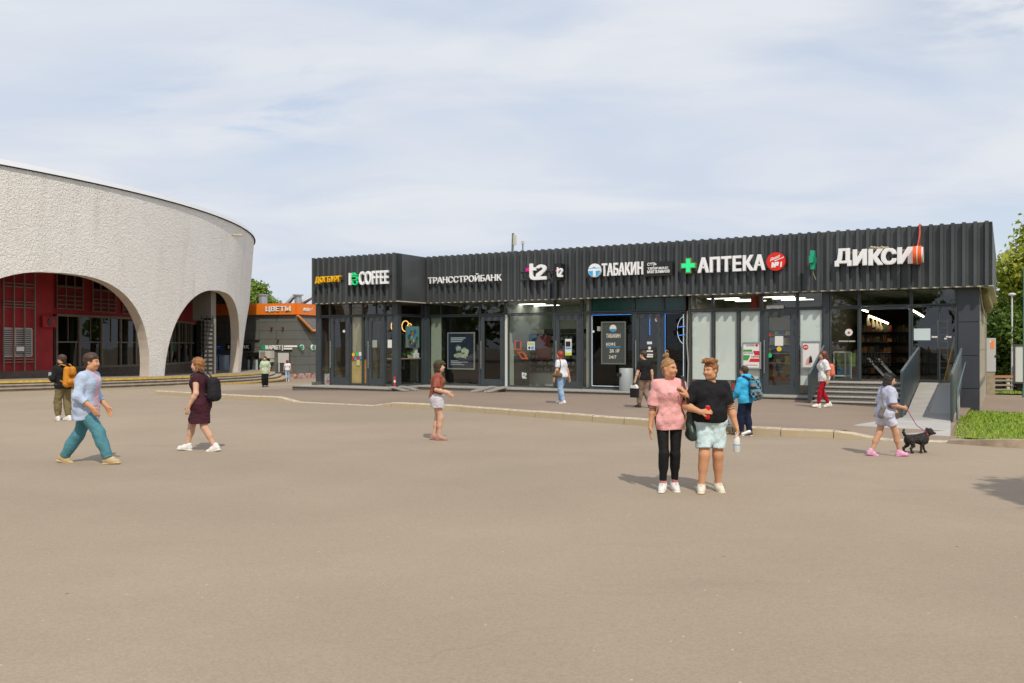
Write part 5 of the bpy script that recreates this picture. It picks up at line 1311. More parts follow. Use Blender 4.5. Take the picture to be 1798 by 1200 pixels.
for r in range(6):
    x = ua - 1.6; z = ZF + .3 + r * .38; mb.box(ua - 1.6, ub + .8, 4.15, 4.5, z - .03, z, 4)
    while x < ub + .7: wd = rnd.uniform(.06, .25); mb.box(x, x + wd - .02, 4.2, 4.4, z + .002, z + rnd.uniform(.1, .28), rnd.choice((0, 1, 2, 3, 4, 5, 5, 5))); x += wd
mb.build('stock', cols_, o)
mb = None
for i, (px, wd, m_) in enumerate(((1325, .28, MATS['sticker_red']), (1333.5, .3, MATS['dull_red']))):
    u = fu(px, .6); o = fthing('hanging_banner', ('bright' if i == 0 else 'dark') + ' red banner strip hanging inside the chemist window', 'banner', u, .6, ZT); mb = FB(o); mb.box(u - wd / 2, u + wd / 2, .6, .62, ZT - .1, 3.72); mb.build('cloth', m_, o)
o = fthing('striped_banner', 'red and white striped banner high inside the chemist shop', 'banner', fu(1230, 2.), 2., 3.2)
mb = FB(o); a, b = fu(1205, 2.), fu(1252, 2.); mb.prism([(a, 3.45), (b, 3.18), (b, 3.06), (a, 3.33)], 2, 2.03, 'y', 0); mb.prism([(a, 3.23), (b, 2.96), (b, 2.86), (a, 3.11)], 2, 2.03, 'y', 0); mb.build('cloth', MATS['sticker_red'], o)
# grocery: shelves with dim goods, track lights, trolleys, ladder-like rack, leaning planks
rnd = random.Random(12)
gcol = [mat('goods_dim%d' % i, c, .6) for i, c in enumerate(((.20, .09, .03), (.12, .03, .02), (.10, .09, .05), (.04, .04, .04), (.25, .15, .04), (.05, .07, .05), (.03, .025, .02)))]
for k, (pa, pb, v, lb) in enumerate(((1512, 1560, 5.4, 'low shelf of snacks inside the grocery doorway'), (1558, 1600, 6.8, 'deeper grocery shelf with orange packets'), (1604, 1650, 7.4, 'grocery shelf behind the window with the pale notice'))):
    ua, ub = fu(pa, v), fu(pb, v); o = fthing('grocery_shelf', lb, 'shelf', ua, v, zD)
    mb = FB(o); mb.box(ua, ub, v + .4, v + .45, zD, zD + 2.1, 6); mb.build('back', gcol, o)
    for r in range(5):
        mb = FB(o); z = zD + .1 + r * .42; mb.box(ua, ub, v, v + .4, z - .03, z, 3); x = ua
        while x < ub - .05: wd = rnd.uniform(.06, .2); mb.box(x, x + wd - .015, v + .02, v + .2, z + .002, z + rnd.uniform(.1, .3), rnd.randrange(7)); x += wd
        mb.build('shelf', gcol, o)
M_TUBE = mat('tube_light', (.9, .85, .7), .4, emit=(1., .86, .55), estr=14.)
for k, (p0, p1, lb) in enumerate((((1513, 543.5, .8), (1523, 547.5, 1.6), 'short tube light just inside the grocery doorway'), ((1526, 555, 2.2), (1559, 568, 5.5), 'long tube light with spotlights inside the grocery'), ((1594, 540.5, .7), (1621, 556, 3.2), 'tube light behind the top of the doorway post'))):
    A = Vector((fu(p0[0], p0[2]), p0[2], fz(*p0))); B = Vector((fu(p1[0], p1[2]), p1[2], fz(*p1)))
    o = fthing('tube_light', lb, 'light', A.x, A.y, A.z); mb = FB(o); mb.tube([tuple(A), tuple(B)], .032, 8); mb.build('tube', M_TUBE, o)
    mb = FB(o); mb.tube([tuple(A + Vector((0, 0, .05))), tuple(B + Vector((0, 0, .05)))], .03, 6)
    for q in (A, B): mb.tube([tuple(q + Vector((0, 0, .05))), (q.x, q.y, 3.74)], .008, 5)
    mb.build('housing', M_DARK, o)
    if k == 1:
        for f in (.1, .35, .55, .75):
            q = A.lerp(B, f) + Vector((-.1, -.1, -.12)); mb = FB(o); mb.tube([tuple(q + Vector((0, 0, .12))), tuple(q), tuple(q + Vector((.05, -.05, -.2)))], [.02, .05, .07], 10); mb.build('spotlight', mat('spot_warm', (.30, .24, .14), .4, emit=(1, .8, .4), estr=.15), o)
for k, px in enumerate((1541, 1558)):
    u = fu(px, 1.6); o = fthing('shopping_trolley', 'shopping trolley parked just inside the grocery doorway', 'trolley', u, 1.6, zD, 'trolleys in the grocery doorway'); mb = FB(o)
    mb.tube([(u - .35, 1.6, zD + .75), (u + .2, 1.5, zD + .12)], .03, 6, 0); mb.tube([(u - .35, 2., zD + .75), (u + .2, 1.9, zD + .12)], .03, 6, 0); mb.build('frame', M_STEEL, o)
    mb = FB(o)
    for z in np.linspace(zD + .5, zD + .95, 6): mb.tube([(u - .5, 1.55, z), (u + .1, 1.5, z), (u + .1, 2., z), (u - .5, 2.05, z)], .01, 5)
    for q in np.linspace(-.5, .1, 7): mb.tube([(u + q, 1.53, zD + .5), (u + q, 1.53, zD + .95)], .01, 5)
    mb.build('basket', mat('trolley_wire', (.10, .10, .10), .4, .6), o)
    mb = FB(o)
    for q in (-.3, .2): mb.tube([(u + q, 1.53, zD + .07), (u + q, 1.57, zD + .07)], .07, 12)
    mb.build('wheel', M_DARK, o)
o = fthing('plant_stand', 'white metal stand with blue and green packs behind the grocery window', 'stand', fu(1480, .5), .5, zD); mb = FB(o)
a, b = fu(1464, .5), fu(1494, .5)
for q in (a, (a + b) / 2 + .1, b): mb.tube([(q, .5, zD), (q, .5, fz(1480, 619, .5))], .03, 6)
mb.tube([(a, .5, fz(1480, 619, .5)), (b, .5, fz(1480, 619, .5))], .03, 6); mb.tube([(a, .5, zD + .12), (b, .5, zD + .12)], .04, 6); mb.build('frame', mat('stand_white', (.50, .50, .44), .5), o)
mb = FB(o); mb.box(a + .1, b - .05, .6, .9, zD + .15, zD + .45, 0); mb.box(a + .1, b + .1, .62, .95, zD + .47, zD + .95, 1); mb.build('pack', [mat('pack_blue', (.03, .14, .25), .5), mat('pack_leaf', (.08, .15, .02), .6)], o)
o = fthing('leaning_plank', 'yellow wooden pole and board leaning inside the end window of the grocery', 'plank', fu(1668, .3), .3, zD); mb = FB(o)
mb.tube([(fu(1658, .3), .3, zD), (fu(1677, .3), .25, fz(1677, 592, .3))], .035, 6); mb.build('pole', mat('pole_yellow', (.45, .28, .05), .5), o)
mb = FB(o); mb.prism([(fu(1660, .35), zD), (fu(1669, .35), zD), (fu(1671, .35), fz(1670, 640, .35)), (fu(1664, .35), fz(1665, 640, .35))], .35, .38, 'y'); mb.build('board', mat('board_ochre', (.38, .20, .03), .6), o)
o = fthing('wire_rack', 'tall wire rack behind the end window of the grocery', 'rack', fu(1655, 1.2), 1.2, zD); mb = FB(o); a, b = fu(1647, 1.2), fu(1664, 1.2)
for q in (a, b): mb.tube([(q, 1.2, zD), (q, 1.2, zD + 2.1)], .025, 6)
for r in range(9): mb.tube([(a, 1.2, zD + .2 + r * .23), (b, 1.2, zD + .2 + r * .23)], .018, 5); mb.box(a, b, 1.22, 1.6, zD + .2 + r * .23, zD + .22 + r * .23)
mb.build('frame', mat('rack_grey_green', (.14, .16, .14), .5), o)
# coffee corner: window bar, plants, cups, poster, neon rings
a, b = -1.95, -.15; zb = fz(725, 629, -1)
o = fthing('window_bar', 'narrow wooden bar shelf inside the coffee corner window', 'shelf', UC - .25, -1.1, zb); mb = FB(o); mb.box(UC - .42, UC - .10, a, b, zb - .05, zb); mb.box(UC - .9, UC - .44, BV + .12, BV + .4, zb - .05, zb); mb.build('top', mat('bar_wood', (.40, .30, .16), .5), o)
mb = FB(o); mb.tube([(UC - .25, -1.9, ZF), (UC - .25, -1.9, zb - .05)], .03, 6); mb.tube([(UC - .25, -.2, ZF), (UC - .25, -.2, zb - .05)], .03, 6); mb.build('leg', M_DARK, o)
def pot(v, label):
    o = fthing('potted_plant', label, 'plant', UC - .22, v, zb); mb = FB(o); mb.lathe((UC - .22, v, zb), [(.06, 0), (.085, .13), (.08, .14)], 14); mb.build('pot', M_PAPER, o)
    mb = FB(o); rnd = random.Random(int(v * 100))
    for i in range(70):
        c = Vector((UC - .22 + rnd.gauss(0, .09), v + rnd.gauss(0, .14), zb + .2 + rnd.gauss(0, .06))); d1 = Vector((rnd.uniform(-1, 1), rnd.uniform(-1, 1), rnd.uniform(-.3, 1))).normalized() * .06; d2 = d1.cross(Vector((rnd.random(), rnd.random(), 1))).normalized() * .03
        mb.add([tuple(c - d1), tuple(c + d2), tuple(c + d1), tuple(c - d2)], [(0, 1, 2, 3)])
    mb.build('leaves', mat('pot_leaf', (.10, .26, .03), .6), o)
pot(-1.75, 'small bushy plant in a white pot nearest the corner post'); pot(-.85, 'small bushy plant in a white pot beside the white machine')
o = fthing('coffee_grinder', 'white machine standing on the bar shelf', 'machine', UC - .22, -.4, zb); mb = FB(o); mb.bbox(UC - .34, UC - .12, -.58, -.22, zb, zb + .22, .02); mb.build('base', M_WHITE, o); mb = FB(o); mb.bbox(UC - .30, UC - .16, -.46, -.28, zb + .222, zb + .52, .02); mb.build('hopper', M_WHITE, o)
o = fthing('wall_poster', 'colourful poster hanging behind the coffee corner side window', 'poster', UC - .12, -.9, 1.5); mb = FB(o); z0, z1 = fz(723, 611, -.9), fz(723, 573, -.9); mb.box(UC - .12, UC - .10, -1.25, -.25, z0, z1, 0); mb.box(UC - .10, UC - .095, -1.2, -.3, z0 + .05, z1 - .05, 1); rnd = random.Random(8)
mb.build('sheet', [mat('poster_rim', (.25, .28, .16), .5), mat('poster_sky', (.10, .34, .42), .5)], o)
mb = FB(o)
for i in range(34):
    y, z = rnd.uniform(-1.05, -.4), z0 + .1 + (z1 - z0 - .3) * rnd.random() ** 1.3; r = rnd.uniform(.04, .13); mb.disc((UC - .095, y, z), r, 'x', .004 + i * .0006, 7, rnd.randrange(5))
mb.build('picture', [mat('pic_dark', (.03, .03, .04), .6), mat('pic_orange', (.42, .16, .04), .6), mat('pic_white', (.5, .5, .45), .6), mat('pic_green', (.06, .22, .05), .6), mat('pic_blue', (.04, .10, .30), .6)], o)
o = fthing('neon_ornament', 'warm ring shaped neon ornament glowing inside the coffee corner', 'light', -8.2, -.3, 2.6)
M_NW = mat('neon_warm', (.9, .55, .2), .4, emit=(1, .55, .16), estr=1.6)
for px, py, r in ((658, 573, .16), (665, 573, .17), (693, 573, .2), (712, 573, .2), (719, 574, .12)):
    v = -.5; u, k = fk(px, v); z = fz(px, py, v); mb = FB(o); mb.tube([(u + r * math.cos(q), v, z + r * 1.2 * math.sin(q)) for q in np.linspace(.4, 6.4, 24)], .022, 6); mb.build('ring', M_NW, o)
mb = FB(o); mb.tube([(fu(655, -.48), -.48, 2.95), (fu(722, -.48), -.48, 2.95)], .015, 6); mb.tube([(fu(690, -.48), -.48, 2.95), (fu(690, -.48), -.48, 3.7)], .01, 5); mb.build('hanger', M_DARK, o)
o = fthing('bar_stool', 'dark bar stools under the window bar of the coffee corner', 'stool', -7.9, -1., ZF); mb = FB(o); mb.lathe((-7.9, -1., ZF), [(.2, 0), (.03, .03), (.03, .7), (.19, .72), (.19, .78)], 16); mb.build('stool_body', M_DARK, o); o['label'] = 'dark bar stool under the window bar of the coffee corner'
o = fthing('coffee_counter', 'tall dark counter inside the coffee shop', 'counter', -10., 1., ZF); mb = FB(o); mb.bbox(-9.6, -7.9, 1.6, 2.2, ZF, ZF + 1.15, .03); mb.build('body', mat('counter_brown', (.10, .075, .05), .6), o); mb = FB(o); mb.box(-9.65, -7.85, 1.55, 2.25, ZF + 1.152, ZF + 1.2); mb.build('top', mat('bar_wood'), o)
o = fthing('green_partition', 'green painted partition and white box inside the end door', 'partition', -11.2, 0, ZF); mb = FB(o); mb.box(-11.4, -9.95, -.2, -.1, ZF, 3.6, 0); mb.bbox(-10.9, -10.2, -1.2, -.6, ZF, ZF + .6, .02, 1); mb.build('panel', [mat('door_green', (.05, .12, .05), .7), mat('pale_notice')], o); o['label'] = 'green painted partition behind the end door of the coffee corner'

# ------------------------------------------------------------------ roof masts
for px, y0, v, lb in ((899, 410, 3., 'taller thin dark mast rising behind the roof edge'), (918, 423, 3.5, 'shorter thin mast rising behind the roof edge')):
    u = fu(px, v); z1 = fz(px, y0, v); o = fthing('mast', lb, 'mast', u, v, FT_Z - .2); mb = FB(o); mb.tube([(u, v, FT_Z - .2), (u + (.06 if px < 910 else 0), v, z1)], .055 if px < 910 else .03, 6); mb.build('pole', mat('mast_grey', (.16, .17, .17), .5), o)
    mb = FB(o)
    if px < 910: mb.bbox(u + .08, u + .22, v - .05, v + .05, z1 - .55, z1 - .08, .01); mb.tube([(u, v, z1 - .3), (u + .1, v, z1 - .3)], .03, 6)
    else: mb.bbox(u - .06, u + .06, v - .05, v + .05, z1 - .15, z1, .01)
    mb.build('antenna', mat('antenna_cream', (.62, .60, .48), .5), o)

# ------------------------------------------------------------------ strip beside the end wall, cabinet, fence, truck, car, lamps
def gz(p): return float(g(p.x, p.y))
a, b, c, d = W(UR - .1, -1.35), W(UR - .1, 12.5), W(UR + 2.9, 12.5), W(UR + 1.35, -1.35)
mb = MB(); n = 14
for i in range(n):
    f0, f1 = i / n, (i + 1) / n; q = [a.lerp(b, f0), a.lerp(b, f1), d.lerp(c, f1), d.lerp(c, f0)]
    mb.add([(p.x, p.y, gz(p) + .05) for p in q], [(3, 2, 1, 0)])
tag(mb.build('path', M_PAVE), 'narrow asphalt path along the end wall', 'path', kind='structure')
mb = MB()
for i in range(n):
    f0, f1 = i / n, (i + 1) / n; p, q = d.lerp(c, f0), d.lerp(c, f1); dx = Vector((.2, 0.12, 0))
    v = [(r.x, r.y, gz(r) + h) for h in (-.1, .11) for r in (p, q, q + dx, p + dx)]
    mb.add(v, [(4, 5, 6, 7), (0, 1, 5, 4), (2, 3, 7, 6)])
p, q = a, d
v = [(r.x, r.y, gz(r) + h) for h in (-.1, .09) for r in (p, q, q + IN * .12, p + IN * .12)]; mb.add(v, [(4, 5, 6, 7), (0, 1, 5, 4), (2, 3, 7, 6)])
tag(mb.build('path_kerb', mat('path_kerb_stone', (.36, .33, .28), .9, var=.3, vscale=6)), 'rough edging stones of the end wall path', 'kerb', kind='structure')
# kerb in front of the grass
mb = MB(); A = gp(1664, 779); B = gp(1798, 787); Bd = (B - A); B2 = A + Bd * 6
seg = 40; prev = None
for i in range(seg + 1):
    p = A.lerp(B2, i / seg); p = p + Vector((0, -.35 * math.sin(min(1, i / 8) * math.pi) * .4, 0)); h = .06 + .09 * min(1, i / 5)
    z = gz(p); q = p + IN * .17; cur = [(p.x, p.y, z - .1), (p.x + .01, p.y + .015, z + h), (q.x, q.y, z + h), (q.x, q.y, z - .1)]
    if prev:
        for k in range(3): mb.add([prev[k], cur[k], cur[k + 1], prev[k + 1]], [(0, 1, 2, 3)])
    else: mb.add(cur, [(0, 1, 2, 3)])
    prev = cur
tag(mb.build('kerb', [mat('kerb_brownish', (.36, .28, .20), .9, var=.3, vscale=4, bump=.4, bscale=40)]), 'low brownish kerb in front of the lawn', 'kerb', kind='structure')
# lawn: earth sheet and blades
def lawn_z(X, Y):
    return g(X, Y) + .13
def in_lawn(X, Y):
    u = (X - P0.x) * C30 + (Y - P0.y) * S30; v = -(X - P0.x) * S30 + (Y - P0.y) * C30
    k = (A.y - Y) - (A.x - X) * Bd.y / Bd.x     # >0 in front of kerb
    rail = 14.29 + (v + .6) / (-8.4) * .16
    ok = (k < -.2) & (u > rail + .12) & (v < 26) & (X < 40)
    ok &= ~((u > UR - .3 - 0 * u) & (u < UR + 1.55 + (v + 1.35) * .11) & (v > -1.30) & (v < 12.6)) & ~((u < UR) & (v > -1.2))
    return ok
lx, ly = np.meshgrid(np.arange(8, 40, .25), np.arange(14, 46, .25))
idx = -np.ones(lx.shape, int); keep = in_lawn(lx, ly)
V = []; F = []
for j in range(lx.shape[0] - 1):
    for i in range(lx.shape[1] - 1):
        if keep[j, i] and keep[j + 1, i] and keep[j, i + 1] and keep[j + 1, i + 1]:
            q = []
            for jj, i2 in ((j, i), (j, i + 1), (j + 1, i + 1), (j + 1, i)):
                if idx[jj, i2] < 0: idx[jj, i2] = len(V); V.append((lx[jj, i2], ly[jj, i2], float(lawn_z(lx[jj, i2], ly[jj, i2])) - .03))
                q.append(idx[jj, i2])
            F.append(q)
tag(npobj('lawn', npmesh('lawn', V, F, mat('lawn_earth', (.15, .21, .02), .95, col2=(.20, .22, .05), vscale=3.))), 'strip of lawn beside the ramp', 'lawn', kind='structure')
rng = np.random.default_rng(5)
px_, py_ = rng.uniform(8, 34, 260000), rng.uniform(14.5, 42, 260000)
ok = in_lawn(px_, py_); px_, py_ = px_[ok], py_[ok]
dens = rng.uniform(0, 1, len(px_)) < np.clip(17. / py_, .1, 1.) ** 1.3; px_, py_ = px_[dens][:90000], py_[dens][:90000]
n = len(px_); pz_ = lawn_z(px_, py_) - .03; an = rng.uniform(0, 6.28, n); clump = .5 + .5 * np.sin(px_ * 2.1 + np.sin(py_ * 1.7) * 2) * np.sin(py_ * 2.6)
h = rng.uniform(.03, .075, n) * (.7 + .7 * clump); wd = rng.uniform(.006, .014, n) * np.clip(py_ / 14, 1, 3); la = rng.uniform(0, 6.28, n); ll = h * rng.uniform(.1, .7, n)
b0 = np.c_[px_ - wd * np.cos(an), py_ - wd * np.sin(an), pz_]; b1 = np.c_[px_ + wd * np.cos(an), py_ + wd * np.sin(an), pz_]; tp = np.c_[px_ + ll * np.cos(la), py_ + ll * np.sin(la), pz_ + h]
V = np.stack([b0, b1, tp], 1).reshape(-1, 3); F = np.arange(3 * n).reshape(-1, 3)
gm = [mat('grass_blade%d' % i, c, .7) for i, c in enumerate(((.19, .31, .02), (.27, .40, .03), (.34, .44, .05), (.40, .40, .10)))]
tag(npobj('grass', npmesh('grass', V, F, gm, rng.choice(4, n, p=[.35, .4, .2, .05]), False)), 'bright green grass blades on the lawn', 'grass', kind='stuff')

cp = atY(1741, 653, 38.5); gzz = gz(cp)
o = thing('electric_cabinet', 'grey electric cabinet with an orange notice behind the shop row', 'cabinet', (cp.x, cp.y, gzz))
mb = MB(o.location); mb.bbox(cp.x - .22, cp.x + .20, cp.y, cp.y + .5, cp.z, zpx(594, cp.y), .01, 0); mb.build('casing', mat('cabinet_grey', (.46, .46, .47), .5), o)
mb = MB(o.location); mb.box(cp.x - .05, cp.x + .12, cp.y - .008, cp.y - .001, zpx(613, cp.y), zpx(598, cp.y)); mb.build('notice', mat('notice_orange', (.80, .25, .06), .5), o)
mb = MB(o.location); mb.box(cp.x - .1, cp.x - .03, cp.y - .012, cp.y - .009, zpx(602, cp.y), zpx(598, cp.y)); mb.build('label_patch', M_PAPER, o)
mb = MB(o.location); mb.box(cp.x + .14, cp.x + .18, cp.y - .03, cp.y, zpx(628, cp.y), zpx(624, cp.y)); mb.build('lock', M_DARK, o)
mb = MB(o.location); mb.box(cp.x - .2, cp.x + .18, cp.y + .03, cp.y + .47, gzz - .1, cp.z - .002); mb.build('base', mat('cabinet_base', (.32, .26, .18), .9, var=.2, vscale=5), o)
bpz = atY(1735, 687, 41.5); be = atY(1774, 688, 41.5); gzz = gz(bpz)
o = thing('barrier', 'low wooden barrier with white posts and an orange top rail', 'barrier', (bpz.x, bpz.y, gzz))
for p in (bpz + Vector((.03, 0, 0)), be - Vector((.15, 0, 0))): mb = MB(o.location); mb.box(p.x, p.x + .13, p.y, p.y + .13, min(gzz, gz(p)) - .2, zpx(660, p.y)); mb.build('post', mat('post_white', (.60, .55, .46), .7), o)
for i, y in enumerate((660.5, 668, 676, 684)):
    mb = MB(o.location); z = zpx(y, bpz.y); mb.box(bpz.x - .1, be.x + .1, bpz.y - .05, bpz.y - .001, z - (.05 if i else .09), z + .03); mb.build('rail', mat('rail_orange', (.42, .20, .10), .7) if i == 0 else mat('rail_pale', (.32, .26, .20), .7), o)
mb = MB(o.location); mb.box(bpz.x + .2, be.x - .2, bpz.y + .3, bpz.y + .36, gzz - .2, zpx(663, bpz.y)); mb.build('back_board', mat('board_black', (.03, .03, .03), .7), o)
co = atY(1743.5, 684, 40.5); o = thing('traffic_cone', 'small yellow cone in front of the wooden barrier', 'cone', (co.x, co.y, gz(co))); mb = MB(o.location); mb.lathe((co.x, co.y, gz(co)), [(.12, .03), (.02, .52)], 14); mb.build('body', M_YST, o); mb = MB(o.location); mb.box(co.x - .17, co.x + .17, co.y - .17, co.y + .17, gz(co), gz(co) + .03); mb.build('foot', M_YST, o)
# box truck
TY = 47.; q = atY(1780, 672, TY); gzz = gz(q)
o = thing('box_truck', 'white box truck parked beyond the lawn with a dark framed body', 'truck', (q.x, q.y, gzz), math.radians(-35))
z0, z1 = zpx(672, TY), zpx(606, TY)
mb = MB(o.location); mb.bbox(q.x, q.x + 2.35, q.y, q.y + 4.6, z0, z1, .03); mb.build('cargo_box', mat('truck_white', (.72, .72, .70), .4), o)
mb = MB(o.location)
for x in (q.x - .03, q.x + 2.27): mb.box(x, x + .11, q.y - .04, q.y + .02, z0 - .05, z1 + .03)
for z in (z0 - .05, z1 - .06): mb.box(q.x + .08, q.x + 2.27, q.y - .04, q.y + .02, z, z + .09)
mb.box(q.x - .04, q.x + .005, q.y + .02, q.y + 4.6, z0 - .05, z1 + .03); mb.build('frame', mat('truck_frame', (.09, .08, .07), .5), o)
mb = MB(o.location); mb.bbox(q.x + .1, q.x + 2.25, q.y + 4.7, q.y + 6.4, gzz + .45, z1 - .2, .12); mb.build('cab', mat('truck_white'), o)
mb = MB(o.location); mb.box(q.x + .15, q.x + 2.2, q.y + .1, q.y + 6.2, gzz + .38, z0 - .06); mb.build('chassis', M_DARK, o)
for x in (q.x + .05, q.x + 2.05):
    for y in (q.y + 1., q.y + 5.4): mb = MB(o.location); mb.tube([(x, y, gz(Vector((x, y, 0))) + .36), (x + .24, y, gz(Vector((x, y, 0))) + .36)], .36, 20); mb.build('wheel', mat('tyre', (.02, .02, .02), .8), o)
# yellow car
TY = 56.; q = atY(1777, 688, TY); gzz = gz(q)
o = thing('parked_car', 'yellow car seen under and beside the box truck', 'car', (q.x + 2, q.y, gzz))
mb = MB(o.location); prof = [(0, .35), (.05, .72), (.9, .86), (1.5, 1.36), (3.1, 1.40), (3.9, .92), (4.3, .85), (4.35, .4), (4.2, .28), (.1, .28)]
mb.prism([(q.x + a_, gzz + b_) for a_, b_ in prof], q.y, q.y + 1.7, 'y', 0); mb.build('body', mat('taxi_yellow', (.72, .42, .02), .3, coat=.5), o)
mb = MB(o.location); mb.prism([(q.x + 1.0, gzz + .9), (q.x + 1.55, gzz + 1.3), (q.x + 3.05, gzz + 1.33), (q.x + 3.7, gzz + .93)], q.y - .012, q.y - .002, 'y'); mb.build('window', mat('car_glass', (.02, .025, .03), .08), o)
for x in (.85, 3.5):
    w_ = MB(o.location); w_.tube([(q.x + x, q.y - .03, gzz + .32), (q.x + x, q.y + .2, gzz + .32)], .32, 24); ow = w_.build('wheel', mat('tyre'), o)
    w_ = MB(o.location); w_.tube([(q.x + x, q.y - .045, gzz + .32), (q.x + x, q.y - .02, gzz + .32)], .19, 20); w_.build('rim', M_STEEL, ow)
# lamp posts
q = atY(1777, 640, 52.); zt = zpx(517, 52.); o = thing('street_lamp', 'slim white street lamp in front of the dark trees', 'lamp', (q.x, q.y, gz(q)))
mb = MB(o.location); mb.tube([(q.x, q.y, gz(q)), (q.x, q.y, zt - .1)], [.06, .045], 10); mb.build('pole', mat('lamp_white', (.62, .62, .60), .5), o)
mb = MB(o.location); mb.lathe((q.x, q.y, zt - .12), [(.06, 0), (.2, .06), (.22, .14), (.1, .2)], 16); mb.build('lamp_head', mat('lamp_white'), o)
q = atY(1797.5, 700, 36.); zt = zpx(470, 36.); o = thing('street_pole', 'teal painted steel pole standing on the lawn', 'pole', (q.x, q.y, gz(q)))
mb = MB(o.location); mb.tube([(q.x, q.y, gz(q)), (q.x, q.y, zt)], [.035, .03], 10); mb.build('pole', mat('pole_teal', (.10, .22, .20), .5), o)
mb = MB(o.location); mb.lathe((q.x, q.y, gz(q)), [(.06, 0), (.055, .4), (.04, .45)], 12); mb.build('base', mat('pole_teal'), o)

# ------------------------------------------------------------------ trees
def leaf_mat(name, c, c2, tr=.35):
    if name in MATS: return MATS[name]
    m = bpy.data.materials.new(name); m.use_nodes = True; t = m.node_tree; b = t.nodes['Principled BSDF']; o = t.nodes['Material Output']
    b.inputs['Roughness'].default_value = .55; b.inputs['Specular IOR Level'].default_value = .3
    tcn = t.nodes.new('ShaderNodeTexCoord'); n = t.nodes.new('ShaderNodeTexNoise'); n.inputs['Scale'].default_value = .7; n.inputs['Detail'].default_value = 8; t.links.new(tcn.outputs['Object'], n.inputs['Vector'])
    mr = t.nodes.new('ShaderNodeMapRange'); mr.inputs[1].default_value = .35; mr.inputs[2].default_value = .65; t.links.new(n.outputs['Fac'], mr.inputs[0])
    mi = t.nodes.new('ShaderNodeMixRGB'); mi.inputs[1].default_value = (*c, 1); mi.inputs[2].default_value = (*c2, 1); t.links.new(mr.outputs[0], mi.inputs[0]); t.links.new(mi.outputs[0], b.inputs['Base Color'])
    tl = t.nodes.new('ShaderNodeBsdfTranslucent'); t.links.new(mi.outputs[0], tl.inputs[0]); ms = t.nodes.new('ShaderNodeMixShader'); ms.inputs[0].default_value = tr
    t.links.new(b.outputs[0], ms.inputs[1]); t.links.new(tl.outputs[0], ms.inputs[2]); t.links.new(ms.outputs[0], o.inputs[0]); MATS[name] = m; return m
M_BARK = mat('bark', (.09, .065, .045), .95, var=.3, vscale=6, bump=.6, bscale=20)
def tree(label, x, y, h, cr, n, seed, lm, leaf=.16, base=.18, group=None, name='tree', squash=1., blobs=16):
    rnd = random.Random(seed); rg = np.random.default_rng(seed); z0 = float(g(x, y))
    o = thing(name, label, 'tree' if name != 'bush' else 'bush', (x, y, z0), 0, group)
    mb = MB((0, 0, 0)); th = h * base; lean = rnd.uniform(-.3, .3)
    mb.tube([(0, 0, -.2), (lean * .3, 0, th), (lean, .1, h * .55), (lean * 1.2, 0, h * .85)], [h * .028, h * .022, h * .013, h * .004], 9)
    bl = []
    for i in range(blobs):
        a = rnd.uniform(0, 6.28); f = rnd.random(); zz_ = th + (h - th) * (.12 + .80 * f); rad = cr * math.sqrt(max(.05, 1 - (2 * f - .85) ** 2 * .8)) * rnd.uniform(.35, .78)
        c = Vector((rad * math.cos(a), rad * math.sin(a) * squash, zz_)); r = cr * rnd.uniform(.28, .46); bl.append((c, r))
        s_ = Vector((lean * .5, 0, th + (zz_ - th) * .45)); mb.tube([tuple(s_), tuple(s_.lerp(c, .5) + Vector((0, 0, .15))), tuple(c)], [h * .010, h * .006, h * .002], 5, 0, False)
    mb.build('trunk', M_BARK, o)
    per = n // blobs; P = []; Nn = []
    for c, r in bl:
        d = rg.normal(size=(per, 3)); d /= np.linalg.norm(d, axis=1)[:, None]; q = r * rg.uniform(.45, 1.12, (per, 1)) ** .7
        sub = rg.normal(size=(per, 3)) * r * .12
        P.append(np.array(c) + d * q * np.array([1, 1, .8]) + sub); Nn.append(d)
    P = np.concatenate(P); Nn = np.concatenate(Nn); m_ = len(P)
    nr = Nn * .6 + rg.normal(size=(m_, 3)) * .6 + np.array([0, 0, .5]); nr /= np.linalg.norm(nr, axis=1)[:, None]
    t1 = np.cross(nr, rg.normal(size=(m_, 3))); t1 /= np.linalg.norm(t1, axis=1)[:, None]; t2 = np.cross(nr, t1)
    s = leaf * rg.uniform(.6, 1.3, (m_, 1))
    V = np.stack([P - t1 * s, P + t2 * s * .55 + nr * s * .1, P + t1 * s, P - t2 * s * .55 + nr * s * .1], 1).reshape(-1, 3)
    F = np.arange(4 * m_).reshape(-1, 4)
    npobj('crown', npmesh('crown', V, F, lm, None, False), o)
    return o
LM1 = leaf_mat('leaf_maple', (.28, .35, .03), (.46, .48, .06)); LM2 = leaf_mat('leaf_dark', (.07, .13, .018), (.13, .20, .03)); LM3 = leaf_mat('leaf_fresh', (.14, .24, .03), (.24, .34, .05))
LM4 = leaf_mat('leaf_reflect', (.09, .15, .025), (.17, .23, .04))
tree('tall yellow green maple right beside the end of the shop row', 35.2, 55, 12.2, 4.6, 15000, 1, LM1, .20, .12, 'trees beyond the lawn', blobs=30)
tree('dark green tree filling the gap under the maple', 33.3, 53, 7.2, 3.2, 12000, 2, LM2, .17, .08, 'trees beyond the lawn', blobs=22)
tree('broad dark tree behind the box truck', 38.5, 60, 10.5, 5., 10000, 3, LM2, .22, .1, 'trees beyond the lawn', blobs=22)
tree('bushy dark tree behind the electric cabinet', 31.0, 56, 5.6, 3.2, 9000, 4, LM2, .18, .06, 'trees beyond the lawn', blobs=20)
tree('pale maple standing farther out beyond the truck', 42, 64, 13, 5.2, 9000, 8, LM1, .24, .12, 'trees beyond the lawn', blobs=24)
q = atY(452, 600, 92); tree('fresh green tree rising behind the orange roof band', q.x, q.y, 9.5, 2.6, 4500, 5, LM3, .24, .2, blobs=18)
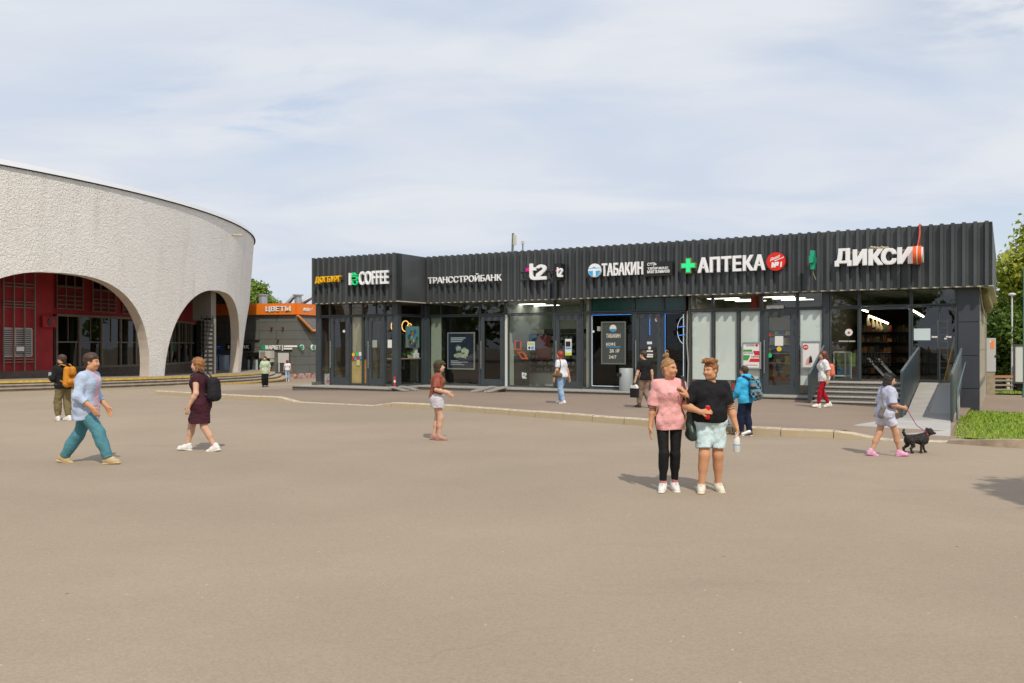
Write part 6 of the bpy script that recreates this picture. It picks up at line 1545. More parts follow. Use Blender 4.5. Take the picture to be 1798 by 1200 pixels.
q = atY(428, 600, 96); tree('rounder green tree half hidden by the station hall', q.x, q.y, 10.6, 2.6, 4000, 6, LM3, .24, .2, blobs=16)
q = atY(768, 600, 66); tree('tree top just showing over the roof of the shop row', q.x, q.y, 9.35, 2.6, 3500, 7, LM3, .2, .3, blobs=14)
tree('leafy street tree standing just outside the view and shading the asphalt', 8.9, 4.5, 8., 2.3, 7000, 9, LM4, .16, .4, blobs=18)
rt = tree('big tree across the plaza', -4, -34, 13, 6.2, 7000, 10, LM4, .42, .12, 'trees across the plaza mirrored in the shop windows', blobs=26)
rnd = random.Random(1)
for x, y in ((8, -36), (20, -34), (33, -32), (46, -27), (-17, -33), (-30, -27), (-44, -18), (-56, -4), (-62, 9), (60, -20), (-66, -14)):
    c = copy_tree(rt); c.location = (x, y, 0); c.rotation_euler = (0, 0, rnd.uniform(0, 6.28)); s = rnd.uniform(.9, 1.25); c.scale = (s, s, s)

# ------------------------------------------------------------------ people: implicit surfaces meshed with surface nets
def _n(v): v = np.asarray(v, float); return v / (np.linalg.norm(v) + 1e-12)
def A3(*v): return np.array(v, float)
class SDF:
    def __init__(s): s.ops = []
    def cap(s, a, b, ra, rb=None, k=.03, flat=None, op='u'):
        """tapered capsule; flat=(axis, factor) squeezes it along axis"""
        s.ops.append((op, 'c', np.asarray(a, float), np.asarray(b, float), ra, ra if rb is None else rb, k, flat)); return s
    def ball(s, c, r, k=.02, op='u'): return s.cap(c, np.asarray(c, float) + 1e-4, r, r, k, None, op)
    def ell(s, c, R, r, k=.02, op='u'):
        """ellipsoid with axes = rows of R"""
        s.ops.append((op, 'e', np.asarray(c, float), np.asarray(R, float), np.asarray(r, float), 0, k, None)); return s
    def bounds(s):
        lo, hi = np.full(3, 9.), np.full(3, -9.)
        for o in s.ops:
            if o[0] != 'u': continue
            if o[1] == 'c':
                m = max(o[4], o[5]); lo = np.minimum(lo, np.minimum(o[2], o[3]) - m); hi = np.maximum(hi, np.maximum(o[2], o[3]) + m)
            else: m = max(o[4]); lo = np.minimum(lo, o[2] - m); hi = np.maximum(hi, o[2] + m)
        return lo, hi
    def mesh(s, h, clips=(), disp=None, extra=None):
        lo, hi = s.bounds(); lo = lo - 3 * h - .02; hi = hi + 3 * h + .02
        ax = [np.arange(lo[i], hi[i] + h, h, dtype=np.float32) for i in range(3)]
        D = np.full([len(a) for a in ax], .3, np.float32)
        for o in s.ops:
            pad = .09 + o[6]
            if o[1] == 'c': m = max(o[4], o[5]) + pad; l, u = np.minimum(o[2], o[3]) - m, np.maximum(o[2], o[3]) + m
            else: m = max(o[4]) + pad; l, u = o[2] - m, o[2] + m
            sl = []
            for i in range(3):
                a = max(0, int(np.searchsorted(ax[i], l[i]))); b = min(len(ax[i]), int(np.searchsorted(ax[i], u[i])) + 1); sl.append(slice(a, b))
            if any(q.stop <= q.start for q in sl): continue
            X, Y, Z = ax[0][sl[0]][:, None, None], ax[1][sl[1]][None, :, None], ax[2][sl[2]][None, None, :]
            if o[1] == 'c':
                a, b = o[2], o[3]; ba = b - a; L2 = float(ba @ ba) + 1e-12
                px, py, pz = X - a[0], Y - a[1], Z - a[2]
                t = np.clip((px * ba[0] + py * ba[1] + pz * ba[2]) / L2, 0, 1)
                wx, wy, wz = px - t * ba[0], py - t * ba[1], pz - t * ba[2]
                if o[7] is not None:
                    n = _n(o[7][0]); f = o[7][1]; dt = (wx * n[0] + wy * n[1] + wz * n[2]) * (f - 1); wx = wx + dt * n[0]; wy = wy + dt * n[1]; wz = wz + dt * n[2]
                d = np.sqrt(wx * wx + wy * wy + wz * wz) - (o[4] + (o[5] - o[4]) * t)
            else:
                c, R, r = o[2], o[3], o[4]; px, py, pz = X - c[0], Y - c[1], Z - c[2]
                q = [(px * R[i, 0] + py * R[i, 1] + pz * R[i, 2]) for i in range(3)]
                k0 = np.sqrt(sum((q[i] / r[i]) ** 2 for i in range(3))) + 1e-6; k1 = np.sqrt(sum((q[i] / r[i] ** 2) ** 2 for i in range(3))) + 1e-6
                d = k0 * (k0 - 1) / k1
            d = d.astype(np.float32); E = D[tuple(sl)]; k = o[6]
            if o[0] == 'u':
                hh = np.maximum(k - np.abs(E - d), 0) / k; D[tuple(sl)] = np.minimum(E, d) - hh * hh * k * .25
            else:
                hh = np.maximum(k - np.abs(E + d), 0) / k; D[tuple(sl)] = np.maximum(E, -d) + hh * hh * k * .25
        X, Y, Z = ax[0][:, None, None], ax[1][None, :, None], ax[2][None, None, :]
        if disp is not None: D = D + disp(X, Y, Z).astype(np.float32)
        for c in clips: D = np.maximum(D, c(X, Y, Z).astype(np.float32))
        # surface nets
        ins = D < 0; cs = tuple(n - 1 for n in D.shape); cnt = np.zeros(cs, np.float32); acc = np.zeros(cs + (3,), np.float32)
        corner = [(i, j, k) for i in (0, 1) for j in (0, 1) for k in (0, 1)]
        def V_(c): return D[c[0]:c[0] + cs[0], c[1]:c[1] + cs[1], c[2]:c[2] + cs[2]]
        for a in corner:
            for i in range(3):
                if a[i]: continue
                b = list(a); b[i] = 1; da, db = V_(a), V_(b); m = (da < 0) != (db < 0)
                t = np.where(m, da / np.where(m, da - db, 1), 0); cnt += m
                for q in range(3): acc[..., q] += np.where(m, (a[q] + t if q == i else a[q]), 0)
        act = cnt > 0; idx = -np.ones(cs, np.int64); idx[act] = np.arange(int(act.sum()))
        pos = acc[act] / cnt[act][:, None]; ijk = np.argwhere(act)
        V = np.stack([lo[i] + (ijk[:, i] + pos[:, i]) * h for i in range(3)], 1)
        F = []
        for i in range(3):
            j, k = (i + 1) % 3, (i + 2) % 3
            sl0 = [slice(1, -1)] * 3; sl0[i] = slice(0, -1); a = ins[tuple(sl0)]; sl1 = list(sl0); sl1[i] = slice(1, None); b = ins[tuple(sl1)]
            e = np.argwhere(a != b); 
            if not len(e): continue
            e = e + np.array([0 if q == i else 1 for q in range(3)]); fl = ins[tuple(e.T)]
            def I(dj, dk):
                p = e.copy(); p[:, j] -= dj; p[:, k] -= dk; return idx[tuple(p.T)]
            q = np.stack([I(1, 1), I(0, 1), I(0, 0), I(1, 0)], 1); q[~fl] = q[~fl][:, ::-1]; F.append(q)
        F = np.concatenate(F); F = F[(F >= 0).all(1)]
        return V, F
def ik(a, c, l1, l2, pole):
    a, c = np.asarray(a, float), np.asarray(c, float); d = c - a; L_ = np.linalg.norm(d); m = (l1 + l2) * .998
    if L_ > m: c = a + d / L_ * m; L_ = m; d = c - a
    x = (l1 * l1 - l2 * l2 + L_ * L_) / (2 * L_); h = math.sqrt(max(0, l1 * l1 - x * x)); u = d / L_; p = np.asarray(pole, float); p = p - u * (p @ u); p = _n(p)
    return a + u * x + p * h, c
def rotz(v, a): c, s = math.cos(a), math.sin(a); return A3(v[0] * c - v[1] * s, v[0] * s + v[1] * c, v[2])

class Person:
    """local frame: x = the person's right, y = forward, z up; unit person is 1.70 m tall"""
    def __init__(s, label, pos, yaw, H=1.7, skin=(.55, .33, .22), res=.011, w=1., fem=False, lean=0., R=(.09, .0, 0, 0, 0), Lf=(-.09, .0, 0, 0, 0), hR=(.27, .02, .84), hL=(-.27, .02, .84), hyaw=0., hpitch=0., tyaw=0., sw=.175, gR='hang', gL='hang', group=None, pelvis=.9, poleR=None, poleL=None, face=True):
        s.sc = H / 1.7; s.res = res / s.sc; s.w = w; s.skin = skin; s.fem = fem
        s.root = thing('person', label, 'person', pos, yaw, group)
        s.mats_skin = mat('skin_%d' % (abs(hash(label)) % 99991), skin, .55, spec=.35, var=.06, vscale=9)
        ft = {}
        for n, f, sx in (('R', R, 1), ('L', Lf, -1)):
            pitch, fy = math.radians(f[3]), math.radians(f[4]); ft[n] = dict(x=f[0], y=f[1], lift=f[2], pitch=pitch, fy=fy, ank=A3(f[0], f[1], .085 + f[2]))
        s.ft = ft; l1, l2 = .42, .405; hipx = .085 * (1.05 if fem else 1)
        my = (ft['R']['y'] + ft['L']['y']) / 2
        pz = pelvis
        while pz > .4 and any(np.linalg.norm(A3(sx * hipx, my, pz) - ft[n]['ank']) > (l1 + l2) * .995 for n, sx in (('R', 1), ('L', -1))): pz -= .004
        s.pz = pz; s.pel = A3(0, my, pz); s.hip = {'R': A3(hipx, my, pz), 'L': A3(-hipx, my, pz)}
        s.knee = {}
        for n in 'RL': s.knee[n], s.ft[n]['ank'] = ik(s.hip[n], ft[n]['ank'], l1, l2, (math.sin(-ft[n]['fy']), 1, 0))
        la = math.radians(lean); up = A3(0, math.sin(la), math.cos(la)); s.up = up; ty = math.radians(tyaw); s.rt = rotz((1, 0, 0), ty); s.fw = rotz((0, 1, 0), ty)
        dz = pz
        s.waist = s.pel + up * .14; s.chest = s.pel + up * .35; s.neck = s.pel + up * .545; s.sh = {'R': s.pel + up * .456 + s.rt * sw, 'L': s.pel + up * .456 - s.rt * sw}
        s.headc = s.neck + up * .122 + s.fw * .035
        hy = math.radians(hyaw) ; hpt = math.radians(hpitch)
        s.hf = rotz((0, math.cos(hpt), math.sin(hpt)), hy); s.hr = rotz((1, 0, 0), hy); s.hu = np.cross(s.hr, s.hf)
        s.el = {}; s.wr = {}
        zoff = pz - .9
        for n, hnd, sx, pl in (('R', hR, 1, poleR), ('L', hL, -1, poleL)):
            tgt = A3(hnd[0], hnd[1] + my, hnd[2] + zoff); s.el[n], s.wr[n] = ik(s.sh[n], tgt, .285, .25, pl if pl is not None else (sx * .35, -1, -.2))
        s.grip = {'R': gR, 'L': gL}
    def hp(s, r, f, u): return s.headc + s.hr * r + s.hf * f + s.hu * u
    def put(s, name, V, F, mats, mi=None, parent=None, smooth=True):
        return npobj(name, npmesh(name, V * s.sc, F, mats, mi, smooth), s.root if parent is None else parent)
    def torso(s, b, inf=0., k=.09, belly=0.):
        w = s.w; rt, fw = s.rt, s.fw
        b.cap(s.hip['R'] * 1 + A3(0, 0, .02), s.hip['L'] + A3(0, 0, .02), .105 * w + inf, None, k)
        if s.fem or w > 1.1: b.cap(s.pel + A3(.06 * w, -.045, -.01), s.pel + A3(-.06 * w, -.045, -.01), .09 * w + inf, None, k)
        b.cap(s.waist + A3(.055 * w, 0, 0), s.waist - A3(.055 * w, 0, 0), .092 * w + inf, None, k)
        if belly: b.ell(s.waist + s.fw * .05 + A3(0, 0, .0), np.eye(3), (.15 * w + inf, .10 + belly + inf, .13 + inf), k)
        b.cap(s.chest + rt * .075 * w, s.chest - rt * .075 * w, .108 * w + inf, None, k)
        b.cap(s.pel + s.up * .415 + rt * .10, s.pel + s.up * .415 - rt * .10, .075 * min(w, 1.1) + inf, None, k)
        if s.fem:
            for q in (1, -1): b.ball(s.chest + s.rt * .07 * q + s.fw * .078 - s.up * .01, .056 * w + inf, .09)
        b.cap(s.neck - s.up * .055 + rt * .03, s.sh['R'] - s.up * .0, .042 + inf * .7, .048 + inf * .7, .05); b.cap(s.neck - s.up * .055 - rt * .03, s.sh['L'], .042 + inf * .7, .048 + inf * .7, .05)
    def arm(s, b, n, inf=0., f0=0., f1=2., k=.03, r=(.054, .044, .042, .029)):
        w = .5 + .5 * s.w; a, e, q = s.sh[n], s.el[n], s.wr[n]
        t = min(f1, 1.); b.cap(a, a + (e - a) * t, r[0] * w + inf, (r[0] + (r[1] - r[0]) * t) * w + inf, k)
        if f1 > 1: t = f1 - 1; m = .3; b.cap(e, e + (q - e) * min(t, m), r[1] * w + inf, r[2] * w * 1.04 + inf, k); 
        if f1 > 1.3: t = f1 - 1; b.cap(e + (q - e) * .3, e + (q - e) * t, r[2] * w * 1.04 + inf, (r[2] + (r[3] - r[2]) * t) * w + inf, k)
    def leg(s, b, n, inf=0., f1=2., k=.04, r=(.088, .058, .056, .038), inf2=None, calf=True):
        w = s.w; a, e, q = s.hip[n], s.knee[n], s.ft[n]['ank']; inf2 = inf if inf2 is None else inf2
        t = min(f1, 1.); ri = inf + (inf2 - inf) * .5
        b.cap(a + A3(0, 0, -.02), a + (e - a) * t, r[0] * w + inf, (r[0] + (r[1] - r[0]) * t) * (.4 + .6 * w) + (inf + (ri - inf) * t), k)
        if f1 > 1:
            t = f1 - 1; w2 = .4 + .6 * w
            b.cap(e, e + (q - e) * t, r[1] * w2 + ri, (r[1] + (r[3] - r[1]) * t) * w2 + ri + (inf2 - ri) * t, k)
            if calf: c = e + (q - e) * .3 - A3(0, .018, 0); b.cap(e + (q - e) * .12 - A3(0, .008, 0), c + (q - e) * .12, .046 * w2 + ri, .047 * w2 + ri, .05)
    def hand(s, b, n):
        wr, el = s.wr[n], s.el[n]; d = _n(wr - el); g_ = s.grip[n]; sx = 1 if n == 'R' else -1
        palm_n = A3(-sx, 0, 0) if g_ in ('hang', 'fist') else A3(0, 0, -1)
        if g_ == 'hang': d = _n(d + A3(0, .0, -.6))
        if isinstance(g_, tuple): d, palm_n, g_ = _n(g_[0]), _n(g_[1]), g_[2]
        palm_n = _n(palm_n - d * (palm_n @ d)); side = np.cross(d, palm_n)
        if side @ A3(0, 1, .3) < 0: side = -side                   # thumb side forward / up
        s.hd = getattr(s, 'hd', {}); s.hd[n] = (wr, d, palm_n, side)
        b.cap(wr - d * .01, wr + d * .03, .025, .027, .02, (palm_n, 1.3))
        for i in range(4):
            o = side * (.027 - .018 * i); b.cap(wr + d * .02 + o * .6, wr + d * .078 + o, .0135, .0125, .014)
            curl = .35 if g_ == 'hang' else 1.25; ln = (.038, .043, .040, .031)[i]
            p = wr + d * .082 + o; dd = d
            for j in range(3):
                dd = _n(dd * math.cos(curl * (.5 if j == 0 else .8)) + palm_n * math.sin(curl * (.5 if j == 0 else .8))); q = p + dd * ln * (1, .72, .55)[j]; b.cap(p, q, .0098 - .0012 * j, .0090 - .0012 * j, .004); p = q
        t0 = wr + d * .022 + side * .022; t1 = t0 + _n(side * .75 + d * .65 + palm_n * .25) * .042; t2 = t1 + _n(d * .9 + palm_n * (.35 if g_ == 'hang' else .9) + side * .1) * .038
        b.cap(t0, t1, .0145, .0115, .012); b.cap(t1, t2, .0112, .009, .005)
    def head(s, b):
        E_ = np.array([s.hr, s.hf, s.hu])
        b.cap(s.neck - s.up * .05, s.headc - s.hu * .05 - s.hf * .012, .056 if not s.fem else .049, .052 if not s.fem else .046, .04)
        b.ell(s.hp(0, -.018, .045), E_, (.074, .094, .085), .02)
        b.ell(s.hp(0, .018, -.022), E_, (.062, .074, .085), .035)
        b.cap(s.hp(0, .055, -.083), s.hp(0, .062, -.080), .026, .024, .03)                                # chin
        b.cap(s.hp(.035, .005, -.065), s.hp(-.035, .005, -.065), .036, .036, .03)                          # jaw
        for q in (1, -1):
            b.ball(s.hp(.034 * q, .064, -.024), .026, .03)                                                  # cheek
            b.cap(s.hp(.014 * q, .083, .030), s.hp(.045 * q, .066, .029), .011, .010, .016)                  # brow
            b.ball(s.hp(.030 * q, .094, .010), .017, .012, 's'); b.ball(s.hp(.030 * q, .071, .010), .0155, .004)
            E2 = np.array([s.hr, s.hf, s.hu]); b.ell(s.hp(.075 * q, -.012, .0), E2, (.010, .021, .032), .008)   # ear
        b.cap(s.hp(0, .088, .014), s.hp(0, .1045, -.019), .0080, .0105, .012); b.cap(s.hp(.011, .090, -.023), s.hp(-.011, .090, -.023), .0088, None, .008)
        b.cap(s.hp(.018, .079, -.050), s.hp(-.018, .079, -.050), .0085, None, .008); b.cap(s.hp(.014, .079, -.060), s.hp(-.014, .079, -.060), .0085, None, .008)
        b.cap(s.hp(.02, .092, -.0555), s.hp(-.02, .092, -.0555), .0025, None, .004, None, 's')
    def body(s, torso=True, legs=True, lip=(.45, .16, .13), browc=(.16, .09, .05), tattoo=None, calf=True):
        b = SDF(); s.torso(b)
        for n in 'RL':
            s.arm(b, n); s.hand(b, n); s.leg(b, n)
            a = s.ft[n]['ank']; fy = s.ft[n]['fy']; fd = rotz((0, 1, 0), -fy) ; b.cap(a, a + fd * .08 - A3(0, 0, .045), .036, .026, .03)
        s.head(b)
        V, F = b.mesh(s.res); C = V[F].mean(1) - s.headc; x, y, z = C @ s.hr, C @ s.hf, C @ s.hu
        mi = np.zeros(len(F), int)
        mi[(np.abs(x) < .024) & (y > .066) & (z < -.0465) & (z > -.0665)] = 1
        for q in (1, -1):
            mi[(np.hypot(x - .030 * q, (z - .010) * 2.2) < .0135) & (y > .068)] = 2
            mi[(np.hypot(x - .030 * q - .002, (z - .010)) < .0070) & (y > .068)] = 3
            mi[(np.abs(x - .031 * q) < .017) & (z > .0185) & (z < .0225) & (y > .06)] = 3
            mi[(np.abs(x - .031 * q) < .020) & (np.abs(z - .034 + .10 * np.abs(np.abs(x) - .031)) < .0055) & (y > .055)] = 4
        ms = [s.mats_skin, mat('lips_%.2f' % lip[0], lip, .45), mat('eye_white', (.46, .40, .36), .4), mat('eye_iris', (.035, .025, .02), .25), mat('brow_%.2f' % browc[0], browc, .8)]
        if tattoo:
            Cw = V[F].mean(1); ms.append(mat('tattoo_ink', (.10, .085, .075), .6))
            for n, t0, t1 in tattoo:
                a, e, w_ = s.sh[n], s.el[n], s.wr[n]; d = _n(w_ - e); t = (Cw - e) @ d; rr = np.linalg.norm(Cw - e - t[:, None] * d, axis=1); mi[(t > t0) & (t < t1) & (rr < .075)] = 5
        o = s.put('body', V, F, ms, mi); s.bodyo = o; return o
    def fold(s, amp=.006, f=1., seed=0, vert=1.):
        r = random.Random(seed); ph = [r.uniform(0, 6.28) for _ in range(6)]; pz = s.pz
        def d(X, Y, Z):
            r1 = 1 - 2 * np.abs(np.sin(X * 9 * f + Z * 7 * f * vert + Y * 6 * f + ph[4] + 1.3 * np.sin(Z * 6 * f + X * 4 + ph[5]))); r2 = 1 - 2 * np.abs(np.sin(X * 7 * f - Z * 12 * f * vert + ph[1] + 1.2 * np.sin(Y * 9 + X * 5)))
            q = np.sin(X * 21 * f + Z * 13 * f * vert + Y * 17 * f + ph[0] + 1.7 * np.sin(Z * 9 * f + ph[1])); q2 = np.sin(X * 38 * f - Z * 27 * f + Y * 20 + ph[2] + 1.5 * np.sin(X * 17 + ph[3])); q3 = np.sin(Z * 55 * f + X * 20 + ph[4] + 2 * np.sin(Y * 21 + X * 9))
            return amp * (.30 * q + .22 * q2 + .15 * q3 + .42 * r1 + .34 * r2)
        return d
    def shirt(s, m, hem=-.04, inf=.016, sleeve=.6, sinf=.028, amp=.007, name='shirt', seed=0, neck=.5, flare=.0, belly=0., hemw=.006, collar=None, mi=None):
        """hem relative to the pelvis; sleeve in arm units (1 = elbow, 2 = wrist)"""
        inf *= .66; sinf *= .78
        b = SDF(); s.torso(b, inf, .09, belly)
        if hem < -.0:
            w = s.w; b.cap(s.pel + A3(.055 * w, 0, -.0), s.pel + A3(.055 * w, 0, hem - .06), .11 * w + inf + .004, .112 * w + inf + flare, .06); b.cap(s.pel + A3(-.055 * w, 0, .0), s.pel + A3(-.055 * w, 0, hem - .06), .11 * w + inf + .004, .112 * w + inf + flare, .06)
        else: w = s.w
        b.cap(s.waist + A3(.06 * w, 0, 0), s.chest + s.rt * .07 * w, .095 * w + inf, .105 * w + inf, .05); b.cap(s.waist - A3(.06 * w, 0, 0), s.chest - s.rt * .07 * w, .095 * w + inf, .105 * w + inf, .05)
        for n in 'RL':
            a, e, q = s.sh[n], s.el[n], s.wr[n]; t = min(sleeve, 1.); b.cap(a, a + (e - a) * t, .050 + inf * .9, .046 + sinf, .03)
            if sleeve > 1: b.cap(e, e + (q - e) * (sleeve - 1), .048 + sinf, .036 + sinf * .8, .03)
        if collar: b.cap(s.neck + s.up * .0 - s.fw * .03, s.neck - s.up * .02 + s.fw * .02, collar, collar, .03)
        hz = s.pz + hem; ph = seed
        clips = [lambda X, Y, Z: hz + hemw * np.sin(X * 19 + ph) + hemw * np.sin(Y * 23 + ph * 2) - Z]
        ends = []
        for n in 'RL':
            a, e, q = s.sh[n], s.el[n], s.wr[n]
            if sleeve <= 1: p, d = a + (e - a) * sleeve, _n(e - a)
            else: p, d = e + (q - e) * (sleeve - 1), _n(q - e)
            ends.append((p, d))
        def clip_sl(X, Y, Z):
            r = None
            for p, d in ends:
                t = (X - p[0]) * d[0] + (Y - p[1]) * d[1] + (Z - p[2]) * d[2]; dist = np.sqrt((X - p[0] - t * d[0]) ** 2 + (Y - p[1] - t * d[1]) ** 2 + (Z - p[2] - t * d[2]) ** 2) - (.066 + sinf)
                c = np.minimum(t, -dist + 0 * t); c = np.where(t > .12, np.minimum(c, .1), c) if False else c
                r = c if r is None else np.maximum(r, c)
            return r
        if neck is not None:
            nc = s.neck + s.up * (neck * .04 - .005) + s.fw * .03
            nd = _n(s.up * 1. + s.fw * .45)
            clips.append(lambda X, Y, Z: np.minimum((X - nc[0]) * nd[0] + (Y - nc[1]) * nd[1] + (Z - nc[2]) * nd[2], .115 - np.sqrt((X - nc[0]) ** 2 + (Y - nc[1]) ** 2 + (Z - nc[2]) ** 2)))
        if sleeve > .3: clips.append(clip_sl)
        V, F = b.mesh(s.res, clips, s.fold(amp, 1., seed)); mm = None
        if mi is not None: mm = mi(V[F].mean(1))
        return s.put(name, V, F, m, mm)
    def pants(s, m, top=.10, length=1.95, inf=.012, inf2=.012, amp=.004, name='trousers', seed=1, calf=True, k=.025, split=False):
        b = SDF(); w = s.w
        b.cap(s.hip['R'] + A3(0, 0, .02), s.hip['L'] + A3(0, 0, .02), .105 * w + inf, None, .06); b.cap(s.waist + A3(.05 * w, 0, 0), s.waist - A3(.05 * w, 0, 0), .092 * w + inf, None, .06)
        if s.fem or w > 1.1: b.cap(s.pel + A3(.06 * w, -.045, -.01), s.pel + A3(-.06 * w, -.045, -.01), .09 * w + inf, None, .06)
        for n in 'RL': s.leg(b, n, inf, length, k, inf2=inf2, calf=calf)
        if split:
            for y in (-.22, -.14, -.05, .05, .14, .22): b.cap(s.pel + A3(0, y, -.17), s.pel + A3(0, y, -.52), .004, .060, .02, None, 's')
        zt = s.pz + top; ends = []
        for n in 'RL':
            a, e, q = s.hip[n], s.knee[n], s.ft[n]['ank']
            p, d = (a + (e - a) * length, _n(e - a)) if length <= 1 else (e + (q - e) * (length - 1), _n(q - e)); ends.append((p, d))
        def clip(X, Y, Z):
            r = Z - zt
            for p, d in ends:
                t = (X - p[0]) * d[0] + (Y - p[1]) * d[1] + (Z - p[2]) * d[2]; dist = np.sqrt((X - p[0] - t * d[0]) ** 2 + (Y - p[1] - t * d[1]) ** 2 + (Z - p[2] - t * d[2]) ** 2) - .17
                r = np.maximum(r, np.minimum(t, -dist))
            return r
        V, F = b.mesh(s.res, [clip], s.fold(amp, 1.2, seed)); return s.put(name, V, F, m)
    def skirt(s, m, top=.12, bot=-.42, r0=.12, r1=.20, amp=.008, name='skirt', seed=2):
        b = SDF(); w = s.w
        b.cap(s.waist + A3(.05, 0, 0), s.waist - A3(.05, 0, 0), .105 * w, None, .06); b.cap(s.hip['R'], s.hip['L'], .125 * w, None, .08)
        c = (s.knee['R'] + s.knee['L']) / 2; c = s.pel * .55 + c * .45; z = s.pz + bot
        for q in (.6, -.6): b.cap(s.pel + A3(.10 * q, 0, 0), A3(.14 * q, c[1], z - .06), r0, r1, .1)
        for n in 'RL': s.leg(b, n, .035, .8, .08)
        V, F = b.mesh(s.res, [lambda X, Y, Z: np.maximum(Z - (s.pz + top), z + .006 * np.sin(X * 30) - Z)], s.fold(amp, 1.6, seed, .2)); return s.put(name, V, F, m)
    def shoe(s, m_up, m_sole, big=1., socks=None, name='shoe'):
        for n in 'RL':
            f = s.ft[n]; b = SDF(); k = big
            b.cap((0, -.045, -.035), (0, .05, -.045), .040 * k, .043 * k, .02); b.cap((0, .05, -.048), (0, .135, -.056), .043 * k, .036 * k, .03); b.cap((0, -.012, .0), (0, .05, -.02), .042 * k, .036 * k, .03); b.cap((0, -.02, .02), (0, .0, -.03), .043 * k, .043 * k, .02)
            zb = -.085 + .002
            clip = [lambda X, Y, Z: zb - Z]
            b.cap((0, -.05, -.074), (0, .14, -.074), .044 * k, .043 * k, .008, (A3(0, 0, 1), 3.))
            V, F = b.mesh(max(.006, s.res * .8), clip); C = V[F].mean(1); mi = np.where(C[:, 2] < -.062, 1, 0)
            mi[(np.abs(C[:, 0]) < .016) & (C[:, 1] > .03) & (C[:, 1] < .10) & (C[:, 2] > -.04)] = 2
            p, y = -f['pitch'], -f['fy']                     # positive pitch lifts the heel
            piv = A3(0, .10, -.083) if f['pitch'] > 0 else A3(0, -.05, -.083)
            Rm = np.array(Matrix.Rotation(y, 3, 'Z') @ Matrix.Rotation(p, 3, 'X'))
            V = V @ Rm.T + f['ank']
            s.put(name, V, F, [m_up, m_sole, mat('lace_grey', (.5, .5, .48), .7)], mi)
            if socks:
                b = SDF(); q = f['ank']; e = s.knee[n]; d = _n(e - q); b.cap(q - d * .02, q + d * socks[1], .041, .043, .02)
                pz_ = q + d * socks[1]; V, F = b.mesh(s.res, [lambda X, Y, Z: (X - pz_[0]) * d[0] + (Y - pz_[1]) * d[1] + (Z - pz_[2]) * d[2]]); s.put('sock', V, F, socks[0])
    def hair(s, m, kind='short', seed=0, vol=.014, extra=None):
        b = SDF(); E_ = np.array([s.hr, s.hf, s.hu])
        b.ell(s.hp(0, -.022, .047), E_, (.076 + vol, .096 + vol, .088 + vol), .02)
        if kind in ('bob', 'long'):
            for q in (1, -1): b.cap(s.hp(.062 * q, -.02, .03), s.hp(.072 * q, -.025, -.09), .036, .030, .03)
            b.cap(s.hp(0, -.06, .03), s.hp(0, -.07, -.10), .075, .06, .04)
        if kind == 'short': b.cap(s.hp(0, -.05, .02), s.hp(0, -.062, -.055), .062, .045, .03)
        if extra: extra(b)
        # cut away the face
        fz_ = (.055 if kind != 'cap' else .02)
        def cut(X, Y, Z):
            x = (X - s.headc[0]); y = (Y - s.headc[1]); z = (Z - s.headc[2]); r = x * s.hr[0] + y * s.hr[1] + z * s.hr[2]; f = x * s.hf[0] + y * s.hf[1] + z * s.hf[2]; u = x * s.hu[0] + y * s.hu[1] + z * s.hu[2]
            front = np.minimum(f - (.036 - .010 * np.sin(r * 60) * 0), (fz_ + .012 - .25 * np.abs(r)) - u)
            side = np.minimum(np.minimum(f - (-.030 if kind == 'short' else -.0), .012 - u), .2)
            if kind in ('bob', 'long'): side = front
            return np.maximum(np.minimum(front, .05), np.minimum(side, .05)) if kind != 'back' else front
        rr = random.Random(seed); ph = [rr.uniform(0, 6) for _ in range(4)]
        def disp(X, Y, Z): return .0022 * np.sin(X * 130 + 2 * np.sin(Z * 40 + ph[0]) + ph[1]) * np.sin(Y * 110 + Z * 60 + ph[2]) + .003 * np.sin(Z * 90 + X * 50 + ph[3])
        V, F = b.mesh(min(s.res, .009), [cut], disp); return s.put('hair', V, F, m)
    def blob(s, name, build, m, clips=(), disp=None, parent=None, mi=None, res=None):
        b = SDF(); build(b); V, F = b.mesh(res or s.res, clips, disp); return s.put(name, V, F, m, None if mi is None else mi(V[F].mean(1)), parent)
    def world(s, p):
        a = s.root.rotation_euler[2]; v = rotz(np.asarray(p) * s.sc, a); return Vector((v[0], v[1], v[2])) + s.root.location
def held(p, name, label, cat, at_):
    """an object carried by person p: its own top-level thing in the same frame"""
    o = thing(name, label, cat, p.world(at_), p.root.rotation_euler[2]); o2 = np.asarray(at_, float); return o, o2
def hput(p, o, o2, name, build, m, clips=(), disp=None, mi=None, res=None):
    b = SDF(); build(b); V, F = b.mesh(res or p.res, clips, disp); return npobj(name, npmesh(name, (V - o2) * p.sc, F, m, None if mi is None else mi(V[F].mean(1))), o)
def htube(p, o, o2, name, pts, r, m, n=8):
    mb = MB(); mb.tube([tuple((np.asarray(q) - o2) * p.sc) for q in pts], r, n); return mb.build(name, m, o)
def cloth(name, c=(.5, .5, .5), **k): return mat('cloth_' + name, c, k.pop('rough', .85), spec=.2, var=k.pop('var', .10), vscale=k.pop('vscale', 14), bump=.7, bscale=k.pop('bscale', 19), **k)
PI = math.pi
def facing(px, py, dx, dy): return math.atan2(dy, dx) - PI / 2      # yaw so that local +y points along (dx,dy)

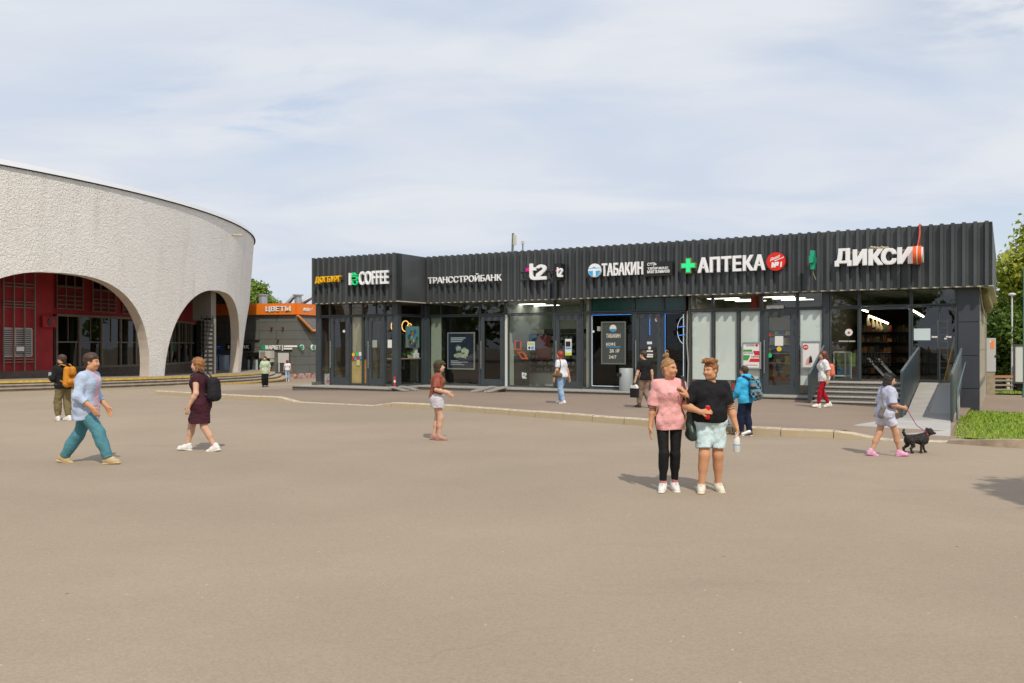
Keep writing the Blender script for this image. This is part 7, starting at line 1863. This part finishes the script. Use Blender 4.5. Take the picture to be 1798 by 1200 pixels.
M_SOLE = mat('sole_white', (.74, .71, .64), .6); M_SOLEP = mat('sole_pale', (.62, .55, .42), .6); M_SHW = mat('shoe_white', (.76, .75, .72), .6, var=.05, vscale=20); M_SHC = mat('shoe_cream', (.74, .68, .54), .65, var=.06, vscale=20)
H_BLON = mat('hair_blond', (.42, .23, .085), .55, col2=(.24, .11, .04), vscale=40); H_GING = mat('hair_ginger', (.36, .155, .045), .55, col2=(.18, .065, .02), vscale=30); H_RED = mat('hair_copper', (.30, .045, .012), .5, col2=(.17, .022, .01), vscale=30)
H_BRN = mat('hair_brown', (.075, .035, .018), .6, col2=(.035, .018, .012), vscale=30); H_BLK = mat('hair_black', (.02, .016, .014), .55, col2=(.04, .03, .025), vscale=30); H_AUB = mat('hair_auburn', (.16, .05, .022), .5, col2=(.07, .022, .012), vscale=30)
SK = (.60, .33, .205); SK2 = (.62, .31, .17); SK3 = (.64, .385, .26)

# --- 1 woman in the pink T-shirt, walking towards the camera, looking to her left
pos = gp(1175, 862)
p = Person('woman in an oversized pink T-shirt and black leggings carrying a dark green bag', pos, PI - .08, 1.69, SK2, .0065, .82, True, 0, R=(.085, .045, 0, 0, 14), Lf=(-.075, -.06, 0, 4, -8), hR=(.245, .02, .80), hL=(-.20, .17, 1.235), hyaw=46, hpitch=-2, tyaw=3, gL=((.35, .12, .75), (.6, -.5, 0.), 'fist'), poleL=(-.4, -.7, -1.), sw=.155)
p.body(tattoo=[('R', .02, .030), ('R', .042, .054), ('L', .05, .06), ('L', .07, .082)], browc=(.20, .11, .05))
p.shirt(cloth('pink', (.80, .40, .39)), hem=-.115, inf=.042, sleeve=.93, sinf=.050, amp=.0115, seed=3, neck=.55, flare=.0)
b_ = MB(); 
for i, x in enumerate((-.016, 0, .016)): b_.box(x - .0035, x + .0035, -.001, .001, -.016, .012)
b_.box(-.0195, .0195, -.001, .001, .010, .017)
em = b_.build('chest_print', mat('print_pale', (.80, .62, .60), .7), p.root); em.location = tuple((p.chest + A3(.0, .190, .035)) * p.sc); em.rotation_euler = (.12, 0, 0)
p.pants(cloth('black_leggings', (.012, .012, .013), rough=.7), top=.06, length=1.86, inf=.011, inf2=.008, amp=.0015, name='leggings', calf=True)
p.shoe(M_SHW, M_SOLE, 1.06, socks=(cloth('pink_sock', (.60, .22, .23)), .09))
for n in 'RL':
    f = p.ft[n]; mb = MB(); sx = 1 if n == 'R' else -1
    for x in (sx * .0435, -sx * .0435): mb.prism([(-.02, -.05), (.05, -.052), (.06, -.03), (.03, -.04), (.0, -.02)], x - .004, x + .004, 'x')
    o = mb.build('shoe_logo', M_DARK, p.root); o.location = tuple(f['ank'] * p.sc); o.rotation_euler = (0, 0, -f['fy'])
def bun(b):
    c = p.hp(0, -.055, .172); b.ball(c, .036, .008); b.ball(p.hp(.02, -.07, .165), .024, .008); b.cap(p.hp(0, -.045, .12), c, .018, .02, .008)
    q = [p.hp(.0 + .03 * math.cos(a), -.05, .205 + .034 * math.sin(a)) for a in np.linspace(-.6, 2.6, 7)]
    for a, c2 in zip(q[:-1], q[1:]): b.cap(a, c2, .008, .007, .006)
p.hair(H_BLON, 'short', 1, .004, bun)
# bag under her left arm
o, o2 = held(p, 'shoulder_bag', 'dark green soft leather bag on the shoulder of the woman in pink', 'bag', (-.27, .02, .62))
def bag(b): b.cap((-.265, .03, .98), (-.285, .02, .74), .045, .085, .05, (A3(1, 0, 0), 1.25)); b.cap((-.285, .08, .72), (-.29, -.06, .73), .07, .075, .05, (A3(1, 0, 0), 1.2)); b.cap((-.26, .05, 1.0), (-.275, .05, .76), .03, .07, .04)
M_BAG = mat('leather_green', (.022, .036, .028), .38, bump=.3, bscale=30)
hput(p, o, o2, 'bag_body', bag, M_BAG, disp=lambda X, Y, Z: .006 * np.sin(Z * 40 + Y * 30) + .004 * np.sin(Y * 70 + X * 20))
htube(p, o, o2, 'strap', [(-.262, .075, 1.02), (-.205, .175, 1.20), (-.175, .165, 1.32), (-.165, .08, 1.46), (-.165, .0, 1.47), (-.185, -.085, 1.38), (-.25, -.07, 1.08), (-.265, -.03, .98)], .016, M_DARK)

# --- 2 person in the black T-shirt and pale blue shorts
pos = gp(1246, 863)
p2 = Person('short haired person in a black T-shirt and pale blue shorts with a red can', pos, PI + .02, 1.665, SK2, .0065, 1.15, False, 0, R=(.125, .07, 0, 0, 16), Lf=(-.125, -.05, 0, 4, -6), hR=(.175, .23, 1.05), hL=(-.325, .08, .84), hyaw=-52, hpitch=-3, tyaw=-4, sw=.18, gR=((-.75, .45, .12), (-.35, -.6, -.2), 'fist'), gL='fist', poleR=(.9, -.5, -.5))
p = p2
p.body(tattoo=[('L', -.015, -.002), ('L', .012, .022)], browc=(.30, .16, .07), lip=(.50, .20, .16))
p.shirt(cloth('black_tee', (.014, .014, .016)), hem=.0, inf=.032, sleeve=.80, sinf=.048, amp=.011, seed=5, neck=.6, belly=.02)
p.pants(cloth('mint', (.58, .72, .74)), top=.09, length=.80, inf=.022, inf2=.055, amp=.009, name='shorts', seed=7, k=.012, split=True)
htube_m = mat('cord_white', (.7, .72, .7), .7)
p.shoe(M_SHC, M_SOLEP, 1.12, socks=(mat('sock_pale', (.55, .62, .68), .9), .06))
def quiff(b):
    for i in range(9):
        x = -.055 + .0135 * i; b.cap(p2.hp(x, .02, .120), p2.hp(x * 1.05 + .006 * math.sin(i * 2.1), .085 + .012 * math.sin(i * 1.7), .132 + .012 * math.sin(i * 2.9)), .026, .017, .012)
        b.cap(p2.hp(x, -.06, .125), p2.hp(x, .03, .148 + .006 * math.sin(i * 2.3)), .024, .022, .012)
p.hair(H_GING, 'short', 2, .009, quiff)
wr, d, pn, sd_ = p.hd['R']
cpos = wr + d * .072 + pn * .045
o, o2 = held(p, 'drink_can', 'red drink can held at waist height by the person in black', 'can', cpos + A3(0, 0, -.085))
mb = MB(); mb.lathe((0, 0, 0), [(.026, 0), (.033, .008), (.033, .145), (.027, .162), (.026, .166)], 20); mb.build('can_body', mat('can_red', (.72, .012, .012), .3, .2), o)
mb = MB(); mb.lathe((0, 0, .1662), [(.026, 0), (.024, .002)], 20); mb.build('can_lid', M_STEEL, o); o.rotation_euler[0] = -.12
wr, d, pn, sd_ = p.hd['L']; bpos = wr + d * .092 + A3(.026, .012, -.012)
o, o2 = held(p, 'milk_bottle', 'white plastic milk bottle with a blue label held by the person in black', 'bottle', bpos + A3(0, 0, -.225))
mb = MB(); mb.lathe((0, 0, 0), [(.036, 0), (.042, .01), (.042, .13), (.038, .17), (.02, .215), (.017, .225)], 22); mb.build('bottle_body', mat('milk_white', (.78, .77, .70), .4), o)
mb = MB(); mb.lathe((0, 0, .225), [(.019, 0), (.019, .028), (.016, .03)], 18); mb.build('cap', M_WHITE, o)
mb = MB(); mb.lathe((0, 0, .088), [(.0426, 0), (.0426, .012)], 22); mb.build('label_band', mat('label_blue', (.08, .28, .60), .5), o)
mb = MB(); mb.lathe((0, 0, .03), [(.0424, 0), (.0424, .05)], 22); mb.build('label_text', mat('label_pale', (.55, .60, .60), .5), o)
o, o2 = held(p, 'white_packet', 'small white packet pinched in the same hand as the milk bottle', 'packet', wr + d * .09 + A3(-.06, .05, 0))
hput(p, o, o2, 'packet_body', lambda b: b.cap(o2 + A3(.02, 0, 0), o2 + A3(-.06, .01, .03), .02, .026, .02, (A3(0, 0, 1), 1.2)), M_WHITE)

# --- 3 boy in the blue hooded jacket with a bicycle
pos = gp(1311, 766); yw = facing(0, 0, -.55, .83)
p = Person('boy in a bright blue hooded jacket with a patterned school bag, seen from behind', pos, yw, 1.48, SK, .011, .92, R=(.08, -.03, 0, 0, 0), Lf=(-.08, .10, 0, 0, 0), hR=(.24, .10, .82), hL=(-.22, .22, .90), lean=2)
p.body(); J = cloth('sky_jacket', (.05, .42, .72), rough=.6)
p.shirt(J, hem=-.10, inf=.042, sleeve=1.96, sinf=.034, amp=.009, seed=8, neck=None, name='jacket')
p.blob('hood', lambda b: (b.cap(p.neck + A3(.06, -.07, .0), p.neck + A3(-.06, -.07, .0), .06, None, .04), b.cap(p.neck + A3(0, -.10, -.02), p.neck + A3(0, -.09, -.12), .06, .04, .04), b.cap(p.neck + A3(.07, .03, .02), p.neck + A3(-.07, .03, .02), .035, None, .05)), J, disp=p.fold(.008, 1.6, 4))
p.pants(cloth('navy', (.012, .018, .045)), length=1.94, inf=.022, inf2=.030, amp=.005)
p.shoe(mat('shoe_dark', (.05, .05, .05), .6), M_SOLE); p.hair(H_BRN, 'short', 3, .012)
o, o2 = held(p, 'school_bag', 'patterned blue and grey school bag worn by the boy in the blue jacket', 'bag', (.12, -.22, .95))
def sb(b): b.cap((.02, -.20, 1.32), (.04, -.22, .98), .10, .12, .03, (A3(0, 1, 0), 1.5)); b.cap((.16, -.20, 1.30), (.17, -.22, .98), .09, .11, .03, (A3(0, 1, 0), 1.5)); b.cap((.06, -.30, 1.10), (.14, -.30, 1.0), .07, .07, .03)
pat = [cloth('bag_grey', (.22, .24, .25)), cloth('bag_blue', (.06, .30, .45)), cloth('bag_black', (.02, .02, .025))]
hput(p, o, o2, 'bag_body', sb, pat, mi=lambda C: ((np.floor(C[:, 2] * 14) + np.floor((C[:, 0] + C[:, 1]) * 16)).astype(int) % 3))
for q in (1, -1): htube(p, o, o2, 'strap', [(.09 + q * .1, -.14, 1.36), (q * .12, -.03, 1.455), (q * .13, .12, 1.38), (q * .15, .13, 1.15), (.09 + q * .1, -.12, 1.0)], .018, pat[2])
# bicycle with tan tyres next to the boy
A_, B_ = gp(1217, 757), gp(1301, 765); B_ = A_ + (B_ - A_).normalized() * 1.02
bc = (A_ + B_) / 2; by = math.atan2((A_ - B_).y, (A_ - B_).x)
o = thing('bicycle', 'small bicycle with tan tyres half hidden behind the couple', 'bicycle', bc, by); R_ = .225; hb = .51
def wheel(x):
    mb = MB(); mb.tube([(x + R_ * math.cos(q), 0, R_ + .015 + R_ * math.sin(q)) for q in np.linspace(0, 2 * PI, 33)], .026, 8, 0, False); ow = mb.build('wheel', mat('tyre_tan', (.30, .19, .08), .8), o)
    mb = MB()
    for k in range(10): q = 2 * PI * k / 10; mb.tube([(x, 0, R_ + .015), (x + R_ * .92 * math.cos(q), 0, R_ + .015 + R_ * .92 * math.sin(q))], .004, 4)
    mb.tube([(x, -.05, R_ + .015), (x, .05, R_ + .015)], .02, 8); mb.build('spoke', M_STEEL, ow)
wheel(hb); wheel(-hb)
mb = MB(); w0, w1 = (-hb, 0, R_), (hb, 0, R_)
for a, b in ((w0, (-.12, 0, R_ - .0)), (w0, (-.22, 0, .60)), ((-.12, 0, R_), (-.22, 0, .60)), ((-.12, 0, R_), (.36, 0, .66)), ((-.22, 0, .60), (.36, 0, .70)), ((.36, 0, .74), w1)): mb.tube([a, b], .018, 8)
mb.build('frame', mat('bike_olive', (.07, .07, .035), .4), o)
mb = MB(); mb.tube([(.34, 0, .72), (.33, 0, .86)], .014, 8); mb.tube([(.28, -.26, .88), (.34, -.1, .86), (.34, .1, .86), (.28, .26, .88)], .013, 8); mb.build('handlebar', M_DARK, o)
mb = MB(); mb.tube([(-.22, 0, .60), (-.235, 0, .70)], .014, 8); mb.tube([(-.34, 0, .725), (-.12, 0, .72)], [.055, .03], 10); mb.build('saddle', M_DARK, o)
mb = MB(); mb.tube([(-.12, -.04, R_), (-.12, .04, R_)], .07, 16); mb.tube([(-.12, -.05, R_), (-.06, -.05, R_ - .12)], .012, 6); mb.tube([(-.06, -.05, R_ - .12), (-.06, -.13, R_ - .12)], .02, 6); mb.tube([(-.12, .05, R_), (-.18, .05, R_ + .12)], .012, 6); mb.tube([(-.18, .05, R_ + .12), (-.18, .13, R_ + .12)], .02, 6); mb.build('crank', M_DARK, o)

# --- 4 woman with copper hair by the phone shop
pos = gp(986, 709, .14); yw = facing(0, 0, -.80, .60)
p = Person('woman with copper red bob, white T-shirt and light jeans walking by the phone shop', pos, yw, 1.67, SK, .011, 1.10, True, 4, R=(.085, .10, 0, 0, 0), Lf=(-.085, -.12, 0, 14, 0), hR=(.27, -.12, .82), hL=(-.25, .12, .84), hyaw=18)
p.body(); p.shirt(cloth('white_tee', (.70, .71, .78)), hem=-.03, inf=.026, sleeve=.62, sinf=.034, seed=11, amp=.006)
p.pants(cloth('light_jeans', (.30, .44, .64)), length=1.96, inf=.014, inf2=.026, amp=.004); p.shoe(M_SHW, M_SOLE, 1.1); p.hair(H_RED, 'bob', 4, .022)
o, o2 = held(p, 'shoulder_bag', 'olive brown shoulder bag at the side of the woman with copper hair', 'bag', (-.24, .0, .78))
hput(p, o, o2, 'bag_body', lambda b: (b.cap((-.235, .10, .92), (-.235, -.11, .94), .085, .075, .04, (A3(1, 0, 0), 1.35)), b.cap((-.235, .02, 1.04), (-.235, -.02, 1.04), .05, None, .06)), mat('bag_olive', (.16, .10, .04), .6, bump=.4, bscale=25), disp=p.fold(.007, 1.5, 2))
htube(p, o, o2, 'strap', [(-.24, .08, 1.02), (-.20, .10, 1.25), (-.165, .04, 1.445), (-.17, -.06, 1.43), (-.215, -.11, 1.2), (-.24, -.08, 1.02)], .012, mat('strap_brown', (.09, .06, .03), .6))

# --- 5 man with the black T-shirt carrying a black bag
pos = gp(1131, 716, .14); yw = facing(0, 0, -.62, .78)
p = Person('man in a black T-shirt and beige trousers carrying a black paper bag', pos, yw, 1.68, SK3, .011, 1.0, False, 2, R=(.085, -.17, .03, 46, 0), Lf=(-.085, .13, 0, 0, 0), hR=(.27, -.06, .84), hL=(-.28, .12, .82), hyaw=12, gL='fist')
p.body(); p.shirt(cloth('black_tee2', (.014, .014, .014)), hem=-.06, inf=.030, sleeve=.75, sinf=.04, seed=13, amp=.007)
p.pants(cloth('beige_trouser', (.26, .18, .14)), length=1.90, inf=.020, inf2=.028, amp=.006); p.shoe(mat('sandal_brown', (.06, .035, .025), .6), mat('sole_dark', (.03, .025, .02), .7), 1.02, socks=(mat('sock_nude', (.60, .45, .36), .9), .10)); p.hair(H_AUB if False else H_BRN, 'short', 5, .013)
wr = p.hd['L'][0] + p.hd['L'][1] * .09
o, o2 = held(p, 'paper_bag', 'black paper bag with white top carried by the man in the black T-shirt', 'bag', wr + A3(0, 0, -.44))
mb = MB(); mb.prism([(-.12, 0), (.12, 0), (.13, .27), (-.13, .27)], -.06, .06, 'x'); mb.build('bag_body', cloth('bag_black', (.02, .02, .025)), o)
mb = MB(); mb.prism([(-.125, .272), (.125, .272), (.10, .36), (.03, .34), (-.05, .38), (-.11, .33)], -.045, .045, 'x'); mb.build('white_wrap', M_PAPER, o)
for x in (-.04, .04): mb = MB(); mb.tube([(x, -.07, .27), (x * .4, -.03, .42), (x * .4, .03, .42), (x, .07, .27)], .006, 6); mb.build('handle', M_DARK, o)

# --- 6 young woman in red leggings at the stairs
pos = gp(1446, 716, .14); yw = facing(0, 0, -1., .12)
p = Person('young woman with long auburn hair, loose white T-shirt and red leggings stepping off the stairs', pos, yw, 1.68, SK, .011, .92, True, 0, R=(.06, -.17, .03, 10, 0), Lf=(-.06, .16, 0, -10, 0), hR=(.25, .02, .84), hL=(-.23, -.06, .84), hyaw=0, pelvis=.9)
p.body(); p.shirt(cloth('white_loose', (.72, .73, .74)), hem=-.10, inf=.050, sleeve=.85, sinf=.05, seed=17, amp=.009, flare=.015)
p.pants(cloth('red_legging', (.40, .010, .025)), length=1.88, inf=.012, inf2=.010, amp=.002, name='leggings', calf=True); p.shoe(M_SHW, M_SOLE, 1.06, socks=(mat('sock_navy', (.02, .03, .06), .9), .08))
def longh(b):
    pts_ = [p.hp(0, -.08, .06), p.hp(0, -.12, -.06), p.hp(.01, -.17, -.20), p.hp(0, -.24, -.36), p.hp(0, -.32, -.47)]
    for (a, c), r in zip(zip(pts_[:-1], pts_[1:]), ((.07, .07), (.07, .065), (.065, .05), (.05, .02))): b.cap(a, c, r[0], r[1], .04, (A3(0, 1, 0), 1.3))
    b.cap(pts_[2], pts_[2] + A3(0, -.26, -.12), .03, .006, .03); b.cap(pts_[3], pts_[3] + A3(0, -.08, -.14), .03, .01, .03)
p.hair(H_AUB, 'bob', 6, .014, longh)
p.blob('hair_tie', lambda b: b.cap(p.hp(.02, -.02, .125), p.hp(-.02, -.03, .13), .02, None, .02), M_RUST)
o, o2 = held(p, 'backpack', 'coral pink backpack on the woman in red leggings', 'bag', (0, -.2, 1.0))
hput(p, o, o2, 'bag_body', lambda b: (b.cap((.05, -.21, 1.22), (.05, -.22, 1.02), .09, .10, .03), b.cap((-.05, -.21, 1.22), (-.05, -.22, 1.02), .09, .10, .03)), cloth('coral', (.72, .20, .13)))
for q in (1, -1): htube(p, o, o2, 'strap', [(q * .07, -.17, 1.30), (q * .11, -.02, 1.455), (q * .12, .14, 1.34), (q * .14, .10, 1.15), (q * .08, -.15, 1.0)], .014, cloth('coral_dark', (.45, .10, .08)))

# --- 7 girl with a small black dog
pos = gp(1556, 801); yw = facing(0, 0, 1, .06)
p = Person('child in pale lilac top and white shorts with pink shoes walking a dog', pos, yw, 1.44, SK, .010, .98, True, 5, R=(.07, .24, 0, -4, 0), Lf=(-.07, -.27, .0, 16, 0), hR=(.20, .26, 1.02), hL=(-.2, .22, 1.0), gR='fist', hpitch=-8)
p.body(); p.shirt(cloth('lilac', (.50, .52, .66)), hem=-.08, inf=.045, sleeve=.95, sinf=.05, seed=19, amp=.008)
p.pants(cloth('pale_shorts', (.58, .59, .70)), length=.62, inf=.028, inf2=.055, amp=.006, name='shorts'); p.shoe(mat('shoe_pink', (.72, .38, .56), .6), mat('sole_magenta', (.66, .13, .42), .5), 1.1)
p.hair(H_BLK, 'bob', 7, .012); p.blob('cap', lambda b: (b.ell(p.hp(0, -.01, .075), np.array([p.hr, p.hf, p.hu]), (.094, .112, .075), .02), b.cap(p.hp(.03, .09, .055), p.hp(-.03, .09, .055), .035, None, .03, (p.hu, 3.))), cloth('cap_black', (.02, .02, .022)), [lambda X, Y, Z: (p.headc[2] + .042) - Z])
o, o2 = held(p, 'crossbody_bag', 'small grey bag hanging behind the hip of the child with the dog', 'bag', (.1, -.2, .82))
hput(p, o, o2, 'bag_body', lambda b: b.cap((.16, -.14, .98), (.13, -.16, .84), .06, .08, .03, (A3(1, 0, 0), 1.5)), cloth('grey_bag', (.20, .19, .18)))
htube(p, o, o2, 'strap', [(.17, -.14, 1.02), (.06, -.14, 1.28), (-.10, -.03, 1.455), (-.06, .13, 1.35), (.12, .16, 1.1), (.18, -.02, .99)], .010, cloth('grey_bag'))
ch_hand = p.world(p.hd['R'][0] + p.hd['R'][1] * .08)
# the dog: body along +x in its frame
dp = gp(1608, 796); o = thing('dog', 'small shaggy black dog walking beside the child in lilac', 'dog', dp, .05); b = SDF()
b.cap((-.12, 0, .245), (.13, 0, .255), .072, .085, .05); b.cap((.10, 0, .235), (.14, 0, .22), .085, .07, .05); b.cap((.14, 0, .28), (.215, 0, .345), .056, .048, .04)
b.ell((.245, 0, .375), np.eye(3), (.062, .056, .058), .03); b.cap((.28, 0, .358), (.335, 0, .345), .034, .022, .02); b.ball((.352, 0, .352), .012, .006)
for q in (1, -1):
    b.cap((.225, .045 * q, .42), (.215, .06 * q, .365), .022, .018, .012)
    f = .04 * q
    b.cap((.12 + f * .5, .05 * q, .21), (.115 + f, .05 * q, .115), .034, .022, .02); b.cap((.115 + f, .05 * q, .115), (.125 + f * 1.6, .05 * q, .02), .02, .018, .015); b.cap((.125 + f * 1.6, .05 * q, .018), (.15 + f * 1.6, .05 * q, .016), .018, .016, .01)
    b.cap((-.12 - f * .4, .05 * q, .22), (-.095 - f * .6, .052 * q, .135), .05, .03, .03); b.cap((-.095 - f * .6, .052 * q, .135), (-.155 - f, .052 * q, .085), .026, .02, .015); b.cap((-.155 - f, .052 * q, .085), (-.14 - f, .052 * q, .018), .018, .017, .012); b.cap((-.14 - f, .052 * q, .018), (-.115 - f, .052 * q, .016), .018, .016, .01)
b.cap((-.17, 0, .28), (-.225, 0, .36), .026, .022, .02); b.cap((-.225, 0, .36), (-.21, 0, .42), .024, .012, .01)
V, F = b.mesh(.0075, (), lambda X, Y, Z: .006 * np.sin(X * 97 + Z * 140 + 3 * np.sin(Y * 60 + X * 31)) * np.sin(Z * 83 - X * 45 + 2.5 * np.sin(X * 71 + Y * 50)) + .004 * np.sin(Z * 190 + Y * 120 + 2 * np.sin(X * 110)))
C = V[F].mean(1); mi = np.where((C[:, 0] > .345), 1, 0)
npobj('body', npmesh('body', V, F, [mat('dog_fur', (.016, .014, .013), .8, col2=(.035, .03, .026), vscale=40), M_DARK], mi), o)
mb = MB(); mb.tube([(.185 + .0 * c_, .058 * math.cos(c_), .315 + .05 * math.sin(c_)) for c_ in np.linspace(0, 2 * PI, 16)], .008, 6, 0, False); mb.build('collar', M_RUST, o)
neckw = dp + Vector((.19, 0, .36)); mid_ = (neckw + ch_hand) / 2 + Vector((0, 0, -.08))
o = thing('leash', 'thin pink leash between the child in lilac and the black dog', 'leash', neckw); mb = MB(neckw); mb.tube([tuple(neckw), tuple(mid_), tuple(ch_hand)], .007, 6); mb.build('strap', mat('leash_pink', (.55, .10, .25), .6), o)

# --- 8 person in olive cap crossing in the middle
pos = gp(767, 773); yw = facing(0, 0, 1, .1)
p = Person('woman in a dark olive cap, rust red top and white skirt crossing the plaza', pos, yw, 1.60, SK3, .011, 1.0, True, 3, R=(.07, .05, 0, 0, 0), Lf=(-.07, -.06, 0, 6, 0), hR=(.22, .22, 1.02), hL=(-.2, .24, 1.02), poleR=(.6, -1, -.5))
p.body(); p.shirt(cloth('rust', (.24, .045, .03), col2=(.34, .13, .09)), hem=.02, inf=.035, sleeve=.9, sinf=.045, seed=23, amp=.008); p.skirt(cloth('white_skirt', (.62, .60, .66)), bot=-.20, r0=.11, r1=.125)
p.shoe(mat('shoe_rose', (.42, .22, .18), .6), mat('sole_rose', (.36, .16, .13), .6)); p.hair(H_BRN, 'bob', 8, .016)
p.blob('cap', lambda b: (b.ell(p.hp(0, -.01, .075), np.array([p.hr, p.hf, p.hu]), (.098, .115, .08), .02), b.cap(p.hp(.03, .10, .06), p.hp(-.03, .10, .06), .035, None, .03, (p.hu, 3.))), cloth('olive_cap', (.06, .07, .03)), [lambda X, Y, Z: (p.headc[2] + .042) - Z])

# --- 9 man striding in teal jeans
pos = gp(152, 814); yw = facing(0, 0, 1, -.02)
p = Person('man in open pale blue shirt, pink top and teal jeans striding across the plaza', pos, yw, 1.84, SK2, .010, 1.0, False, 5, R=(.08, .36, 0, -4, 0), Lf=(-.08, -.38, .0, 18, 0), hR=(.22, .20, .92), hL=(-.26, .18, .90), hpitch=-4, poleR=(.5, -1, -.3))
p.body(); p.shirt(cloth('pink_tee', (.74, .44, .52)), hem=-.02, inf=.018, sleeve=.5, sinf=.02, seed=29, amp=.004)
hemz = p.pz - .17
p.shirt([cloth('blue_shirt', (.46, .55, .72)), cloth('pink_tee')], mi=lambda C: ((np.abs(C[:, 0] + .01) < .05 + .02 * np.sin(C[:, 2] * 9)) & (C[:, 1] > p.pel[1] + .03)).astype(int), hem=-.17, inf=.040, sleeve=1.55, sinf=.026, seed=31, amp=.007, name='open_shirt', neck=.9, flare=.02)
p.pants(cloth('teal_jeans', (.085, .24, .29)), length=1.97, inf=.018, inf2=.034, amp=.006); p.shoe(mat('shoe_sand', (.50, .36, .18), .7), mat('sole_sand', (.55, .42, .24), .7), 1.06); p.hair(H_BRN, 'short', 9, .016)
# --- 10 woman in the plum dress
pos = gp(354, 792); yw = facing(0, 0, -1, .02)
p = Person('woman in a plum patterned short dress and white trainers with a black bag', pos, yw, 1.71, SK3, .010, 1.06, True, 3, R=(.07, .28, 0, -6, 0), Lf=(-.07, -.26, .0, 14, 0), hR=(.24, .10, .84), hL=(-.24, .12, .86), hpitch=-4)
p.body(); D_ = cloth('plum', (.085, .014, .022), col2=(.035, .02, .03), vscale=26); p.shirt(D_, hem=.04, inf=.018, sleeve=.18, sinf=.02, seed=37, amp=.004, name='dress_top'); p.skirt(D_, top=.10, bot=-.36, r0=.12, r1=.15, name='dress_skirt')
p.shoe(M_SHW, M_SOLE, 1.12); p.hair(H_GING, 'bob', 10, .018)
o, o2 = held(p, 'backpack', 'black bag hanging on the back of the woman in the plum dress', 'bag', (-.04, -.25, .95))
hput(p, o, o2, 'bag_body', lambda b: (b.cap((.06, -.22, 1.22), (.06, -.23, .98), .085, .10, .03), b.cap((-.08, -.22, 1.22), (-.08, -.23, .98), .085, .10, .03)), cloth('bag_black2', (.022, .02, .025)), disp=p.fold(.006, 1.2, 9))
for q in (1, -1): htube(p, o, o2, 'strap', [(q * .08, -.16, 1.30), (q * .11, -.02, 1.455), (q * .12, .15, 1.34), (q * .14, .10, 1.12), (q * .09, -.16, .98)], .016, M_DARK)

# --- 11 youth in the black hoodie
pos = gp(114, 739); yw = facing(0, 0, -.85, .5)
p = Person('youth in a black hoodie and khaki trousers with a mustard backpack', pos, yw, 1.70, SK3, .011, 1.0, False, 3, R=(.085, -.02, 0, 0, -12), Lf=(-.085, .16, 0, 0, 18), hR=(.22, .24, 1.12), hL=(-.18, .27, 1.12), hyaw=20, hpitch=-10)
p.body(); B_ = cloth('hoodie_black', (.014, .014, .016)); p.shirt(B_, hem=-.07, inf=.040, sleeve=1.97, sinf=.032, seed=41, amp=.008, neck=None, name='hoodie')
p.blob('hood', lambda b: (b.cap(p.neck + A3(.055, -.06, .0), p.neck + A3(-.055, -.06, .0), .055, None, .04), b.cap(p.neck + A3(.07, .03, .01), p.neck + A3(-.07, .03, .01), .032, None, .05)), B_)
p.pants(cloth('khaki', (.19, .155, .075)), length=1.88, inf=.026, inf2=.030, amp=.009, seed=6); p.shoe(M_SHW, M_SOLE, 1.1, socks=(M_DARK, .07)); p.hair(H_BRN, 'short', 11, .018)
o, o2 = held(p, 'backpack', 'mustard orange backpack worn by the youth in the black hoodie', 'bag', (0, -.24, .95))
MU = cloth('mustard', (.55, .22, .022), rough=.6)
hput(p, o, o2, 'bag_body', lambda b: (b.cap((.07, -.21, 1.32), (.08, -.22, .97), .09, .11, .03, (A3(0, 1, 0), 1.2)), b.cap((-.07, -.21, 1.32), (-.08, -.22, .97), .09, .11, .03, (A3(0, 1, 0), 1.2))), MU)
hput(p, o, o2, 'pocket', lambda b: b.cap((.06, -.325, 1.02), (-.06, -.325, 1.02), .075, None, .03, (A3(0, 1, 0), 1.6)), MU)
hput(p, o, o2, 'pocket', lambda b: b.cap((.05, -.315, 1.21), (-.05, -.315, 1.21), .05, None, .03, (A3(0, 1, 0), 1.6)), cloth('mustard_dark', (.34, .13, .015)))
for q in (1, -1): htube(p, o, o2, 'strap', [(q * .07, -.16, 1.42), (q * .11, -.02, 1.46), (q * .13, .17, 1.34), (q * .16, .10, 1.10), (q * .12, -.16, .98)], .018, MU)
o, o2 = held(p, 'phone', 'pale phone held up by the youth in the black hoodie', 'phone', p.wr['L'] + A3(.03, .07, .06)); mb = MB(); mb.bbox(-.037, .037, -.005, .005, -.07, .07, .004); mb.build('casing', mat('phone_pale', (.6, .65, .62), .3), o)

# --- 12 woman in the pale green top, far off
pos = gp(465.5, 680); p = Person('woman in a loose pale green T-shirt and black trousers coming from the market', pos, PI + .1, 1.62, SK, .014, 1.05, True, 0, R=(.08, .04, 0, 0, 0), Lf=(-.07, -.06, 0, 0, 0), hR=(.26, .05, .82), hL=(-.25, .10, .86), hyaw=-20)
p.body(); p.shirt(cloth('pale_green', (.48, .58, .42)), hem=-.16, inf=.050, sleeve=1.0, sinf=.05, seed=43, amp=.008, flare=.01); p.pants(cloth('black_wide', (.012, .012, .013)), length=1.97, inf=.02, inf2=.05); p.shoe(M_DARK, M_DARK); p.hair(H_BLK, 'short', 12, .010)
# --- 13 woman walking away in white and light jeans, far off
pos = gp(504.5, 670, 0, 40); p = Person('woman with red hair in a white T-shirt and pale jeans walking away towards the market', pos, .12, 1.68, SK, .014, 1.0, True, 0, R=(.08, .14, 0, 0, 0), Lf=(-.08, -.12, 0, 14, 0), hR=(.28, -.05, .84), hL=(-.28, .02, .84))
p.body(); p.shirt(cloth('white_tee3', (.70, .71, .76)), hem=-.0, inf=.022, sleeve=.55, sinf=.03, seed=47); p.pants(cloth('pale_jeans', (.34, .45, .62)), length=1.95, inf=.014, inf2=.03); p.shoe(M_SHW, M_SOLE); p.hair(H_RED, 'bob', 13, .016)
